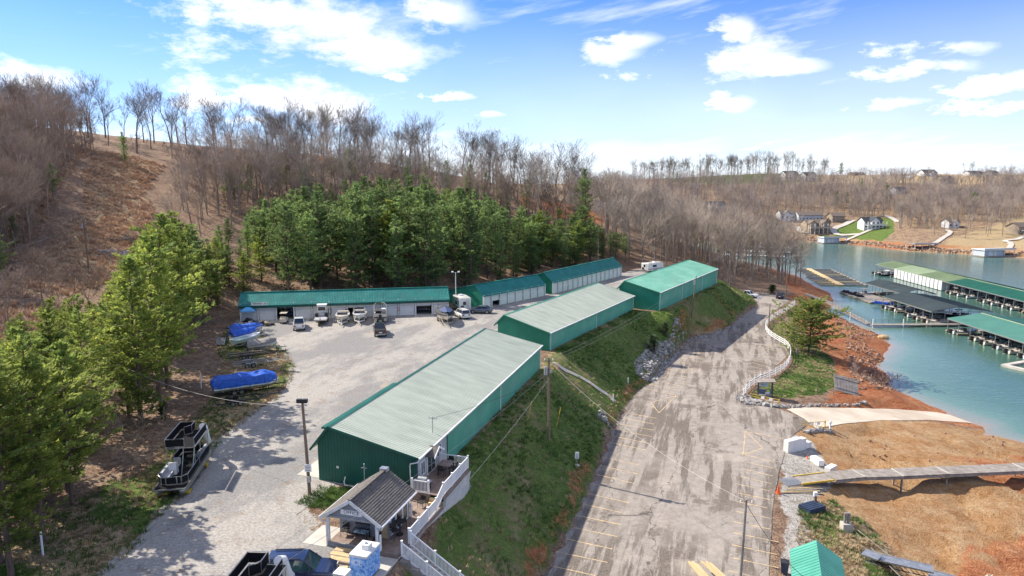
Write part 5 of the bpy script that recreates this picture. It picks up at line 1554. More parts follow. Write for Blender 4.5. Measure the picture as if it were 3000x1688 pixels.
tr = pontoon('tritoon_boat', 'cream tritoon with raised arch backed up behind the dark pickup', G('Q6', 1400, 440), facing(-NA[0], -NA[1]), 7.0, 2.5, False, tubes=3, rail_m=gel_cream)
MB().tube([(-1.15, -1.0, 1.2), (-1.1, -.6, 2.9), (-.8, -.3, 3.2), (.8, -.3, 3.2), (1.1, -.6, 2.9), (1.15, -1.0, 1.2)], .06, 6).build('arch', gel_cream, tr, smooth=True)
# tarped and bare trailers along the grass strip
def two(r, a, b, z=0):
    p, q = G(r, *a, z), G(r, *b, z)
    return ((p[0] + q[0]) / 2, (p[1] + q[1]) / 2), azdir(p, q), math.hypot(q[0] - p[0], q[1] - p[1])
def bare_trailer(label, a, b, m, bunk, W=1.9):
    c, rz, L = two('Q5', a, b)
    t = thing('boat_trailer', label, 'trailer', (c[0], c[1], .02), rz, 'empty boat trailers on the grass strip')
    trailer_parts(t, L - 1.4, W, -L * .12, m=m, double=True, bunk=bunk)
bare_trailer('black empty trailer nearest the light pole', (45, 1325), (775, 1195), black, None)
bare_trailer('empty trailer with grey bunks beyond the long blue-tarped pontoon', (255, 885), (860, 802), steel, wood_grey)
bare_trailer('empty trailer with tan wooden bunks next to the grey covered boat', (205, 790), (860, 712), black, wood_tan)
c, rz, L = two('Q5', (70, 1195), (800, 1085))
bt = thing('tarped_pontoon', 'long pontoon boat wrapped in bright blue tarp on a trailer', 'pontoon boat', (c[0], c[1], .02), rz)
for s in (-1, 1): MB().tube([(s * .85, -3.6, .95), (s * .85, 3.0, .95), (s * .85, 3.6, 1.1), (s * .85, 3.9, 1.3)], [.33, .33, .25, .05], 12).build('pontoon', alum, bt, smooth=True)
MB().b2(-1.2, 1.2, -3.6, 3.6, 1.28, 1.4).build('deck', alum, bt)
cv = MB(); rg = []; rk = random.Random(5)
for i in range(15):
    y = -3.75 + 7.5 * i / 14; e = min(1, min(i, 14 - i) / 1.5)
    hz = 2.35 + .05 * math.sin(i * 1.3) + rk.uniform(-.07, .07) - (1 - e) * .4
    w = 1.27 - (1 - e) * .18
    rg.append([(-w, y, 1.18 + rk.uniform(-.1, .05)), (-w - .02, y, 1.7), (-w * .9, y, hz - .15), (-w * .4, y, hz + rk.uniform(-.06, .06)), (w * .4, y, hz + rk.uniform(-.06, .06)), (w * .9, y, hz - .15), (w + .02, y, 1.7), (w, y, 1.18 + rk.uniform(-.1, .05))])
cv.loft(rg, closed=False); cv.poly(rg[0]); cv.poly(list(reversed(rg[-1]))); cv.build('tarp', tarp, bt, smooth=True, angle=50)
for k in range(4): MB().tube([(1.3, -2.6 + 1.7 * k, 1.25), (1.15, -2.6 + 1.7 * k, .6)], .015, 4).build('strap', white_vinyl, bt)
trailer_parts(bt, 7.0, 1.6, -.9, m=black, double=True)
def covered(label, a, b, mstyle, hull, accent=None, L_=None, tr=steel, nm='tarped_boat'):
    c, rz, L = two('Q5', a, b)
    return boat(nm, label, c, rz, L_ or max(4.5, L - .6), 2.0, hull, mstyle, tr, accent=accent)
covered('blue-tarped boat closest to the garage with a trailer wheel showing', (255, 530), (670, 492), 'tarp', gel_white)
covered('smaller blue-tarped boat behind the pale green skiff', (275, 600), (610, 535), 'tarp', gel_white)
skiff = mat('pale_green_hull', (.40, .50, .42), (.32, .42, .35), 1, .35)
covered('pale green skiff on a single-axle trailer', (300, 665), (640, 585), 'deck', skiff, nm='skiff')
covered('small boat under a crumpled grey cover beside the bunk trailers', (515, 695), (775, 672), 'cover', gel_white, accent=tarp_grey, nm='covered_skiff', L_=4.2)
# camper trailer and the recreational trailer in the woods
def camper(label, pos, rz, L, W, Hh):
    t = thing('camper_trailer', label, 'camper', (pos[0], pos[1], .04), rz)
    b = MB(); pr = [(-L / 2, .55), (-L / 2, Hh - .15), (-L / 2 + .15, Hh), (L / 2 - .5, Hh), (L / 2, Hh - .7), (L / 2, 1.0), (L / 2 - .35, .55)]
    b.loft([[(-W / 2, y, z) for y, z in pr], [(W / 2, y, z) for y, z in pr]]); b.build('body', gel_white, t)
    MB().b2(-.35, .35, .3, 1.0, Hh, Hh + .25).build('air_conditioner', white_vinyl, t)
    MB().b2(-.4, .2, -L / 2 - .04, -L / 2 + .02, 1.5, 2.2).build('rear_window', tint, t)
    ld = MB()
    for x in (.35, .75): ld.tube([(x, -L / 2 - .1, .6), (x, -L / 2 - .1, Hh + .1), (x, -L / 2 + .3, Hh + .12)], .025, 5)
    for k in range(6): ld.bar((.35, -L / 2 - .1, .8 + .33 * k), (.75, -L / 2 - .1, .8 + .33 * k), .03, .03)
    ld.build('ladder', steel, t)
    for s in (-1, 1):
        MB().b2(s * W / 2 - .02, s * W / 2 + .02, -L * .2, L * .05, 1.4, 2.0).build('side_window', tint, t)
        MB().b2(s * W / 2 - .02, s * W / 2 + .03, -L / 2 + .1, L / 2 - .5, .8, 1.0).build('stripe', p_grey, t)
    wheels(t, (-W / 2 + .1, W / 2 - .1), (-.5, .35), .34)
    MB().bar((0, L / 2 - .2, .5), (0, L / 2 + 1.2, .45), .12, .12).build('tongue', black, t)
    MB().b2(-W / 2, W / 2, -L / 2 - .1, -L / 2, .5, .62).build('bumper', black, t)
    MB().disc((-.55, -L / 2 - .14, 1.1), .34, .2, 14, axis='y').build('spare_wheel', rubber, t)
camper('white camper trailer with rear ladder between the two garage rows', G('Q6', 2165, 352)[:2], facing(-.35, 1), 5.4, 2.4, 2.9)
camper('long white recreational trailer half hidden behind the farthest shed', G('R5', 2345, 760), facing(1, .85), 7.0, 2.4, 2.6)
# golf cart
gc = thing('golf_cart', 'cream golf cart parked before the open cluttered bay', 'golf cart', (*G('Q6', 492, 470), .06), facing(-.1, 1))
MB().loft([[(-.58, -1.15, .3), (.58, -1.15, .3), (.58, -1.15, .75), (-.58, -1.15, .75)], [(-.6, -.3, .3), (.6, -.3, .3), (.6, -.3, .8), (-.6, -.3, .8)]]).build('rear_body', gel_cream, gc)
MB().loft([[(-.58, .55, .3), (.58, .55, .3), (.58, .55, .85), (-.58, .55, .85)], [(-.5, 1.15, .35), (.5, 1.15, .35), (.5, 1.15, .6), (-.5, 1.15, .6)]]).build('front_cowl', gel_cream, gc)
MB().b2(-.6, .6, -.5, .6, .28, .34).build('floor', black, gc); MB().b2(-.55, .55, -.5, .0, .7, .82).build('seat', gel_cream, gc); MB().b2(-.55, .55, -.62, -.5, .82, 1.2).build('backrest', gel_cream, gc)
MB().b2(-.55, -.03, -1.2, -.7, .75, .9).build('rear_seat', gel_cream, gc); MB().b2(.03, .55, -1.2, -.7, .75, .9).build('rear_seat', gel_cream, gc)
for s in (-1, 1):
    MB().tube([(s * .55, -.6, .8), (s * .52, -.55, 1.8)], .025, 5).build('strut', black, gc); MB().tube([(s * .55, .7, .8), (s * .52, .45, 1.8)], .025, 5).build('strut', black, gc)
MB().b2(-.6, .6, -.85, .6, 1.8, 1.87).build('canopy', gel_cream, gc)
wheels(gc, (-.5, .5), (-.8, .8), .22, .18)
# canopy tent and the heap beside it
tent_m = mat('light_blue_canopy', (.13, .42, .75), (.09, .34, .64), 2, .6)
tn = thing('canopy_tent', 'light blue pop-up canopy before the leftmost garage door', 'tent', (*G('Q6', 158, 455), .06), GA.rotation_euler.z + .05)
tp_ = MB(); q4 = [(-1.25, -1.25), (1.25, -1.25), (1.25, 1.25), (-1.25, 1.25)]
tp_.loft([[(x, y, 1.9) for x, y in q4], [(x, y, 2.15) for x, y in q4], [(x * .5, y * .5, 2.5) for x, y in q4], [(x * .04, y * .04, 2.78) for x, y in q4]]); tp_.build('canopy', tent_m, tn)
for x, y in q4: MB().b2(x * .97 - .03, x * .97 + .03, y * .97 - .03, y * .97 + .03, 0, 1.95).build('leg', white_vinyl, tn)
rk = random.Random(11)
def heap(name, label, c, n, sx, sy, cols, cat, seed, up=.5):
    rk = random.Random(seed); t = thing(name, label, cat, (c[0], c[1], .02), rk.uniform(-.3, .3))
    for k in range(n):
        x, y = rk.gauss(0, sx * .4), rk.gauss(0, sy * .4); m = MB(); ty = rk.random(); z = rk.uniform(0, up * max(0, 1 - (x / sx) ** 2))
        if ty < .45: m.box((x, y, z + .15), (rk.uniform(.3, 1.0), rk.uniform(.2, .7), rk.uniform(.15, .4)), rk.uniform(0, PI)); nm = 'scrap_block'
        elif ty < .75: a = rk.uniform(0, PI); l = rk.uniform(.6, 1.4); m.tube([(x - math.cos(a) * l, y - math.sin(a) * l, z + .05), (x, y, z + .3), (x + math.cos(a) * l, y + math.sin(a) * l, z + .08)], .04, 5); nm = 'scrap_pipe'
        else: m.ball((x, y, z + .2), (rk.uniform(.3, .6), rk.uniform(.3, .5), rk.uniform(.2, .35)), 8, 5); nm = 'scrap_bag'
        m.build(nm, rk.choice(cols), t)
    return t
heap('scrap_heap', 'heap of dark boat parts under the blue canopy', G('Q6', 170, 468), 16, 2.0, .9, [black, steel, shelf_cols[2], tarp_dark], 'scrap', 1)
heap('scrap_heap', 'pile of pipes and cushions between the canopy and the blue tarps', G('Q6', 110, 510), 22, 3.0, 1.1, [alum, white_paint, shelf_cols[2], black, steel], 'scrap', 2)
heap('scrap_heap', 'black bags and timber heaped on the apron left of the golf cart', G('Q6', 330, 495), 12, 1.6, .7, [black, tarp_dark, wood_tan, shelf_cols[1]], 'scrap', 3)
wp = thing('weathered_board_stack', 'silvery weathered boards lying at the wood edge left of the tarped boats', 'boards', (*G('Q5', 180, 585), .15), azdir(G('Q5', 160, 690), G('Q5', 205, 470)))
for k in range(7): MB().box((-.6 + .2 * k, rk.uniform(-.3, .3), .1 + .02 * (k % 2)), (.18, 5.2 + rk.uniform(-.5, .5), .05)).build('board', wood_grey if k % 3 else alum, wp)

# ------------------------------------------------------------------ poles and wires
def pole(label, p, h, r=.14, lean=(0, 0), extras=(), m=wood_pole):
    t = thing('utility_pole', label, 'pole', (p[0], p[1], p[2]))
    MB().tube([(0, 0, -.6), (lean[0] * .5, lean[1] * .5, h * .5), (lean[0], lean[1], h)], [r, r * .9, r * .72], 10).build('shaft', m, t, smooth=True)
    for e in extras:
        x, y = lean
        if e == 'arm': MB().bar((x - .55, y, h - .35), (x + .55, y, h - .35), .09, .11).build('crossarm', m, t)
        if e == 'ins':
            for k in (-.45, 0, .45): MB().tube([(x + k, y, h - .3), (x + k, y, h - .08)], .045, 6).build('insulator', white_vinyl, t)
        if e == 'can':
            c = MB().tube([(x - .32, y - .12, h - 1.9), (x - .32, y - .12, h - 1.05)], .21, 12).build('transformer', steel, t, smooth=True); MB().disc((x - .32, y - .12, h - 1.02), .17, .07, 10).build('lid', steel, c)
        if e == 'box': MB().b2(x + .08, x + .38, y - .2, y + .05, h - 1.7, h - 1.4).build('junction_box', steel, t)
        if e == 'flood':
            MB().b2(x - .35, x + .35, y - .05, y + .05, h - .05, h + .04).build('lamp_bracket', black, t)
            for s in (-.24, .24): MB().b2(x + s - .2, x + s + .2, y - .22, y + .1, h + .02, h + .32).build('flood_lamp', black, t)
        if e == 'twin':
            for s in (-1, 1):
                MB().bar((x, y, h - .1), (x + s * .5, y, h + .05), .05, .05).build('lamp_arm', steel, t); MB().box((x + s * .62, y, h + .12), (.4, .5, .22), 0).build('flood_lamp', white_vinyl, t)
        if e == 'sign':
            s = MB().b2(-.28, .28, -.2, -.17, 2.1, 2.75).build('notice_sign', white_vinyl, t)
            for k in range(4): MB().b2(-.22, .2 - .05 * (k % 2), -.205, -.2, 2.2 + .13 * k, 2.25 + .13 * k).build('lettering', p_grey, s)
        if e == 'meter':
            MB().b2(-.12, .2, -.3, -.12, 1.2, 1.7).build('meter_box', steel, t)
    return t
P_L = (-16.9, 53.7, 0.0)
pole('weathered wooden pole with black floodlights and a notice sign left of the office', P_L, 8.0, .15, (-.25, 0), ('flood', 'sign', 'meter'))
P_M = GT('V', 1381, 1112); 
pole('wooden power pole with transformer standing on the grass bank', P_M, 9.7, .14, (-.1, 0), ('arm', 'ins', 'can', 'box'))
P_R = (18.2, 50.2, ZL)
pole('grey pole at the lower picture edge in the parking lot', P_R, 8.3, .13, (.15, 0), ('ins',), wood_grey)
P_3 = GT('R6', 65, 1105); pole('leaning wooden pole on the bank below the farthest shed', P_3, 8.8, .13, (.7, 0), ('can', 'ins'))
P_4 = GT('R6', 357, 895); pole('thin bare pole at the wood edge behind the farthest shed', P_4, 7.8, .12, (-.3, 0))
P_5 = GT('R6', 778, 958); pole('bare pole beside the dark utility car at the road end', P_5, 9.6, .14)
P_6 = (*G('R6', 648, 1190, ZL), ZL); pole('short dark post pole inside the white fence bend', P_6, 5.6, .12)
P_7 = GT('R6', 832, 1330); pole('slender pole with a lamp head in front of the spreading pine', P_7, 8.6, .1, (.1, 0), ('meter',))
P_8 = (*G('Q6', 2112, 345), 0); pole('white metal light pole with twin floodlights beside the camper', P_8, 7.6, .1, (0, 0), ('twin',), white_paint)
P_9 = GT('V', 223, 677); pole('wooden pole with a small transformer in the hillside clearing', P_9, 10.5, .16, (-.1, 0), ('can', 'ins'))
P_10 = GT('R5', 1232, 0 + 690) if False else GT('R5', 2030, 655); pole('pale pole in the bare woods beyond the garage rows', P_10, 8.5, .13)
P_11 = GT('R5', 1935, 700); pole('thin grey pole at the dark pine edge beyond the far garage row', P_11, 7.5, .1, (0, 0), (), steel)
def wire(label, a, b, sag, r=.012, m=black, name='overhead_wire'):
    a, b = Vector(a), Vector(b); r = r * .65
    pts = [a + (b - a) * (k / 14) - Vector((0, 0, sag * 4 * (k / 14) * (1 - k / 14))) for k in range(15)]
    o = MB().tube(pts, r, 4, cap=False).build(name, m); tag(o, label, 'wire')
def top(p, h, dx=0): return (p[0] + dx, p[1], p[2] + h)
wire_w = mat('pale_wire', (.42, .40, .37), rough=.5)
wire('pale service wire slung from the bank pole across the parking lot', top(P_M, 9.3), top(P_R, 8.2), 1.2, .02, wire_w)
wire('thin wire running from the bank pole toward the farthest shed pole', top(P_M, 9.4, -.4), top(P_3, 8.6, .5), 1.0, .02, wire_w)
wire('second thin wire alongside between bank pole and shed pole', top(P_M, 9.4, .4), top(P_3, 8.5, .9), 1.2, .02, wire_w)
wire('wire from the bank pole down past the office deck', top(P_M, 8.2), (-12.5, 34, 5.5), .7, .022, wire_w)
wire('lower wire from the bank pole toward the ice box', top(P_M, 7.4), (-8.5, 34, 3.2), .7, .022, wire_w)
wire('service drop from the bank pole to the nearest shed roof mast', top(P_M, 7.8), at1(-1.0, 5.2, 4.9), .5, .02)
wire('wire from the floodlight pole toward the left woods', top(P_L, 7.7, -.25), (-42, 70, 7.0), 1.2, .022, wire_w)
wire('black cable hanging from the parking lot pole to the green shed', top(P_R, 8.2), (23.0, 49.0, ZL + 2.2), .6, .03)
wire('wire crossing the hillside clearing from the transformer pole', top(P_9, 9.8), (-96, 108, 12.5), 1.6, .03, wire_w)
wire('second wire crossing the hillside clearing', top(P_9, 7.5), (-99, 118, 12.5), 1.6, .03, wire_w)

# ------------------------------------------------------------------ white rail fence round the road bend
FENCE = [G(r, x, y, -6.9) for r, x, y in [('Q3', 1430, 340), ('Q3', 1440, 318), ('Q3', 1480, 275), ('Q3', 1560, 235), ('Q3', 1640, 190), ('Q4', 60, 252), ('Q4', 135, 215), ('Q4', 190, 185), ('Q4', 225, 150), ('Q4', 245, 110),
         ('R6', 815, 1425), ('R6', 810, 1360), ('R6', 780, 1318), ('R6', 700, 1278), ('R6', 640, 1233), ('R6', 618, 1185), ('R6', 660, 1128), ('R6', 720, 1085), ('R6', 790, 1043), ('R6', 845, 1003)]]
def smooth_path(P, it=2):
    for _ in range(it):
        Q = [P[0]]
        for a, b in zip(P[:-1], P[1:]):
            Q += [(a[0] * .75 + b[0] * .25, a[1] * .75 + b[1] * .25), (a[0] * .25 + b[0] * .75, a[1] * .25 + b[1] * .75)]
        P = Q + [P[-1]]
    return P
def build_fence():
    P = smooth_path([FENCE[i] for i in (0, 1, 2, 3, 5, 6, 7, 8, 9, 11, 12, 13, 14, 15, 16, 17, 18, 19)])
    d = [0]
    for a, b in zip(P[:-1], P[1:]): d.append(d[-1] + math.hypot(b[0] - a[0], b[1] - a[1]))
    n = int(d[-1] / 2.35)
    pts = []
    for k in range(n + 1):
        s = d[-1] * k / n
        i = max(j for j in range(len(d)) if d[j] <= s + 1e-6); i = min(i, len(P) - 2)
        f = (s - d[i]) / max(1e-6, d[i + 1] - d[i])
        x, y = P[i][0] + (P[i + 1][0] - P[i][0]) * f, P[i][1] + (P[i + 1][1] - P[i][1]) * f
        pts.append((x, y))
    zs = H(np.array([p[0] for p in pts]), np.array([p[1] for p in pts]))
    b = Vector((pts[0][0], pts[0][1], zs[0]))
    t = thing('rail_fence', 'white three-rail vinyl fence curving along the lower road', 'fence', b)
    L = [Vector((x, y, z)) - b for (x, y), z in zip(pts, zs)]
    for i, p in enumerate(L):
        q = MB(); q.box((p.x, p.y, p.z + .6), (.13, .13, 1.45)); q.box((p.x, p.y, p.z + 1.34), (.17, .17, .04)); q.build('post', white_vinyl, t)
        if i:
            for z in (.4, .78, 1.16): MB().bar(L[i - 1] + Vector((0, 0, z)), p + Vector((0, 0, z)), .05, .14).build('rail', white_vinyl, t)
build_fence()
# fee kiosk, yellow gates
KZ = Hs(39.0, 101.4)
kg = mat('dark_green_kiosk_paint', (.035, .07, .06), rough=.7); kgrey = mat('kiosk_grey_board', (.16, .18, .21), (.12, .13, .16), 3, .7)
kk = thing('fee_kiosk', 'small roofed fee kiosk with pale sign behind the white fence', 'kiosk', (39.0, 101.4, KZ), rad(-15))
for x in (-1.0, 1.0):
    for y in (-.6, .6): MB().b2(x - .06, x + .06, y - .06, y + .06, -.2, 2.35).build('post', kg, kk)
r = MB(); r.bar((-1.35, 0, 2.35), (1.35, 0, 2.6), 1.9, .08); r.build('roof', wood_grey, kk)
s = MB().b2(-1.0, .35, -.72, -.67, 1.75, 2.3).build('sign_panel', mat('pale_green_sign', (.45, .56, .54), rough=.5), kk)
text_obj('lettering', 'LAUNCH', .24, kg, s, (-.32, -.725, 2.02), (PI / 2, 0, 0), .003)
MB().b2(-1.0, 1.0, -.6, .6, 0, .3).build('bench_base', kgrey, kk); MB().b2(-1.0, .2, .1, .25, .3, 1.05).build('backboard', kgrey, kk); MB().b2(.0, 1.0, -.55, .2, .3, .62).build('drop_box', steel, kk); MB().b2(.75, .95, -.5, .4, .3, 1.1).build('side_board', kgrey, kk)
def gate(label, a, b, flip=False, hh=1.05):
    t = thing('swing_gate', label, 'gate', (a[0], a[1], Hs(*a)), azdir(a, b))
    L = math.hypot(b[0] - a[0], b[1] - a[1])
    MB().tube([(0, L, -.3), (0, L, hh + .15)], .07, 8).build('hinge_post', yellow_paint, t)
    MB().tube([(0, 0, hh), (0, L, hh)], .04, 6).build('top_bar', yellow_paint, t); MB().tube([(0, 0, hh - .3), (0, L * .55, hh - .42), (0, L, .2)], .035, 6).build('lower_bar', yellow_paint, t)
    for k in (.3, .6): MB().tube([(0, L * k, hh - .38), (0, L * k, hh)], .03, 6).build('brace', yellow_paint, t)
    MB().tube([(0, L * .75, .0), (0, L, hh)], .035, 6).build('brace', yellow_paint, t)
    for k in (.45, .72): MB().b2(.03, .05, L * k - .25, L * k + .25, hh - .4, hh - .02).build('notice', white_vinyl, t)
gate('open yellow pipe gate in front of the fee kiosk', G('Q3', 1465, 352, -6.7), G('Q3', 1648, 400, -6.9))
gate('open yellow and rust pipe gate on the near side of the boat ramp', G('Q4', 305, 548, -7), G('Q4', 455, 545, -7.1))
wm = thing('white_marker_post', 'small white cross-shaped marker beside the ramp gate', 'marker post', (*G('Q4', 487, 548, -7.3), Hs(*G('Q4', 487, 548, -7.3))))
MB().b2(-.08, .08, -.08, .08, -.2, 1.25).build('post', white_vinyl, wm); MB().b2(-.22, .22, -.05, .05, .8, .95).build('arm', white_vinyl, wm)
for lb, r, x, y, h in (('white marker post near the riprap foot on the bank', 'Q3', 716, 262, .9), ('white marker post by the gutter outlet', 'Q3', 624, 375, 1.2), ('white marker post at the left picture edge beneath the pines', 'Q1', 267, 1325, 1.9), ('white stake at the wood edge by the long blue tarp', 'Q1', 1243, 295, 2.0)):
    p = GT(r, x, y); o = MB().tube([(0, 0, -.2), (0, 0, h)], .07, 8).build('marker_post', white_vinyl); o.location = p; tag(o, lb, 'marker post')
for lb, r, x, y in (('yellow guy-wire guard left of the power pole', 'Q3', 95, 500), ('yellow guy-wire guard right of the power pole', 'Q3', 275, 535)):
    p = GT(r, x, y); o = MB().tube([(0, 0, 0), (.5, .5, 2.2)], .035, 6).build('guy_guard', yellow_paint); o.location = p; tag(o, lb, 'cable guard')
sp = thing('notice_post', 'small white notice on a post on the grass bank', 'sign', GT('Q3', 400, 770))
MB().tube([(0, 0, -.2), (0, 0, 1.0)], .03, 6).build('post', steel, sp); b_ = MB().b2(-.22, .22, -.02, .02, .8, 1.55).build('panel', white_vinyl, sp)
for k in range(4): MB().b2(-.15, .15, -.024, -.02, .92 + .13 * k, .97 + .13 * k).build('lettering', p_grey, b_)
MB().ball((0, 0, 0), (.35, .3, .14)).build('footing', concrete, sp)
sp = thing('notice_post', 'pale road sign on the far bend of the lower road', 'sign', GT('R6', 572, 1005))
MB().tube([(0, 0, -.2), (0, 0, 1.8)], .04, 6).build('post', steel, sp); MB().b2(-.4, .4, -.02, .02, 1.2, 2.0).build('panel', white_vinyl, sp)
pp = thing('timber_post_pair', 'stub of timber posts with cable at the inside fence bend', 'post', (*G('R6', 860, 1395, -7.2), Hs(*G('R6', 860, 1395, -7.2))))
MB().tube([(0, 0, -.3), (0, 0, 1.3)], .22, 8).build('post', wood_grey, pp); MB().tube([(-1.2, .6, -.3), (-1.2, .6, 1.5)], .15, 8).build('post', wood_pole, pp)
for i, (x, y, lb) in enumerate(((410, 325, 'dark short post leaning on the lawn edge by the ramp'), (508, 330, 'pale short stump at the lawn edge above the ramp'))):
    p = GT('Q4', x, y); o = MB().tube([(0, 0, -.3), (-.12 * (1 - i), 0, 1.2 - .5 * i)], .09, 7).build('timber_post', wood_pole if i == 0 else wood_grey); o.location = p; tag(o, lb, 'post')

# ------------------------------------------------------------------ gutter on the bank, riprap, loose rocks
gp = [G('V', x, y, z) for x, y, z in ((1392, 918, -.2), (1410, 930, -1.0), (1440, 950, -2.4), (1475, 978, -4.2), (1508, 1003, -5.6), (1530, 1018, -6.6), (1545, 1030, -7.0))]
gp = smooth_path(gp, 1)
def strip(name, P, w, zo, material):
    L_, R_ = [], []
    for i, p in enumerate(P):
        a, b = Vector(P[max(0, i - 1)]), Vector(P[min(len(P) - 1, i + 1)]); d = (b - a).normalized()
        L_.append((p[0] - d.y * w / 2, p[1] + d.x * w / 2)); R_.append((p[0] + d.y * w / 2, p[1] - d.x * w / 2))
    outline = L_ + list(reversed(R_))
    return sheet(name, [tuple(q) for q in outline], max(.6, w * .6), lambda x, y: H(x, y) + zo, material)
strip('drain_gutter', gp, 1.0, .1, concrete)
rock_m = mat('pale_limestone', (.40, .38, .36), (.17, .155, .145), 1.8, .9, world=True)
rock_red = mat('clay_stained_rock', (.33, .20, .14), (.22, .13, .09), 1.5, .95, world=True)
def rocks(name, label, poly, n, smin, smax, material, seed, sink=.25):
    rk = random.Random(seed); mb = MB()
    P = np.array(poly); x0, y0 = P.min(0); x1, y1 = P.max(0)
    xy = []
    while len(xy) < n:
        c = np.array([[rk.uniform(x0, x1), rk.uniform(y0, y1)] for _ in range(n)])
        ok = sdf(poly, c[:, 0], c[:, 1]) > 0
        xy += [tuple(q) for q in c[ok]]
    xy = xy[:n]
    z = H(np.array([q[0] for q in xy]), np.array([q[1] for q in xy]))
    for (x, y), zz in zip(xy, z):
        s = rk.uniform(smin, smax) * (1 + (rk.random() < .1) * .6)
        V = [Vector((rk.uniform(.6, 1) * sx, rk.uniform(.6, 1) * sy, rk.uniform(.5, .95) * sz)) * s * .5 for sz in (-1, 1) for sx, sy in ((-1, -1), (1, -1), (1, 1), (-1, 1))]
        R = Matrix.Rotation(rk.uniform(0, 6.3), 3, 'Z') @ Matrix.Rotation(rk.uniform(-.5, .5), 3, 'X')
        mb.hexa([R @ v + Vector((x, y, zz + s * sink)) for v in V])
    o = mb.build(name, material); tag(o, label, 'rocks', kind='stuff')
RIP = [GT('Q3', x, y)[:2] for x, y in ((745, 150), (800, 90), (840, 20), (960, 0), (1090, -20), (1060, 40), (1000, 110), (940, 180), (890, 245), (830, 258), (770, 210))]
rocks('riprap', 'pale riprap stones covering the bank below the sheds', RIP, 850, .2, .55, rock_m, 1, .02)
RIP2 = [GT('R6', x, y)[:2] for x, y in ((0, 1290), (60, 1265), (150, 1240), (220, 1235), (330, 1190), (360, 1180), (300, 1235), (180, 1262), (60, 1290), (0, 1340))]
rocks('riprap', 'pale riprap edging along the upper road', RIP2, 200, .2, .5, rock_m, 2, .05)
RIP3 = [GT('Q3', x, y)[:2] for x, y in ((1375, 345), (1430, 335), (1470, 360), (1560, 380), (1685, 405), (1685, 420), (1560, 402), (1440, 395), (1385, 370))]
rocks('riprap', 'white stones round the kiosk and gate', RIP3, 300, .2, .5, rock_m, 3)
rocks('riprap', 'stones along the upper edge of the boat ramp', [GT('Q4', x, y)[:2] for x, y in ((215, 395), (330, 398), (600, 395), (720, 385), (720, 398), (330, 412), (220, 415))], 120, .15, .4, rock_m, 4)
rocks('riprap', 'stones under the near ramp gate', [GT('Q4', x, y)[:2] for x, y in ((310, 555), (380, 545), (490, 548), (500, 565), (330, 572))], 90, .15, .45, rock_m, 5)
rocks('clay_rubble', 'clay-stained rubble strewn over the red lake bank', [(57, 112), (62, 112), (73, 121), (72, 127), (79, 140), (79, 150), (92, 165), (94, 180), (90, 190), (80, 165), (72, 145), (66, 130)], 1300, .12, .5, rock_red, 6, .05)
rocks('clay_rubble', 'stones scattered on the tan cove bed', [(40, 82), (50, 88), (62, 94), (72, 95), (72, 84), (60, 78), (48, 78)], 60, .1, .3, rock_red, 7)
rocks('shore_rubble', 'rock ledges along the far shore', [(150, 425), (184, 421), (203, 398), (212, 364), (231, 349), (260, 332), (262, 340), (236, 355), (218, 372), (208, 402), (188, 428), (160, 436)], 900, .4, 1.5, mat('tan_ledge_rock', (.38, .27, .19), (.25, .16, .11), .4, .95, world=True), 8, .1)
p = GT('V', 1520, 1057); rocks('stone_patch', 'small patch of white stones on the grass bank', [(p[0] - .9, p[1] - .8), (p[0] + .9, p[1] - .8), (p[0] + .8, p[1] + 1.2), (p[0] - .7, p[1] + 1.2)], 40, .15, .4, rock_m, 9)
p = GT('V', 300, 640); rocks('stone_patch', 'patch of white gravel in the hillside clearing', [(p[0] - 5, p[1] - 2), (p[0] + 4, p[1] - 2.5), (p[0] + 5, p[1] + 2), (p[0] - 3, p[1] + 2.5)], 260, .2, .6, rock_m, 10)
o = MB().ball((0, 0, 0), (1.4, .9, .65), 9, 6).build('boulder', mat('yellow_boulder', (.52, .37, .19), (.40, .27, .13), 1.2, .9)); o.location = (*G('V', 2222, 852, ZW), ZW + .3); tag(o, 'single yellow boulder lying at the waterline below the red bank', 'boulder')

# ------------------------------------------------------------------ things on the dry cove
def block_group():
    k = 0
    for i, (x, y) in enumerate([(34.6, 80.2), (35.4, 80.6), (36.2, 81.1)]):
        for j in range(2):
            o = MB().box((0, 0, .4), (.72, 2.3, .75)).build('float_block', white_paint); o.location = (x + .25 * j * 0 + (0 if i < 2 else .1), y, Hs(x, y) + .75 * j * (0 if i == 2 else 1))
            if i == 2 and j == 1: bpy.data.objects.remove(o); continue
            o.rotation_euler = (0, 0, rad(-62)); tag(o, ('upper' if j else 'lower') + ' white float block, ' + ['nearest the road', 'middle of the stack', 'farthest of the stack'][i], 'float block', 'white float blocks stacked at the lot edge')
block_group()
for lb, (x, y), rz in (('white float block standing at the head of the wooden gangway', (36.3, 77.0), .2), ('white float block lying just above the wooden gangway', (37.2, 75.4), -.9)):
    o = MB().box((0, 0, .35), (.7, 1.6, .7)).build('float_block', white_paint); o.location = (x, y, Hs(x, y)); o.rotation_euler = (0, 0, rz); tag(o, lb, 'float block', 'white float blocks stacked at the lot edge')
def cone(lb, x, y, s=1.0, fallen=False):
    t = thing('traffic_cone', lb, 'cone', (x, y, Hs(x, y)))
    MB().box((0, 0, .025 * s), (.4 * s, .4 * s, .05 * s)).build('base', orange_cone, t); MB().tube([(0, 0, .04), (0, 0, .8 * s)], [.16 * s, .03 * s], 10).build('cone_body', orange_cone, t, smooth=True)
    if fallen: t.rotation_euler = (rad(80), 0, .6)
p = G('Q4', 168, 935, ZL); cone('tall orange cone by the loose planks', *p, 1.25)
p = G('Q4', 350, 712, ZL); cone('small orange cone beside the white float stack', *p, .6)
p = G('Q4', 425, 798, -7.2); cone('orange cone tipped at the gangway head', *p, .9, True)
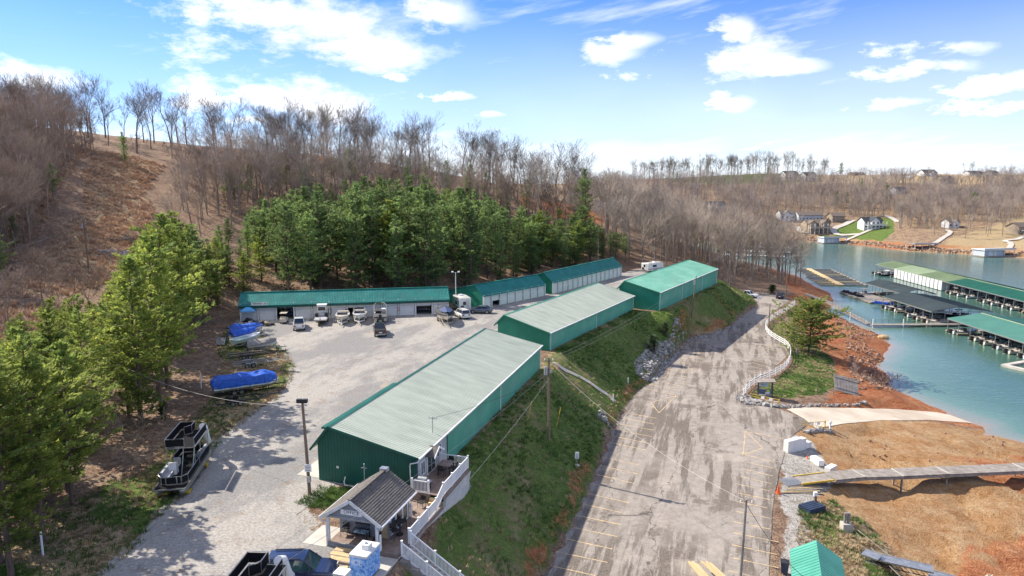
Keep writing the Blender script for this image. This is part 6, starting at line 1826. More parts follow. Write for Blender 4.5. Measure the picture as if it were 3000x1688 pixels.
# wooden gangway running to the lake
gz = [(35.4, 71.9, -6.7), (39.2, 72.9, -6.8), (44.0, 73.5, -6.95), (49.7, 74.5, -7.15), (60.0, 76.2, -7.5), (72, 78.2, -7.9), (86, 80.5, -8.4)]
gw = thing('wooden_gangway', 'long grey plank gangway lying across the dry cove to the lake', 'gangway', (35.4, 71.9, -6.75))
for i, (a, b) in enumerate(zip(gz[:-1], gz[1:])):
    a, b = Vector(a) - Vector(gz[0]), Vector(b) - Vector(gz[0]); up = Vector((0, 0, .1 - .02 * (i % 2)))
    d = (b - a).normalized()
    m = MB(); s = Vector((-d.y, d.x, 0)).normalized()
    n = int((b - a).length / .2)
    for k in range(n):
        p0 = a + (b - a) * (k / n) + d * .01; p1 = a + (b - a) * ((k + 1) / n) - d * .01
        m.hexa([p0 - s * 1.05 + up * .7, p1 - s * 1.05 + up * .7, p1 + s * 1.05 + up * .7, p0 + s * 1.05 + up * .7, p0 - s * 1.05 + up * 1.4, p1 - s * 1.05 + up * 1.4, p1 + s * 1.05 + up * 1.4, p0 + s * 1.05 + up * 1.4])
    m.build('gangway_section', wood_grey, gw)
    for q in (-1, 1): MB().bar(a + s * q * 1.0 - Vector((0, 0, .12)), b + s * q * 1.0 - Vector((0, 0, .12)), .12, .3).build('side_beam', wood_grey, gw)
    MB().bar(b - s * 1.05 + up * 1.6 - d * .08, b + s * 1.05 + up * 1.6 - d * .08, .12, .06).build('joint_strip', concrete, gw)
rp = thing('ramp_plate', 'metal entry ramp with yellow edge at the head of the gangway', 'ramp', (29.9, 71.2, Hs(29.9, 71.2)), azdir((29.9, 71.2), (35.4, 71.9)))
m = MB()
for k in range(14): m.b2(-.95, .95, .1 + .13 * k, .17 + .13 * k, .05 + .012 * k, .09 + .012 * k)
m.build('grating', steel, rp); MB().bar((0, 1.9, .2), (0, 5.5, .42), 1.9, .08).build('plate', wood_grey, rp)
for s in (-1, 1): MB().bar((s * .98, 1.7, .22), (s * .98, 5.5, .46), .1, .2).build('edge_rail', yellow_paint, rp)
rk = random.Random(21)
for i in range(6):
    a, b = G('Q4', 185 + 12 * i, 932 - 6 * i, ZL), G('Q4', 445 - 20 * (i % 3), 930 - 7 * i, ZL - .3)
    o = MB().bar((a[0], a[1], Hs(*a) + .08 + .03 * i), (b[0], b[1], Hs(*b) + .1 + .03 * i), .14, .06).build('loose_plank', (wood_tan, wood_new, wood_grey)[i % 3]); tag(o, 'loose timber plank lying beside the tall orange cone', 'plank', 'loose planks by the cone')
lp = thing('light_bollard', 'short leaning post with white cap beside the loose planks', 'post', (*G('Q4', 400, 1015, ZL - .3), Hs(*G('Q4', 400, 1015, ZL - .3))))
MB().tube([(0, 0, -.2), (-.1, 0, 1.2)], .16, 8).build('post', wood_pole, lp); MB().b2(-.3, .05, -.12, .12, 1.15, 1.6).build('cap', white_vinyl, lp)
fl = MB(); fl.box((0, 0, .25), (1.5, 2.2, .4), 0)
for k in range(5): fl.box((-.6 + .3 * k, 0, .48), (.22, 2.2, .1))
o = fl.build('float_drum', mat('dark_blue_float', (.03, .045, .085), rough=.5)); q = G('Q4', 375, 1045, ZL - .4); o.location = (q[0], q[1], Hs(*q)); o.rotation_euler = (0, 0, rad(-65)); tag(o, 'dark blue plastic dock float lying on the patchy grass', 'dock float')
bo = thing('mooring_block', 'concrete block with twin timber bollards above the eroded bank', 'mooring block', (*G('Q4', 585, 1165, ZL - .8), Hs(*G('Q4', 585, 1165, ZL - .8))))
MB().b2(-.45, .45, -.4, .4, -.4, .95).build('block', concrete, bo)
for x in (-.15, .18): MB().tube([(x, 0, .9), (x, 0, 2.0)], .14, 8).build('bollard', wood_grey, bo)
q = G('Q4', 620, 1165, ZL - .9); q2 = (33.5, 44, -8.6)
for i in range(2, 6):
    a = Vector(gz[i]) - Vector(gz[0])
    for q_ in (-.8, .8): MB().b2(a.x - .08, a.x + .08, a.y + q_ - .08, a.y + q_ + .08, a.z - 2.2, a.z).build('support_post', wood_grey, gw)
for s in (0, 1): wire(('upper' if s else 'lower') + ' cable running from the mooring block toward the metal gangways', (q[0], q[1], Hs(*q) + .5 + .3 * s), (q2[0] + 3 * s, q2[1], Hs(q2[0] + 3 * s, q2[1]) + .2), .1, .05, wood_grey, 'mooring_cable')
for i, (a, b, lb) in enumerate((((690, 1345), (800, 1385), 'short aluminium gangway section nearest the green shed'), ((785, 1362), (1130, 1440), 'long aluminium gangway section at the lower picture edge'), ((1100, 1400), (1300, 1449), 'aluminium gangway end with orange strap at the lower right'))):
    A, B = G('Q4', *a, -7.9), G('Q4', *b, -7.9); t = thing('metal_gangway', lb, 'gangway', (A[0], A[1], Hs(*A) + .35), azdir(A, B)); L = math.hypot(B[0] - A[0], B[1] - A[1])
    MB().b2(-.6, .6, 0, L - .1, .1, .18).build('deck_plate', alum, t)
    for s in (-1, 1):
        tr_ = MB(); tr_.b2(s * .6, s * .64, 0, L - .1, -.35, -.28)
        k = 0.0
        while k < L - .5: tr_.bar((s * .62, k, .1), (s * .62, k + .4, -.3), .03, .04); k += .4
        tr_.build('truss', black if i == 1 else steel, t)
        MB().b2(s * .58, s * .66, 0, L - .1, .08, .22).build('edge_beam', alum, t)
# wooden panel leaning on the clay bank
q = GT('Q4', 590, 325)
lpn = thing('plank_hatch', 'weathered plank panel leaning on the red clay bank', 'panel', (q[0], q[1], q[2] + .3), rad(-8))
for k in range(8): MB().box((-1.7 + .48 * k, .0, 1.3), (.44, .08, 3.4 - .1 * (k % 3)), 0, 0, rad(0)).build('plank', wood_grey, lpn)
for z in (.3, 2.4): MB().box((0, -.08, z), (3.9, .08, .2)).build('batten', wood_grey, lpn)
lpn.rotation_euler = (rad(-52), rad(14), rad(-8))
# small shed with green roof, lumber trailer
sh = thing('small_shed', 'small white shed with bright green metal roof at the lower edge', 'shed', (24.3, 49.9, ZL), rad(-20))
SW, SL, SE, SR = 1.75, 3.2, 2.1, 3.2
w = MB(); w.b2(-SW, SW, -SL, SL, -.6, SE); w.poly([(-SW, -SL, SE), (SW, -SL, SE), (0, -SL, SR - .1)]); w.poly([(SW, SL, SE), (-SW, SL, SE), (0, SL, SR - .1)]); w.build('wall', white_paint, sh)
roof_bright = mat('bright_green_roof', (.10, .36, .27), (.07, .29, .21), .5, .4, .1)
for s in (-1, 1):
    m = MB(); k = (SR - SE) / SW; xe, ze = s * (SW + .25), SE - .25 * k; dn = Vector((0, 0, -.06)); off = Vector((0, 2 * SL + .6, 0))
    A, B = Vector((0, -SL - .3, SR)), Vector((xe, -SL - .3, ze))
    m.hexa([A + dn, B + dn, B + dn + off, A + dn + off, A, B, B + off, A + off])
    if s > 0: ribs(m, A + off, -off, B - A, .42, .06, .04, skip_base=True)
    else: ribs(m, A, off, B - A, .42, .06, .04, skip_base=True)
    m.build('roof_slope', roof_bright, sh)
bn = thing('waste_bin', 'dark blue wheeled bin beside the small green-roofed shed', 'bin', (*G('Q4', 205, 1430, ZL), ZL + .03), rad(-20)); MB().loft([[(-.25, -.25, .05), (.25, -.25, .05), (.25, .25, .05), (-.25, .25, .05)], [(-.33, -.33, 1.0), (.33, -.33, 1.0), (.33, .33, 1.0), (-.33, .33, 1.0)]]).build('body', mat('navy_plastic', (.02, .035, .08), rough=.5), bn); MB().b2(-.35, .35, -.36, .36, 1.0, 1.07).build('lid', black, bn)
a, b = G('V', 1765, 1480, ZL + 1), G('V', 1740, 1400, ZL + 1)
lt = thing('lumber_trailer', 'flat trailer loaded with long yellow boards at the lower picture edge', 'trailer', (16.9, 50.0, ZL + .03), facing(-.2, 1))
MB().b2(-1.0, 1.0, -3.2, 1.2, .6, .72).build('bed', black, lt); wheels(lt, (-1.1, 1.1), (-1.2, -.4), .34)
for k in range(11):
    s = -1 if k < 7 else 1; j = k if k < 7 else k - 7; yo = random.uniform(-.4, .4)
    MB().box((s * .62 + (j % 4) * .2 - .3 + (.12 * s), yo + .8, .8 + .09 * (j // 4) * 1.0), (.17, 6.4, .07), rad(4 + 3 * s)).build('board', wood_new, lt)

# ------------------------------------------------------------------ marina docks
roof_olive = mat('olive_dock_roof', (.19, .25, .13), (.13, .18, .09), .2, .6, dirt=(.22, .27, .16, .5), dscale=.15)
roof_pale_olive = mat('pale_olive_dock_roof', (.33, .40, .25), (.25, .32, .19), .2, .6, dirt=(.27, .33, .2, .5), dscale=.15)
roof_green = mat('deep_green_dock_roof', (.014, .12, .075), (.010, .09, .056), .3, .5, dirt=(.02, .13, .085, .5), dscale=.2)
roof_slate = mat('dark_slate_dock_roof', (.05, .068, .066), (.035, .048, .048), .3, .55, dirt=(.065, .085, .08, .5), dscale=.2)
roof_mid = mat('mid_green_dock_roof', (.09, .235, .18), (.07, .195, .15), .3, .5, dirt=(.075, .26, .19, .5), dscale=.2)
curtain_m = mat('white_curtain', (.62, .62, .62), (.5, .5, .5), 2, .6)
WZ = ZW + .45
def dock(name, label, xw, xr, xe, segs, pitch=4.0, curtains=None, ez=3.5, rz_=4.7, skew=0.0):
    """xw, xr, xe: west eave, ridge, east eave at y = y0 of the first segment; segs [(y0, y1, material)] from far to near"""
    ya, yb = segs[0][1], segs[-1][0]
    t = thing(name, label, 'dock', ((xw + xe) / 2, (ya + yb) / 2, ZW), skew)
    cx, cy = (xw + xe) / 2, (ya + yb) / 2
    W, R_, E = xw - cx, xr - cx, xe - cx
    for (y0, y1, m) in segs:
        y0, y1 = y0 - cy, y1 - cy
        for s, X in ((-1, W), (1, E)):
            r = MB(); A, B = Vector((R_, y0, rz_)), Vector((X, y0, ez)); off = Vector((0, y1 - y0, 0)); dn = Vector((0, 0, -.12))
            r.hexa([A + dn, B + dn, B + dn + off, A + dn + off, A, B, B + off, A + off])
            if s > 0: ribs(r, A + off, -off, B - A, .6, .08, .05, skip_base=True)
            else: ribs(r, A, off, B - A, .6, .08, .05, skip_base=True)
            r.build('roof_slope', m, t)
        MB().bar((R_, y0, rz_ + .04), (R_, y1, rz_ + .04), .5, .06).build('ridge_cap', roof_pale_olive if m in (roof_green, roof_mid) else m, t)
    for y in (ya - cy, yb - cy):
        g = MB(); g.bar((W, y, ez - .15), (E, y, ez - .15), .12, .25); g.bar((R_, y, ez - .15), (R_, y, rz_ - .1), .12, .12); g.build('end_truss', steel, t)
    for X in (W, E): MB().bar((X, yb - cy, ez - .2), (X, ya - cy, ez - .2), .14, .26).build('eave_beam', steel, t)
    MB().b2(R_ - .9, R_ + .9, yb - cy, ya - cy, .05, .45).build('walkway', wood_grey, t)
    n = int((ya - yb) / pitch)
    for k in range(n + 1):
        y = yb - cy + (ya - yb) * k / n
        for s, X in ((-1, W), (1, E)):
            MB().b2(min(X, R_ + s * .9), max(X, R_ + s * .9), y - .28, y + .28, .08, .45).build('finger_pier', wood_tan if k % 3 else wood_grey, t)
            MB().b2(X - s * .3 - .06, X - s * .3 + .06, y - .06, y + .06, .1, ez - .1).build('post', steel, t)
            MB().b2(X - s * 3.6 - .05, X - s * 3.6 + .05, y - .06, y + .06, .1, ez + .4).build('post', steel, t)
    if curtains:
        c0, c1, nc = curtains
        for k in range(nc):
            y = c0 + (c1 - c0) * (k + .5) / nc - cy
            c = MB(); c.b2(W - .15, W + .05, y - 1.0, y + 1.0, .15, ez - .15); c.b2(W + .05, W + 2.5, y - 1.05, y - .98, .15, ez - .15); c.build('curtain', curtain_m, t)
    return t
DC = dock('covered_dock', 'nearest covered dock with mid-green metal roof at the right edge', 108.6, 117, 126.5, [(108, 167, roof_mid)])
DB = dock('covered_dock', 'dark slate-roofed covered dock behind the walkway', 109.8, 116.6, 125.9, [(175.5, 199.5, roof_slate)])
Db = dock('covered_dock', 'smaller dark-roofed dock with open swim platform beyond the slate one', 118.2, 122.6, 128.5, [(204, 226, roof_slate)])
DA = dock('covered_dock', 'longest covered dock with olive roof panels and white curtained slips', 146.3, 153.2, 161, [(150, 228, roof_green), (228, 246, roof_olive), (246, 262.6, roof_pale_olive), (262.6, 277, roof_olive)][::-1], curtains=(230, 262, 13), skew=rad(-2.2))
pf = thing('swim_platform', 'pale open float with dark jet skis at the small slate-roofed dock', 'dock', (113.8, 214, ZW)); MB().b2(-4, 4.2, -8, 12, .1, .45).build('deck', wood_grey, pf)
for k in range(3): MB().b2(-4.1, 4.3, -6 + 7 * k, -5.6 + 7 * k, .06, .2).build('float', black, pf)
def jetski(lb, x, y, m, rz, grp):
    t = thing('jet_ski', lb, 'jet ski', (x, y, ZW + .45), rz, grp)
    h = MB(); h.loft([[(-.5, -1.4, .1), (.5, -1.4, .1), (.5, -1.4, .45), (-.5, -1.4, .45)], [(-.58, 0, .05), (.58, 0, .05), (.5, 0, .55), (-.5, 0, .55)], [(-.1, 1.5, .35), (.1, 1.5, .35), (.08, 1.5, .6), (-.08, 1.5, .6)]]); h.build('hull', m, t, smooth=True)
    MB().b2(-.2, .2, -1.0, .2, .55, .8).build('seat', m, t); MB().bar((-.35, .45, 1.0), (.35, .45, 1.0), .05, .05).build('handlebar', m, t); MB().b2(-.25, .25, .35, .8, .5, .95).build('cowl', m, t)
for k, (x, y) in enumerate(((110.9, 224), (111.1, 219.6), (111.2, 215.5))): jetski('dark covered jet ski on the pale swim platform', x, y, tarp_dark, rad(80), 'dark jet skis on the swim platform')
for k, (x, y) in enumerate(((110.6, 203.2), (111.6, 201.6), (112.8, 200.6))): jetski('jet ski under a bright blue cover at the slate dock end', x, y, tarp, rad(70 + 8 * k), 'blue-covered jet skis at the slate dock')
wk = thing('access_walkway', 'floating access walkway with black railing from the red bank to the docks', 'walkway', (92.4, 172.6, ZW))
def walk(p, q, w=1.7):
    p, q = Vector(p), Vector(q)
    MB().bar(p, q, w, .25).build('deck_section', wood_grey, wk)
walk((.2, 0, .5), (26, 1.0, .5)); walk((-1.0, 22.5, 2.6), (.0, .4, .65), 1.6); walk((-4.0, 30, 3.6), (-1.0, 22.6, 2.6), 1.6)
for a, b in (((0.2, .9, .6), (14, 1.4, .6)), ((-.2, 22.5, 2.7), (.8, .9, .75)), ((-1.8, 22.5, 2.7), (-.9, 1.0, .75))):
    a, b = Vector(a), Vector(b); f = MB()
    for z in (.5, 1.0): f.tube([a + Vector((0, 0, z)), b + Vector((0, 0, z))], .03, 4)
    n = int((b - a).length / 1.6)
    for k in range(n + 1): c = a + (b - a) * k / n; f.tube([c, c + Vector((0, 0, 1.0))], .03, 4)
    f.build('railing', black, wk)
for x, y in ((.4, -.7), (8.3, -.6), (-.9, 8.5)): MB().tube([(x, y, -1), (x, y, 2.2)], .13, 8).build('mooring_pile', white_vinyl, wk)
# slips without a roof
od = thing('open_dock', 'unroofed dock frame of yellow and grey slips beyond the red point', 'dock', (117.8, 241.7, ZW), azdir((117.8, 241.7), (125.5, 286.5)))
MB().b2(-1.0, 1.0, -.5, 46, .1, .5).build('main_walkway', wood_new, od)
for k in range(12):
    y = .3 + 4.05 * k
    MB().b2(1.0, 9.0, y - .3, y + .3, .1, .45).build('finger_pier', wood_new if k % 5 == 2 else wood_grey, od)
    MB().b2(-7.0 + (1.5 if k > 5 else 0), -1.0, y - .3, y + .3, .1, .45).build('finger_pier', wood_new if k < 3 else wood_grey, od)
for k in range(10): MB().b2(8.85, 9.05, .3 + 4.05 * k, .5 + 4.05 * k, .1, 1.8 if k > 5 else .9).build('post', steel, od)
MB().b2(8.7, 9.1, 0, 45, .12, .4).build('outer_beam', wood_grey, od)
ud = thing('floating_dock', 'small pale U-shaped floating dock at the right picture edge', 'dock', (*G('V', 2575, 925, ZW), ZW), rad(24))
MB().b2(-3.2, -2.2, -2.5, 2.5, .0, .45).build('beam', concrete, ud); MB().b2(-2.2, 6, 1.5, 2.5, .0, .45).build('beam', concrete, ud); MB().b2(-2.2, 6, -2.5, -1.5, .0, .45).build('beam', concrete, ud)
# boats in the slips
bimini = mat('navy_bimini', (.04, .05, .09), rough=.7)
protos = []
def moored(seed, hull, acc):
    t = boat('moored_boat', 'x', (0, 0, ZW), 0, 6.6, 2.4, hull, 'open', None, z=-.3, D=1.0, accent=acc)
    top_ = MB(); top_.loft([[(-1.0, -1.8, 2.05), (0, -1.8, 2.2), (1.0, -1.8, 2.05)], [(-1.0, .4, 2.1), (0, .4, 2.3), (1.0, .4, 2.1)]], closed=False); top_.build('bimini', acc, t, smooth=True)
    for s in (-1, 1):
        for y in (-1.6, .2): MB().tube([(s * .95, y, .7), (s * .95, y, 2.08)], .025, 4).build('bimini_pole', steel, t)
    MB().b2(-.25, .25, -3.9, -3.2, .1, 1.1).build('outboard_motor', black, t)
    return t
protos = [moored(1, gel_white, bimini), moored(2, gel_cream, tarp_grey), moored(3, p_navy, white_paint)]
used = [False] * 3
def moor(k, x, y, rz, label, group):
    global used
    s = protos[k]
    o = s if not used[k] else copy_tree(s)
    used[k] = True
    o.location = (x, y, ZW); o.rotation_euler = (0, 0, rz); o['label'] = label; o['group'] = group
rk = random.Random(4)
def slips(lb, grp, xs, ys, facing_w=True):
    for y in ys:
        if rk.random() < .16: continue
        k = rk.choice((0, 0, 1, 2)); moor(k, xs + rk.uniform(-.5, .5), y + rk.uniform(-.2, .2), (rad(-90) if facing_w else rad(90)) + rk.uniform(-.05, .05), lb + ', ' + ['white with navy top', 'cream with grey top', 'navy with white top'][k], grp + ' ' + str(k))
slips('boat in a west slip of the nearest green dock', 'boats in the nearest green dock', 111.9, [114 + 3.93 * k for k in range(14)])
slips('boat in a west slip of the slate-roofed dock', 'boats in the slate dock', 112.9, [177.5 + 4.0 * k for k in range(6)])
slips('boat in a west slip of the longest dock', 'boats in the longest dock', 148.6, [180 + 4.0 * k for k in range(12)] + [268, 272])
slips('boat in an east slip of the slate-roofed dock', 'east boats in the slate dock', 122.5, [177.5, 185.5], False)
moor(1, 116.6, 222, rad(-90), 'cream boat under the smaller dark dock roof', 'boat under small dark dock')
for k in (0, 1, 2):
    if not used[k]: moor(k, 123, 150 + 4 * k, rad(90), 'boat in an east slip of the nearest green dock', 'east boats')

# ------------------------------------------------------------------ far shore: houses, boathouses, drives
def house(label, p, rz, W, D, hgt, pitch, mw, mr, wings=(), floors=2, deck=None, name='lake_house'):
    t = thing(name, label, 'house', p, rz); t.scale = (.85, .85, .8)
    def vol(x0, x1, y0, y1, h, axis, pk):
        w = MB(); w.b2(x0, x1, y0, y1, -3, h)
        if axis == 'x':
            ym = (y0 + y1) / 2
            for x in (x0, x1): w.poly([(x, y0, h), (x, y1, h), (x, ym, h + pk)])
        else:
            xm = (x0 + x1) / 2
            for y in (y0, y1): w.poly([(x0, y, h), (x1, y, h), (xm, y, h + pk)])
        w.build('wall', mw, t)
        o = .5; k = pk / ((y1 - y0) / 2 if axis == 'x' else (x1 - x0) / 2)
        for s in (-1, 1):
            r = MB()
            if axis == 'x':
                ym = (y0 + y1) / 2; ye = ym + s * ((y1 - y0) / 2 + o); ze = h - o * k
                r.hexa([(x0 - o, ym, h + pk), (x1 + o, ym, h + pk), (x1 + o, ye, ze), (x0 - o, ye, ze), (x0 - o, ym, h + pk + .25), (x1 + o, ym, h + pk + .25), (x1 + o, ye, ze + .25), (x0 - o, ye, ze + .25)])
            else:
                xm = (x0 + x1) / 2; xe = xm + s * ((x1 - x0) / 2 + o); ze = h - o * k
                r.hexa([(xm, y0 - o, h + pk), (xm, y1 + o, h + pk), (xe, y1 + o, ze), (xe, y0 - o, ze), (xm, y0 - o, h + pk + .25), (xm, y1 + o, h + pk + .25), (xe, y1 + o, ze + .25), (xe, y0 - o, ze + .25)])
            r.build('roof_slope', mr, t)
        n = max(1, int((x1 - x0) / 2.6)); fl = 2 if h > 5 else 1
        for f in range(fl):
            for i in range(n):
                cx = x0 + (x1 - x0) * (i + .5) / n; z = .9 + f * 2.9
                wn = MB().b2(cx - .75, cx + .75, y0 - .08, y0 - .02, z, z + 1.5).build('window', white_vinyl, t)
                MB().b2(cx - .65, cx + .65, y0 - .11, y0 - .07, z + .1, z + 1.4).build('pane', tint, wn)
    vol(-W / 2, W / 2, -D / 2, D / 2, hgt, 'x', pitch)
    for (x0, x1, dy, h, pk) in wings: vol(x0, x1, -D / 2 - dy, 0, h, 'y', pk)
    if deck:
        MB().b2(-W / 2, W / 2, -D / 2 - deck - 2.2, -D / 2 - deck, hgt * .45, hgt * .45 + .25).build('balcony', white_paint, t)
        for k in range(int(W / 3) + 1): x = -W / 2 + W * k / int(W / 3); MB().b2(x - .15, x + .15, -D / 2 - deck - 2.15, -D / 2 - deck - 1.85, -2, hgt).build('column', white_paint, t)
        MB().b2(-W / 2, W / 2, -D / 2 - deck - 2.2, -D / 2 - deck - 2.1, hgt * .45 + .25, hgt * .45 + 1.1).build('balustrade', mw, t)
    return t
h_white = mat('white_house_wall', (.74, .74, .72), rough=.7); h_tan = mat('tan_stone_wall', (.34, .28, .21), (.25, .2, .15), .5, .9); h_brown = mat('brown_house_wall', (.20, .14, .10), rough=.8); h_grey = mat('grey_blue_house_wall', (.48, .52, .56), rough=.7)
r_dark = mat('dark_shingle_roof', (.045, .05, .06), rough=.8); r_brown = mat('brown_shingle_roof', (.17, .135, .11), rough=.9)
def onhill(r, x, y): return GT(r, x, y, 60, 1200)
hp = onhill('Q8', 1255, 528); house('tan stone lodge with twin gables above the lawn across the lake', hp, rad(6), 17, 9, 6.2, 2.6, h_tan, r_brown, ((-8, -2.2, 3, 6.2, 2.2), (1.5, 8, 3.5, 6.2, 2.4)), deck=3.6)
hp = onhill('Q8', 1605, 518); house('pale blue-white house with steep gables beside the bright lawn', hp, rad(8), 15, 8, 5.8, 3.0, h_white, r_dark, ((-3.5, 3.5, 2.5, 6.0, 3.2),), deck=2.6)
hp = onhill('Q8', 1098, 208); house('large white hilltop house with dark roof, left of the pair', hp, rad(12), 15, 9, 6.0, 3.4, h_white, r_dark, ((-5.5, 1.5, 4, 6.0, 3.6),), deck=4.2)
hp = onhill('Q8', 1218, 214); house('white hilltop house with porch, right of the pair', hp, rad(12), 13, 9, 5.6, 3.2, h_white, r_dark, ((-3, 3, 3, 5.6, 3.6),), deck=3.2)
hp = onhill('Q8', 1965, 183); house('lone white house with dark roof on the golden ridge', hp, rad(16), 17, 9, 3.4, 3.2, h_white, r_dark, ((-3, 3, 3, 3.4, 2.8),))
hp = onhill('Q8', 1520, 181); house('low dark-roofed building on the ridge left of the lone white house', hp, rad(14), 16, 8, 1.6, 1.8, h_brown, r_dark)
hp = onhill('Q8', 770, 162); house('brown ranch house under the ridge trees', hp, rad(8), 18, 9, 3.0, 2.6, h_brown, r_brown, ((-6, -1, 3, 3.0, 2.4),))
hp = onhill('Q8', 680, 160); house('grey ranch house at the left of the ridge meadow', hp, rad(8), 12, 8, 3.0, 2.2, h_grey, r_brown)
hp = onhill('Q8', 2255, 180); house('long low white house near the right end of the ridge', hp, rad(18), 20, 8, 2.8, 2.0, h_white, r_dark)
hp = onhill('Q8', 2370, 180); house('small grey house at the right end of the ridge', hp, rad(18), 10, 8, 2.8, 2.2, h_grey, r_dark)
hp = onhill('Q8', 2075, 232); house('half-built timber house on the red slope under the ridge', hp, rad(18), 14, 8, 5.2, 2.4, h_tan, r_brown, ((-5, 0, 2, 5.2, 2.0),))
hp = onhill('Q8', 1215, 462); house('long brown-roofed house behind the stone lodge', hp, rad(4), 20, 10, 4.5, 2.8, h_grey, r_brown)
hp = onhill('Q8', 1075, 455); house('white gabled house left of the brown-roofed one', hp, rad(4), 12, 9, 4.6, 2.8, h_white, r_brown, ((-4, 1, 2, 4.6, 2.6),))
hp = onhill('Q8', 1390, 468); house('tan garage house right of the brown-roofed one', hp, rad(4), 10, 9, 4.2, 2.6, h_tan, r_brown)
hp = onhill('Q8', 2110, 510); house('small white cottage in the woods above the far bank', hp, rad(12), 9, 7, 4.2, 2.2, h_white, r_brown, ((-2, 2, 2, 4.2, 2.0),))
hp = onhill('Q8', 2545, 545); house('stone house at the right picture edge above the far lawn', hp, rad(18), 14, 9, 4.6, 2.6, h_tan, r_brown, deck=2)
hp = onhill('Q8', 640, 405); house('pale house glimpsed through the bare trees', hp, rad(0), 12, 9, 5, 3, h_white, r_dark)
hp = onhill('Q8', 260, 430); house('pale houses with grey roofs glimpsed behind the left bare trees', hp, rad(-4), 18, 10, 5, 3, h_grey, r_dark)
hp = onhill('Q8', 1785, 295); house('grey house half hidden in the far woods below the ridge', hp, rad(12), 12, 8, 4, 2.2, h_grey, r_dark)
hp = onhill('Q8', 2230, 300); house('pale house half hidden in the far woods at right', hp, rad(15), 16, 8, 3.6, 2.2, h_tan, r_brown)
def boathouse(label, p, rz, W, D, enclosed, m):
    t = thing('boathouse', label, 'boathouse', (p[0], p[1], ZW), rz)
    MB().b2(-W / 2 - 1, W / 2 + 1, -D / 2 - 1, D / 2 + 1, .05, .5).build('float_deck', wood_grey, t)
    MB().b2(-W / 2 - .5, W / 2 + .5, -D / 2 - .5, D / 2 + .5, 3.3, 3.6).build('roof', m, t)
    for x in (-W / 2, -W / 6, W / 6, W / 2):
        for y in (-D / 2, D / 2): MB().b2(x - .12, x + .12, y - .12, y + .12, .4, 3.3).build('post', white_paint, t)
    if enclosed:
        MB().b2(-W / 2, W / 6, -D / 2 + .3, D / 2 - .3, .5, 3.2).build('cabin', h_grey, t)
        MB().b2(-W / 3, -W / 12, -D / 2 + .25, -D / 2 + .31, .6, 2.8).build('door', white_paint, t)
    MB().b2(-W / 2 - .5, W / 2 + .5, -D / 2 - .45, -D / 2 - .4, 3.6, 4.3).build('roof_rail', steel, t)
boathouse('small white-roofed boathouse below the bright lawn', G('Q8', 1368, 606, ZW), rad(5), 14, 7, True, curtain_m)
boathouse('open grey boathouse at the middle of the far bank', G('Q8', 1928, 650, ZW), rad(8), 13, 7, False, wood_grey)
boathouse('long white-roofed boathouse at the right of the far bank', G('Q8', 2380, 688, ZW), rad(10), 17, 7, True, white_paint)
def drive(pts, w, r='Q8', zo=.45):
    P = smooth_path([onhill(r, x, y)[:2] for x, y in pts], 1); strip('driveway', P, w, zo, concrete)
drive([(1500, 470), (1440, 500), (1385, 520), (1375, 545), (1410, 562), (1540, 560)], 4.0)
drive([(1150, 510), (1165, 545), (1240, 548), (1360, 520)], 3.0)
drive([(1660, 500), (1620, 525), (1520, 565), (1450, 600)], 2.6)
drive([(2090, 530), (2120, 545), (2050, 590), (1990, 625)], 2.6)
drive([(2576, 570), (2520, 590), (2440, 600), (2500, 610), (2480, 650)], 2.6)
drive([(1830, 200), (1850, 188), (1890, 182)], 8)
drive([(1690, 440), (1740, 452), (1780, 480)], 3)
# a second marina glimpsed through the bare trees
for k, (x, y) in enumerate(((1000, 640), (930, 665), (880, 690))):
    p = G('Q8', x, y, ZW); t = thing('distant_dock', 'grey roofless dock glimpsed through the bare trees, ' + ('farthest', 'middle', 'nearest')[k], 'dock', (p[0], p[1], ZW), rad(70)); MB().b2(-2, 2, -14, 14, .2, .6).build('deck', curtain_m, t)
    for j in range(7): MB().b2(2, 9, -13 + 4.3 * j, -12.4 + 4.3 * j, .2, .6).build('finger_pier', wood_grey, t)

# ------------------------------------------------------------------ trees
bark_grey = mat('grey_bark', (.32, .27, .22), (.16, .13, .105), 2, .95, bump=.3, stretch=(3, 3, .6))
bark_pine = mat('pine_bark', (.17, .115, .085), (.09, .062, .048), 2.5, .95, bump=.4, stretch=(3, 3, .6))
twig_tan = mat('tan_twigs', (.43, .355, .285), (.25, .205, .165), .35, .95, rnd=.25)
twig_brown = mat('brown_twigs', (.39, .295, .225), (.23, .17, .13), .35, .95, rnd=.25)
twig_dark = mat('dark_twigs', (.235, .195, .16), (.135, .11, .09), .35, .95, rnd=.25)
pine_yellow = mat('yellow_green_needles', (.42, .455, .09), (.175, .25, .062), .45, .75, rnd=.22, trans=.5, lo=.38, hi=.66, spec=.2)  # yellow-green needle colour of the near left pines
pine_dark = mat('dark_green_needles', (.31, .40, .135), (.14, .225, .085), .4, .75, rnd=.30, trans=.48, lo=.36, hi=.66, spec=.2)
twig_far = mat('grey_brown_twigs', (.36, .30, .255), (.25, .205, .175), .02, .95, world=True)
pine_mid = mat('olive_needles', (.33, .37, .08), (.13, .19, .055), .45, .75, trans=.4, lo=.38, hi=.66, spec=.2)
blossom_m = mat('white_blossom', (.80, .80, .74), (.65, .66, .55), 3, .8)

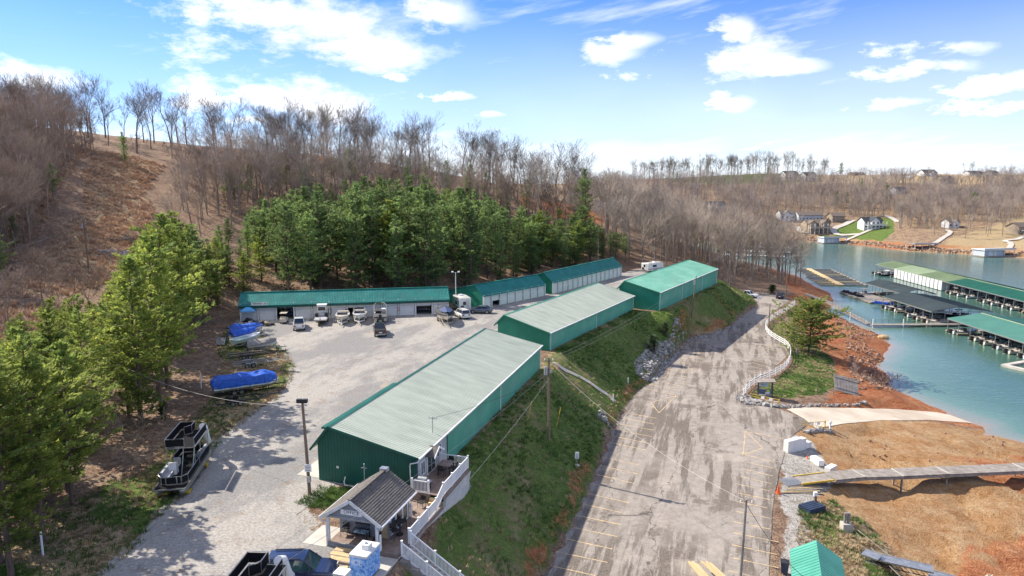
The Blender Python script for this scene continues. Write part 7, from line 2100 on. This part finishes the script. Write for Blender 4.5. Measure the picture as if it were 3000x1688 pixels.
class TM:
    """fast triangle / quad collector for trees"""
    def __init__(s): s.v = []; s.f = []
    def tube(s, p, q, r0, r1, n=3):
        d = (q - p)
        if d.length < 1e-5: return
        d.normalize()
        a = d.orthogonal().normalized(); b = d.cross(a)
        o = len(s.v)
        for c, r in ((p, r0), (q, r1)):
            for k in range(n):
                t = 2 * PI * k / n
                s.v.append(c + (a * math.cos(t) + b * math.sin(t)) * r)
        for k in range(n):
            j = (k + 1) % n
            s.f.append((o + k, o + j, o + n + j, o + n + k))
    def blade(s, c, d, w, wd):
        """rhombic needle spray: centre, half vector, half width vector"""
        o = len(s.v)
        s.v += [c - d, c + w - d * .1, c + d, c - w - d * .1]
        s.f.append((o, o + 1, o + 2, o + 3))
    def mesh(s, name, m, smooth=False):
        me = bpy.data.meshes.new(name)
        me.from_pydata([tuple(v) for v in s.v], [], s.f); me.materials.append(m)
        if smooth: me.shade_smooth()
        return me
def rv(rk, s=1.0): return Vector((rk.uniform(-s, s), rk.uniform(-s, s), rk.uniform(-s, s)))

def make_pine(seed, h, rmax, base, mneed, per=6, wh=None, thin=1.0, blade=.42, lean=0.0):
    rk = random.Random(seed)
    tr, cr = TM(), TM()
    n = 7; pts = []
    for k in range(n + 1):
        f = k / n
        pts.append(Vector((rk.uniform(-.12, .12) * (k > 0) + lean * f * f, rk.uniform(-.12, .12) * (k > 0), h * f - (.5 if k == 0 else 0))))
    r0 = h * .0135
    for k in range(n): tr.tube(pts[k], pts[k + 1], r0 * (1 - .9 * k / n), r0 * (1 - .9 * (k + 1) / n), 7)
    def axis(z):
        f = max(0, min(.999, z / h)) * n; i = int(f); return pts[i].lerp(pts[i + 1], f - i)
    # dead stubs below the crown
    for k in range(9):
        z = rk.uniform(.12, base + .1) * h; a = rk.uniform(0, 2 * PI); l = rk.uniform(.6, 1.8)
        p = axis(z); tr.tube(p, p + Vector((math.cos(a) * l, math.sin(a) * l, rk.uniform(-.2, .3))), .035, .008, 3)
    z = base * h
    while z < h * .985:
        t = (z - base * h) / (h * (1 - base))
        prof = min(1, .5 + t * 1.8) * (1 - t ** 2.6) ** .8 * (.82 + .3 * math.sin(t * 21 + seed))
        if t > .9: prof = max(prof, .12)
        L0 = max(.35, rmax * prof)
        nb = rk.randint(4, 6) if t < .85 else 3
        a0 = rk.uniform(0, 2 * PI)
        for b in range(nb):
            if rk.random() > thin: continue
            a = a0 + 2 * PI * b / nb + rk.uniform(-.35, .35)
            L = L0 * rk.uniform(.45, 1.2)
            up = rk.uniform(-.05, .28) + .5 * t
            d = Vector((math.cos(a), math.sin(a), up)).normalized()
            p = axis(z + rk.uniform(-.15, .15))
            bend = Vector((0, 0, rk.uniform(-.05, .12) * L))
            ends = [p, p + d * L * .5 - Vector((0, 0, .04 * L)), p + d * L + bend]
            tr.tube(ends[0], ends[1], .02 + .014 * L, .014 + .008 * L, 3); tr.tube(ends[1], ends[2], .014 + .008 * L, .008, 3)
            sidev = Vector((-d.y, d.x, 0)).normalized()
            nc = max(3, int(L * 3.1))
            for c in range(nc):
                f = .28 + .72 * (c + rk.random() * .8) / nc
                f = min(f, 1.0)
                q = ends[0].lerp(ends[1], f * 2) if f < .5 else ends[1].lerp(ends[2], f * 2 - 1)
                spread = (1.0 - abs(f - .62)) * L * .34
                q = q + sidev * rk.uniform(-spread, spread) + Vector((0, 0, rk.uniform(-.08, .16)))
                for j in range(per):
                    bd = (d * rk.uniform(.1, 1.0) + sidev * rk.uniform(-1, 1) + Vector((0, 0, rk.uniform(-.25, .75)))).normalized()
                    ln = blade * rk.uniform(.55, 1.15)
                    wv = bd.cross(Vector((rk.uniform(-.6, .6), rk.uniform(-.6, .6), 1))).normalized() * ln * rk.uniform(.2, .34)
                    cr.blade(q + rv(rk, .17) + bd * ln * .4, bd * ln * .62, wv, 0)
        z += (wh or h * .036) * rk.uniform(.75, 1.25) * (1 - .35 * t)
    return tr.mesh('trunk', bark_pine, True), cr.mesh('crown', mneed)

def make_bare(seed, h, mtw, levels=5, vase=.5, twigs=True, light=False, spread=1.0):
    rk = random.Random(seed)
    tr, cr = TM(), TM()
    def grow(p, d, L, r, lv):
        segs = 3 if lv < 3 else 2
        tgt = tr if lv < 1 or (lv == 1 and not light) else cr
        n = 6 if lv == 0 else (4 if lv == 1 else 3)
        q = p
        for k in range(segs):
            d = (d + rv(rk, .11 if lv else .035) + Vector((0, 0, .07 if lv else .02))).normalized()
            e = q + d * (L / segs)
            r1 = max(.020, r * (.86 if lv else .92))
            tgt.tube(q, e, r, r1, n)
            if lv >= 1 and lv < levels and rk.random() < .62:
                sd_ = (d * .8 + rv(rk, .75) * spread).normalized(); sd_.z = abs(sd_.z) * .8 + .12
                grow(e, sd_.normalized(), L * rk.uniform(.4, .62), r1 * .5, lv + 1 if lv + 1 <= levels else levels)
            if lv == 0 and k >= 1 and rk.random() < .7:
                a = rk.uniform(0, 2 * PI); grow(e, Vector((math.cos(a), math.sin(a), rk.uniform(.5, 1.1))).normalized(), L * rk.uniform(.25, .4), r1 * .36, 2)
            q = e; r = r1
        if lv < levels:
            for k in range(rk.choice((2, 2, 3)) if lv else rk.choice((2, 3, 3))):
                a = rk.uniform(0, 2 * PI); sp = rk.uniform(.22, .55) * (vase if lv == 0 else 1) * spread
                o = d.orthogonal().normalized(); w = d.cross(o)
                nd = (d + (o * math.cos(a) + w * math.sin(a)) * sp * 1.25).normalized()
                grow(q, nd, L * rk.uniform(.6, .82) if lv else h * .26 * rk.uniform(.85, 1.15), r * .66, lv + 1)
        elif twigs:
            for k in range(3 if not light else 2):
                nd = (d + rv(rk, .6) + Vector((0, 0, .25))).normalized()
                cr.tube(q, q + nd * rk.uniform(.6, 1.5) * h / 20, max(.019, r * .75), .010, 3)
    grow(Vector((0, 0, -.4)), Vector((rk.uniform(-.04, .04), rk.uniform(-.04, .04), 1)).normalized(), h * .36, h * .0115, 0)
    zs = max(v.z for v in cr.v); k = h / zs
    for m_ in (tr, cr):
        m_.v = [Vector((v.x * (1 + (k - 1) * .5), v.y * (1 + (k - 1) * .5), v.z * k)) for v in m_.v]
    return tr, cr
def tree_thing(name, label, group, meshes, loc, rz, sc):
    t = bpy.data.objects.new(name, None); COL.objects.link(t)
    t.location = loc; t.rotation_euler = (0, 0, rz); t.scale = sc; t.empty_display_size = .5
    tag(t, label, 'tree', group)
    for nm, me in zip(('trunk', 'crown'), meshes):
        o = bpy.data.objects.new(nm, me); COL.objects.link(o); o.parent = t
    return t
def scatter(poly, n, dmin, seed, avoid=(), tries=60):
    rk = random.Random(seed); P = np.array(poly); x0, y0 = P.min(0); x1, y1 = P.max(0)
    C = np.array([[rk.uniform(x0, x1), rk.uniform(y0, y1)] for _ in range(n * tries)])
    ok = sdf(poly, C[:, 0], C[:, 1]) > 0
    for a in avoid: ok &= sdf(a, C[:, 0], C[:, 1]) < -1.0
    C = C[ok]; out = []
    for c in C:
        if len(out) >= n: break
        if all((c[0] - o[0]) ** 2 + (c[1] - o[1]) ** 2 > dmin * dmin for o in out): out.append((c[0], c[1]))
    return out

PA = [make_pine(100 + i, 17, 4.2 + .45 * (i % 3), .10 + .07 * (i % 3), pine_yellow, 10, None, (.9, .75, .85, .95)[i % 4], .38, (i - 2) * .35) for i in range(5)]
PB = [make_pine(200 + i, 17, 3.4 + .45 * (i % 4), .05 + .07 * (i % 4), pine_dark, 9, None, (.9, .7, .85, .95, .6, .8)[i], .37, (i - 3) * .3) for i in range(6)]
BT, BTm, BBm, BRm = [], [], [], []
for i in range(6):
    a, b = make_bare(300 + i, 20, twig_tan, 4, .5, spread=.9); BTm.append((a, b)); BT.append((a.mesh('trunk', bark_grey, True), b.mesh('crown', twig_tan)))
BB = []
for i in range(3):
    a, b = make_bare(330 + i, 18, twig_brown, 5, .8, spread=1.15); BBm.append((a, b)); BB.append((a.mesh('trunk', bark_grey, True), b.mesh('crown', twig_brown)))
BR = []
for i in range(4):
    a, b = make_bare(360 + i, 20, twig_dark, 4, .42, spread=.8); BRm.append((a, b)); BR.append((a.mesh('trunk', bark_grey, True), b.mesh('crown', twig_dark)))

def crown_line(us, vs, jit, lo, hi):
    """tree heights that follow the skyline the stand has in the photograph"""
    def f(x, y, z, r):
        u = 1287.5 + 1717 * x / (y * math.cos(PITCH) + (CZ - z - 8) * math.sin(PITCH))
        d = ray('V', u, float(np.interp(u, us, vs)) + jit * r.random() ** 1.4)
        return max(lo, min(hi, CZ + d[2] / d[1] * y - z))
    return f
near_h = crown_line([0, 60, 110, 200, 290, 330, 400, 450, 520, 560, 600], [840, 765, 735, 745, 690, 640, 540, 530, 560, 610, 680], 130, 5.5, 21)
mid_hl = crown_line([600, 640, 700, 760, 850, 930, 1000, 1060, 1100, 1180, 1260, 1330, 1400, 1480, 1560], [590, 510, 485, 470, 455, 440, 448, 430, 470, 470, 500, 520, 540, 560, 620], 110, 8, 23)
ridge_hl = crown_line([-200, 0, 80, 130, 220, 330, 400, 500, 700, 800, 900, 1000, 1150, 1250, 1400, 1500], [260, 250, 205, 195, 200, 235, 260, 228, 238, 250, 285, 308, 335, 355, 380, 375], 70, 9, 29)
def near_place(x, y):
    if y < 62: return 'beside the two-deck pontoon'
    if y < 74: return 'left of the black empty trailer'
    return 'left of the long blue tarp'
def tall_place(x, y): return ('opposite the bunk trailers', 'left of the blue-tarped boats', 'at the left end of the yard garage')[0 if y < 98 else 1 if y < 112 else 2]
def mid_place(x, y):
    if x > 2: a = 'behind the far garage row'
    elif x > -14: a = 'behind the short garage row'
    elif x > -28: a = 'behind the right end of the yard garage'
    elif x > -44: a = 'behind the middle of the yard garage'
    else: a = 'behind the left end of the yard garage'
    d = y - (145 + max(0, x + 14) * 1.2); return a + (', front row' if d < 16 else ', middle of the wood' if d < 40 else ', rear of the wood')
def ridge_place(x, y): return ('at the far left, above the brown hillside', 'above the hillside clearing', 'above the middle of the pine wood', 'above the right end of the pine wood')[0 if x < -150 else 1 if x < -90 else 2 if x < -40 else 3]
def slope_place(x, y): return ('beside the clearing', 'above the left of the wood', 'above the middle of the wood', 'above the right of the wood')[0 if x < -70 else 1 if x < -45 else 2 if x < -15 else 3]
def pen_place(x, y): return ('behind the far garage row', 'behind the farthest shed', 'at the end of the lower road', 'at the lake end of the point')[0 if x < 46 else 1 if x < 62 else 2 if x < 82 else 3] + (', front' if y < 232 else ', deeper in')
def plant(name, label, group, kinds, pts, hf, base_h, seed, wob=(.85, 1.2), lf=None):
    rk = random.Random(seed)
    if not pts: return
    z = H(np.array([p[0] for p in pts]), np.array([p[1] for p in pts]))
    for (x, y), zz in zip(pts, z):
        hgt = hf(x, y, zz, rk)
        s = hgt / base_h; w = s * rk.uniform(*wob)
        tree_thing(name, label + (' ' + lf(x, y) if lf else ''), (group + ' ' + lf(x, y)) if lf else group, rk.choice(kinds), (x, y, zz), rk.uniform(0, 6.28), (w, w, s))
NL = [(-36.5, 38), (-38, 52), (-39, 60), (-38.5, 70), (-40, 78), (-44, 86), (-48.5, 96), (-52, 106), (-55, 118), (-58, 132), (-60, 146), (-70, 144), (-68, 126), (-66, 112), (-62, 98), (-60, 84), (-62, 70), (-60, 55), (-58, 40)]
pts_nl = scatter(NL, 70, 3.3, 1) + [(-37.3, 54), (-36.0, 47.6), (-34.4, 42.4), (-40, 49), (-33.6, 45.6), (-35.4, 51.6), (-32.6, 41)]
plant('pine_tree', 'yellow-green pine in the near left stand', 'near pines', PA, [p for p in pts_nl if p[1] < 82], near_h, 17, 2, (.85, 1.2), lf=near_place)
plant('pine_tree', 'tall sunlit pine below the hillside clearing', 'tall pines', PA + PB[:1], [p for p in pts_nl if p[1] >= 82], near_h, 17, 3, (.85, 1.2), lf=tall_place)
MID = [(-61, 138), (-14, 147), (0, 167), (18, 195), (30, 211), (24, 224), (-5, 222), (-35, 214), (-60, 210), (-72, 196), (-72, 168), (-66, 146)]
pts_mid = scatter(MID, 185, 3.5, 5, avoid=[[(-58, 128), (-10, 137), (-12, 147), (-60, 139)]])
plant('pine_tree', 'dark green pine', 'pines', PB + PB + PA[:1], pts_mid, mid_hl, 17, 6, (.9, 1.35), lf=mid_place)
SLOPE = [(-90, 190), (-74, 200), (-35, 210), (-5, 218), (20, 224), (30, 250), (-10, 246), (-50, 240), (-85, 244)]
plant('pine_tree', 'dark pine close behind the far garage row at the edge of the bare woods', 'pines at the wood corner', PB, scatter([(4, 178), (14, 190), (24, 203), (36, 210), (38, 220), (22, 216), (8, 204), (0, 190)], 26, 3.6, 55), lambda x, y, z, r: r.uniform(9.5, 14.5) if x < 27 else r.uniform(5, 9), 17, 56, (1.15, 1.6))
plant('pine_tree', 'pine filling the gap between the left stand and the yard garage', 'gap pines', PA + PB, scatter([(-60, 128), (-61, 142), (-66, 162), (-82, 160), (-80, 140), (-70, 126)], 17, 3.8, 51), near_h, 17, 52, (1.1, 1.5))
rpts = scatter(SLOPE, 16, 7, 53) + [(-22, 236), (-14, 240), (-30, 243), (24, 246), (5, 240), (-55, 236), (-68, 225), (16, 228), (-84, 205), (-4, 252)]
plant('pine_tree', 'dark evergreen rising among the bare trees below the ridge', 'evergreens on the slope below the ridge', PB, rpts, lambda x, y, z, r: r.uniform(9, 15), 17, 7, (1.1, 1.6))
plant('pine_tree', 'tall lone dark pine standing above the bare trees on the right of the ridge', None, PB[:1], [(25, 232)], lambda x, y, z, r: 22, 17, 8)
# low pines scattered on the left hillside
plant('pine_tree', 'small pine on the brown left hillside', 'small pines on the left hillside', PB, [(-92, 108), (-88, 116), (-97, 112), (-120, 180), (-108, 148), (-150, 205), (-126, 226)], lambda x, y, z, r: r.uniform(7, 11), 17, 9)

RIDGE = [(-230, 250), (-150, 236), (-100, 246), (-60, 243), (-25, 247), (8, 246), (30, 258), (32, 300), (-5, 312), (-40, 316), (-80, 308), (-120, 296), (-160, 280), (-230, 295)]
pts_r = scatter(RIDGE, 420, 2.8, 11)
plant('bare_tree', 'slender leafless ridge tree', 'ridge trees', BR + BR + BT[:1], pts_r[:55], ridge_hl, 20, 12, lf=ridge_place)
pts_s = scatter(SLOPE, 150, 2.9, 13)
plant('bare_tree', 'leafless tree on the slope below the ridge', 'slope trees', BT + BR[:2], pts_s[:60], lambda x, y, z, r: min(22, max(11, ridge_hl(x, y, z, r) - r.uniform(0, 6))), 20, 14, lf=slope_place)
LEFT = [(-88, 98), (-95, 122), (-103, 142), (-112, 164), (-129, 202), (-143, 240), (-205, 255), (-172, 205), (-140, 160), (-112, 118), (-100, 96)]
pts_l = scatter(LEFT, 330, 2.5, 15)
pts_l.sort(key=lambda p: p[0] ** 2 + p[1] ** 2)
plant('bare_tree', 'brown leafless tree on the steep left hillside', 'bare trees on the left hillside', BB + BB + BR[:1], pts_l[::3][:40], lambda x, y, z, r: r.uniform(15, 22), 18, 16)
NEARL = [(-64, 50), (-64, 110), (-78, 112), (-88, 100), (-92, 60)]
plant('bare_tree', 'leafless tree on the near left slope above the pines', 'bare trees above the near pines', BB, scatter(NEARL, 10, 5.5, 17), lambda x, y, z, r: r.uniform(8, 12), 18, 18)
CLR = [(-84, 170), (-91, 188), (-103, 212), (-118, 242), (-80, 242), (-70, 205)]
pts_c = scatter(CLR, 38, 3.0, 19)
plant('bare_tree', 'leafless tree at the right edge of the hillside clearing', 'bare trees by the clearing', BT + BB, pts_c[:10], lambda x, y, z, r: r.uniform(13, 19), 20, 20)
PEN = [(30, 203), (46, 206), (58, 201), (66, 204), (76, 214), (88, 216), (97, 226), (102, 240), (103, 256), (96, 300), (62, 342), (42, 305), (32, 250)]
pts_p = scatter(PEN, 250, 3.2, 21, avoid=[ROAD])
pts_p.sort(key=lambda p: p[1] - .15 * p[0])
plant('bare_tree', 'tan leafless tree', 'bare trees', BT, pts_p[:100], lambda x, y, z, r: r.uniform(17, 23.5), 20, 22, lf=pen_place)
def gn_scatter(name, label, cat, meshes, placements, seed=9):
    """one object of countless copies: points carrying turn, size and kind; the copies are instanced on them"""
    rk = random.Random(seed)
    me = bpy.data.meshes.new(name); n = len(placements); P = np.array(placements, float)
    me.vertices.add(n); me.vertices.foreach_set('co', P[:, :3].astype(np.float32).ravel())
    rot = np.array([(rk.uniform(-.05, .05), rk.uniform(-.05, .05), rk.uniform(0, 6.283)) for _ in range(n)], np.float32)
    for nm, ty, key, val in (('turn', 'FLOAT_VECTOR', 'vector', rot), ('size', 'FLOAT_VECTOR', 'vector', np.stack([P[:, 4], P[:, 4], P[:, 3]], -1).astype(np.float32))):
        me.attributes.new(nm, ty, 'POINT').data.foreach_set(key, val.ravel())
    me.attributes.new('kind', 'INT', 'POINT').data.foreach_set('value', np.array([rk.randrange(len(meshes)) for _ in range(n)], np.int32))
    for m_ in meshes:
        for k in m_.materials:
            if k.name not in [q.name for q in me.materials]: me.materials.append(k)
    ob = bpy.data.objects.new(name, me); COL.objects.link(ob); tag(ob, label, cat, kind='stuff')
    ng = bpy.data.node_groups.new(name, 'GeometryNodeTree')
    ng.interface.new_socket('Geometry', in_out='INPUT', socket_type='NodeSocketGeometry'); ng.interface.new_socket('Geometry', in_out='OUTPUT', socket_type='NodeSocketGeometry')
    N, L = ng.nodes, ng.links.new
    gi, go, jn = N.new('NodeGroupInput'), N.new('NodeGroupOutput'), N.new('GeometryNodeJoinGeometry')
    def attr(nm, ty):
        a = N.new('GeometryNodeInputNamedAttribute'); a.data_type = ty; a.inputs[0].default_value = nm; return a.outputs[0]
    at, az_, ak = attr('turn', 'FLOAT_VECTOR'), attr('size', 'FLOAT_VECTOR'), attr('kind', 'INT')
    for k, m_ in enumerate(meshes):
        pr = bpy.data.objects.new(name + '_source', m_)          # never linked to the scene
        oi = N.new('GeometryNodeObjectInfo'); oi.inputs['Object'].default_value = pr
        cp = N.new('FunctionNodeCompare'); cp.data_type = 'INT'; cp.operation = 'EQUAL'; L(ak, cp.inputs[2]); cp.inputs[3].default_value = k
        ip = N.new('GeometryNodeInstanceOnPoints'); L(gi.outputs[0], ip.inputs['Points']); L(cp.outputs[0], ip.inputs['Selection']); L(oi.outputs['Geometry'], ip.inputs['Instance']); L(at, ip.inputs['Rotation']); L(az_, ip.inputs['Scale'])
        L(ip.outputs[0], jn.inputs[0])
    L(jn.outputs[0], go.inputs[0])
    md = ob.modifiers.new('scatter', 'NODES'); md.node_group = ng
    return ob
def join_copies(name, label, cat, kinds, placements, material):
    ms = []
    for tr, cr in kinds:
        t2 = TM(); n = len(tr.v); t2.v = tr.v + cr.v; t2.f = list(tr.f) + [tuple(i + n for i in f) for f in cr.f]; ms.append(t2.mesh(name, material))
    return gn_scatter(name, label, cat, ms, placements)
def places(pts, h0, h1, base, seed, wob=(.9, 1.3)):
    rk = random.Random(seed); z = H(np.array([p[0] for p in pts]), np.array([p[1] for p in pts])); out = []
    for (x, y), zz in zip(pts, z): s = rk.uniform(h0, h1) / base; out.append((x, y, zz, s, s * rk.uniform(*wob)))
    return out
join_copies('background_woodland', 'further leafless trees filling the wooded point', 'woodland', BTm, places(pts_p[100:], 16, 22, 20, 31), twig_tan)
join_copies('background_woodland', 'further leafless trees on the slope and left hillside', 'woodland', BBm[:1] + BTm, places(pts_s[60:], 13, 20, 19, 33, (.8, 1.1)) + places(pts_c[10:], 13, 19, 19, 36, (.8, 1.1)) + places(pts_l[1::3] + pts_l[2::3], 14, 21, 19, 34, (.8, 1.15)), twig_brown)
join_copies('background_woodland', 'further dark leafless trees along the ridge line', 'woodland', BRm, places(pts_r[55:170], 17, 26, 20, 32), twig_dark)
# woods across the lake
rk = random.Random(41); fp = []
for _ in range(4200):
    u, D = rk.uniform(1430, 2720), rk.uniform(420, 615)
    d = ray('V', u, 500); x = d[0] / d[1] * D; fp.append((x, D))
FA = np.array(fp); zz = H(FA[:, 0], FA[:, 1])
ok = zz > ZW + 3.5
for p in LAWNF + [FIELDG, FIELDD]: ok &= sdf(p, FA[:, 0], FA[:, 1]) < -2
houses = [o.location for o in bpy.data.objects if o.name.startswith('lake_house')]
for hl in houses: ok &= ~((np.abs(FA[:, 0] - hl.x - (FA[:, 1] - hl.y) * .45) < 8) & (FA[:, 1] < hl.y + 8) & (FA[:, 1] > hl.y - 26))
fp = [tuple(p) for p in FA[ok]][:3000]
FT = [make_bare(420 + i, 16, None, 3, .8, True, True, 1.15) for i in range(4)]
join_copies('far_woodland', 'brown leafless woods covering the hillside across the lake', 'woodland', FT, places(fp, 10, 17, 16, 42, (.9, 1.4)), twig_far)
def far_pts(spec): return [(lambda d, D: (d[0] / d[1] * D, D))(ray('V', u, 500), D) for u, D in spec]
rk = random.Random(43)
sk = far_pts([(rk.uniform(1590, 2085), rk.uniform(655, 720)) for _ in range(130)])
join_copies('skyline_trees', 'row of leafless skyline trees on the far meadow ridge', 'woodland', BRm, places(sk, 14, 25, 20, 44, (.7, 1.1)), twig_dark)
sp_ = far_pts([(rk.uniform(2330, 2590), rk.uniform(385, 425)) for _ in range(18)] + [(rk.uniform(2250, 2400), rk.uniform(425, 460)) for _ in range(4)])
plant('bare_tree', 'tall leafless tree on the far lakeside lawn', 'bare trees on the far lawn', BT, sp_, lambda x, y, z, r: r.uniform(15, 20), 20, 45)
plant('pine_tree', 'dark evergreen in the woods across the lake', 'evergreens across the lake', PB, far_pts([(2165, 545), (2105, 500), (2230, 520), (1930, 640), (2110, 650), (1960, 560), (2450, 470), (1740, 640), (1790, 630), (1700, 640), (2130, 505)]), lambda x, y, z, r: r.uniform(8, 13), 17, 46, (1.1, 1.6))
rk = random.Random(47)
plant('bare_tree', 'thin lone tree on the golden ridge across the lake', 'thin trees on the golden ridge', BR, far_pts([(2240, 600), (2330, 590), (2440, 600), (2500, 600), (2545, 610), (2185, 605), (2420, 640)]), lambda x, y, z, r: r.uniform(10, 15), 20, 48)

# the spreading pine by the fence, two bushes on the riprap, blossoms in front
tm, cm = make_pine(71, 12.5, 8.0, .14, pine_mid, 11, .46, .9, .36)
tree_thing('pine_tree', 'broad spreading pine inside the white fence bend above the red bank', None, (tm, cm), (58.4, 130.5, Hs(58.4, 130.5) - .2), 0, (1.12, 1.12, .84))
tree_thing('pine_tree', 'smaller pine tucked behind the white fence bend', None, PA[1], (60.5, 143, Hs(60.5, 143) - .2), 1, (.42, .42, .4))
def bush(label, p, s, me, sc=None, rz=0, nm='shrub'):
    t = bpy.data.objects.new(nm, None); COL.objects.link(t); t.location = p; t.rotation_euler = (0, 0, rz); t.scale = sc or (s, s, s); tag(t, label, 'shrub')
    for n_, m_ in zip(('stem', 'foliage'), me):
        o = bpy.data.objects.new(n_, m_); COL.objects.link(o); o.parent = t
bm = make_pine(81, 3.0, 1.5, .06, mat('dark_bush_needles', (.085, .13, .05), (.04, .07, .03), .6, .8, trans=.2), 7, .22, 1.0, .26)
bush('large dark evergreen bush on the pale riprap', GT('Q3', 865, 70), 1.0, bm, (1.15, 1.15, 1.0)); bush('smaller dark evergreen bush above the large one on the riprap', GT('V', 1672, 848), .8, bm, None, 1)
bush('round dark shrub at the far end of the lower road', GT('R6', 672, 935), .9, bm, (1.3, 1.3, .9), 2); bush('small dark bush on the litter by the wood edge', GT('Q1', 1005, 480), .6, bm, None, 3)
def make_blossom(seed, h):
    tr, cr = make_bare(seed, h, None, 3, .9); rk = random.Random(seed); c2 = TM()
    pts = [v for v in cr.v if rk.random() < .5]
    for v in pts:
        for k in range(3): c2.blade(v + rv(rk, .08), rv(rk, 1).normalized() * .06, rv(rk, 1).normalized() * .05, 0)
    t2 = TM(); t2.v = tr.v + cr.v; n = len(tr.v); t2.f = list(tr.f) + [tuple(i + n for i in f) for f in cr.f]
    return t2.mesh('stem', bark_grey), c2.mesh('foliage', blossom_m)
bl = make_blossom(91, 4.2)
bush('white-blossoming sapling at the lower right picture edge', (36.8, 47.2, Hs(36.8, 47.2)), 1, bl, None, 0, 'blossoming_sapling')
bush('white-blossoming sapling in front of the small green-roofed shed', (24.5, 40.2, Hs(24.5, 40.2) - .5), 1, bl, (1, 1, 1.1), 1, 'blossoming_sapling')
# brushwood and undergrowth
UG = [make_bare(500 + i, 3, None, 3, 1.3, True, True, 1.5) for i in range(3)]
ug = scatter([(-58, 138), (-16, 147), (0, 168), (-10, 172), (-35, 158), (-62, 150)], 60, 1.6, 61) + scatter([(-34, 50), (-37, 70), (-46, 92), (-55, 116), (-66, 116), (-60, 80), (-56, 48)], 90, 1.8, 62) + scatter([(48, 206), (64, 204), (92, 222), (100, 245), (80, 250), (50, 235)], 90, 2, 63) + scatter([(62, 110), (72, 122), (66, 128), (58, 114)], 16, 1.6, 64)
bru = scatter(LEFT, 420, 1.9, 71) + scatter(NEARL, 60, 2.4, 72) + scatter(SLOPE, 90, 2.6, 73) + scatter(RIDGE, 150, 3, 74)
join_copies('hillside_brush', 'brown leafless brush covering the left hillside', 'undergrowth', UG, places(bru, 2.5, 6.5, 3, 75, (.7, 1.2)), twig_brown)
join_copies('undergrowth', 'brown twiggy undergrowth along the wood edges', 'undergrowth', UG, places(ug, 1.0, 2.8, 3, 65, (1.0, 1.8)), twig_brown)
bp_ = GT('V', 310, 605)
bh = thing('brush_pile', 'dark pile of cut branches in the hillside clearing', 'brush pile', bp_)
rk = random.Random(66)
for k in range(60):
    a = rk.uniform(0, PI); c = Vector((rk.gauss(0, 2.2), rk.gauss(0, 1.2), 0)); c.z = max(0, 1.2 - abs(c.x) * .3) * rk.random(); d = Vector((math.cos(a), math.sin(a), rk.uniform(-.2, .25))) * rk.uniform(1, 2.4)
    MB().tube([c - d, c + rv(rk, .2), c + d], [.07, .05, .015], 4).build('branch', twig_dark, bh)

# grass tufts and dry weeds give the banks their nap
def tuft(seed, n, h, sp, m_):
    rk = random.Random(seed); t = TM()
    for k in range(n):
        a = rk.uniform(0, 6.28); p = Vector((math.cos(a), math.sin(a), 0)) * sp * rk.random(); d = Vector((math.cos(a) * .5, math.sin(a) * .5, rk.uniform(.6, 1.1))).normalized() * h * rk.uniform(.5, 1.0)
        w = Vector((-math.sin(a), math.cos(a), 0)) * h * .09; o = len(t.v); t.v += [p - w, p + w, p + d]; t.f.append((o, o + 1, o + 2))
    return t.mesh('tuft', m_)
grass_g = mat('green_grass_blades', (.11, .18, .04), (.05, .105, .02), .5, .8, world=True, trans=.25); grass_d = mat('dry_grass_blades', (.43, .34, .20), (.28, .20, .115), .5, .9, world=True, trans=.2); weed = mat('straw_weeds', (.62, .43, .29), (.44, .28, .18), .3, .95, world=True)
def cover_pts(poly, n, seed, f=None, avoid=()):
    rs = np.random.RandomState(seed); P = np.array(poly); a, b = P.min(0), P.max(0)
    C = a + rs.rand(n * 3, 2) * (b - a); ok = sdf(poly, C[:, 0], C[:, 1]) > .1
    for q in avoid: ok &= sdf(q, C[:, 0], C[:, 1]) < 0
    C = C[ok]
    if f is not None: C = C[rs.rand(len(C)) < f(C[:, 0], C[:, 1])]
    return C[:n]
def tuft_places(C, s0, s1, seed):
    rs = np.random.RandomState(seed); z = H(C[:, 0], C[:, 1]); s = s0 + rs.rand(len(C)) * (s1 - s0)
    return np.stack([C[:, 0], C[:, 1], z, s, s * (.8 + .5 * rs.rand(len(C)))], -1)
patch = lambda x, y: sst(fbm(x, y, 4.5, 4, 88), .44, .58)
nopatch = lambda x, y: 1 - .85 * patch(x, y)
TG = [tuft(1 + i, 16, .3, .26, grass_g) for i in range(3)]; TD = [tuft(11 + i, 16, .32, .28, grass_d) for i in range(3)]; TW = [tuft(21 + i, 20, .8, .5, weed) for i in range(3)]
C = np.concatenate([cover_pts(EMB, 26000, 1, patch, (ROAD,)), cover_pts(LAWN, 3000, 2, patch, (ROAD,)), cover_pts(STRIP, 3500, 3, patch, (YARD,)), cover_pts(SHEDGRASS, 1500, 4, patch), cover_pts(POLEG, 300, 24)])
gn_scatter('grass', 'green grass tufts on the banks and verges', 'grass', TG, tuft_places(C, .6, 1.3, 5))
C = np.concatenate([cover_pts(EMB, 7000, 6, nopatch, (ROAD,)), cover_pts(LAWN, 2500, 7, nopatch, (ROAD,)), cover_pts(STRIP, 3500, 8, nopatch, (YARD,)), cover_pts(SHEDGRASS, 1500, 9, nopatch)])
gn_scatter('dry_grass', 'tan dry grass tufts on the banks and verges', 'grass', TD, tuft_places(C, .6, 1.3, 10))
C = np.concatenate([cover_pts(PATHC, 2600, 11), cover_pts(LEFT, 5000, 12), cover_pts(NEARL, 1500, 13)])
gn_scatter('weeds', 'straw-coloured weeds on the left hillside', 'weeds', TW, tuft_places(C, .6, 1.5, 15))
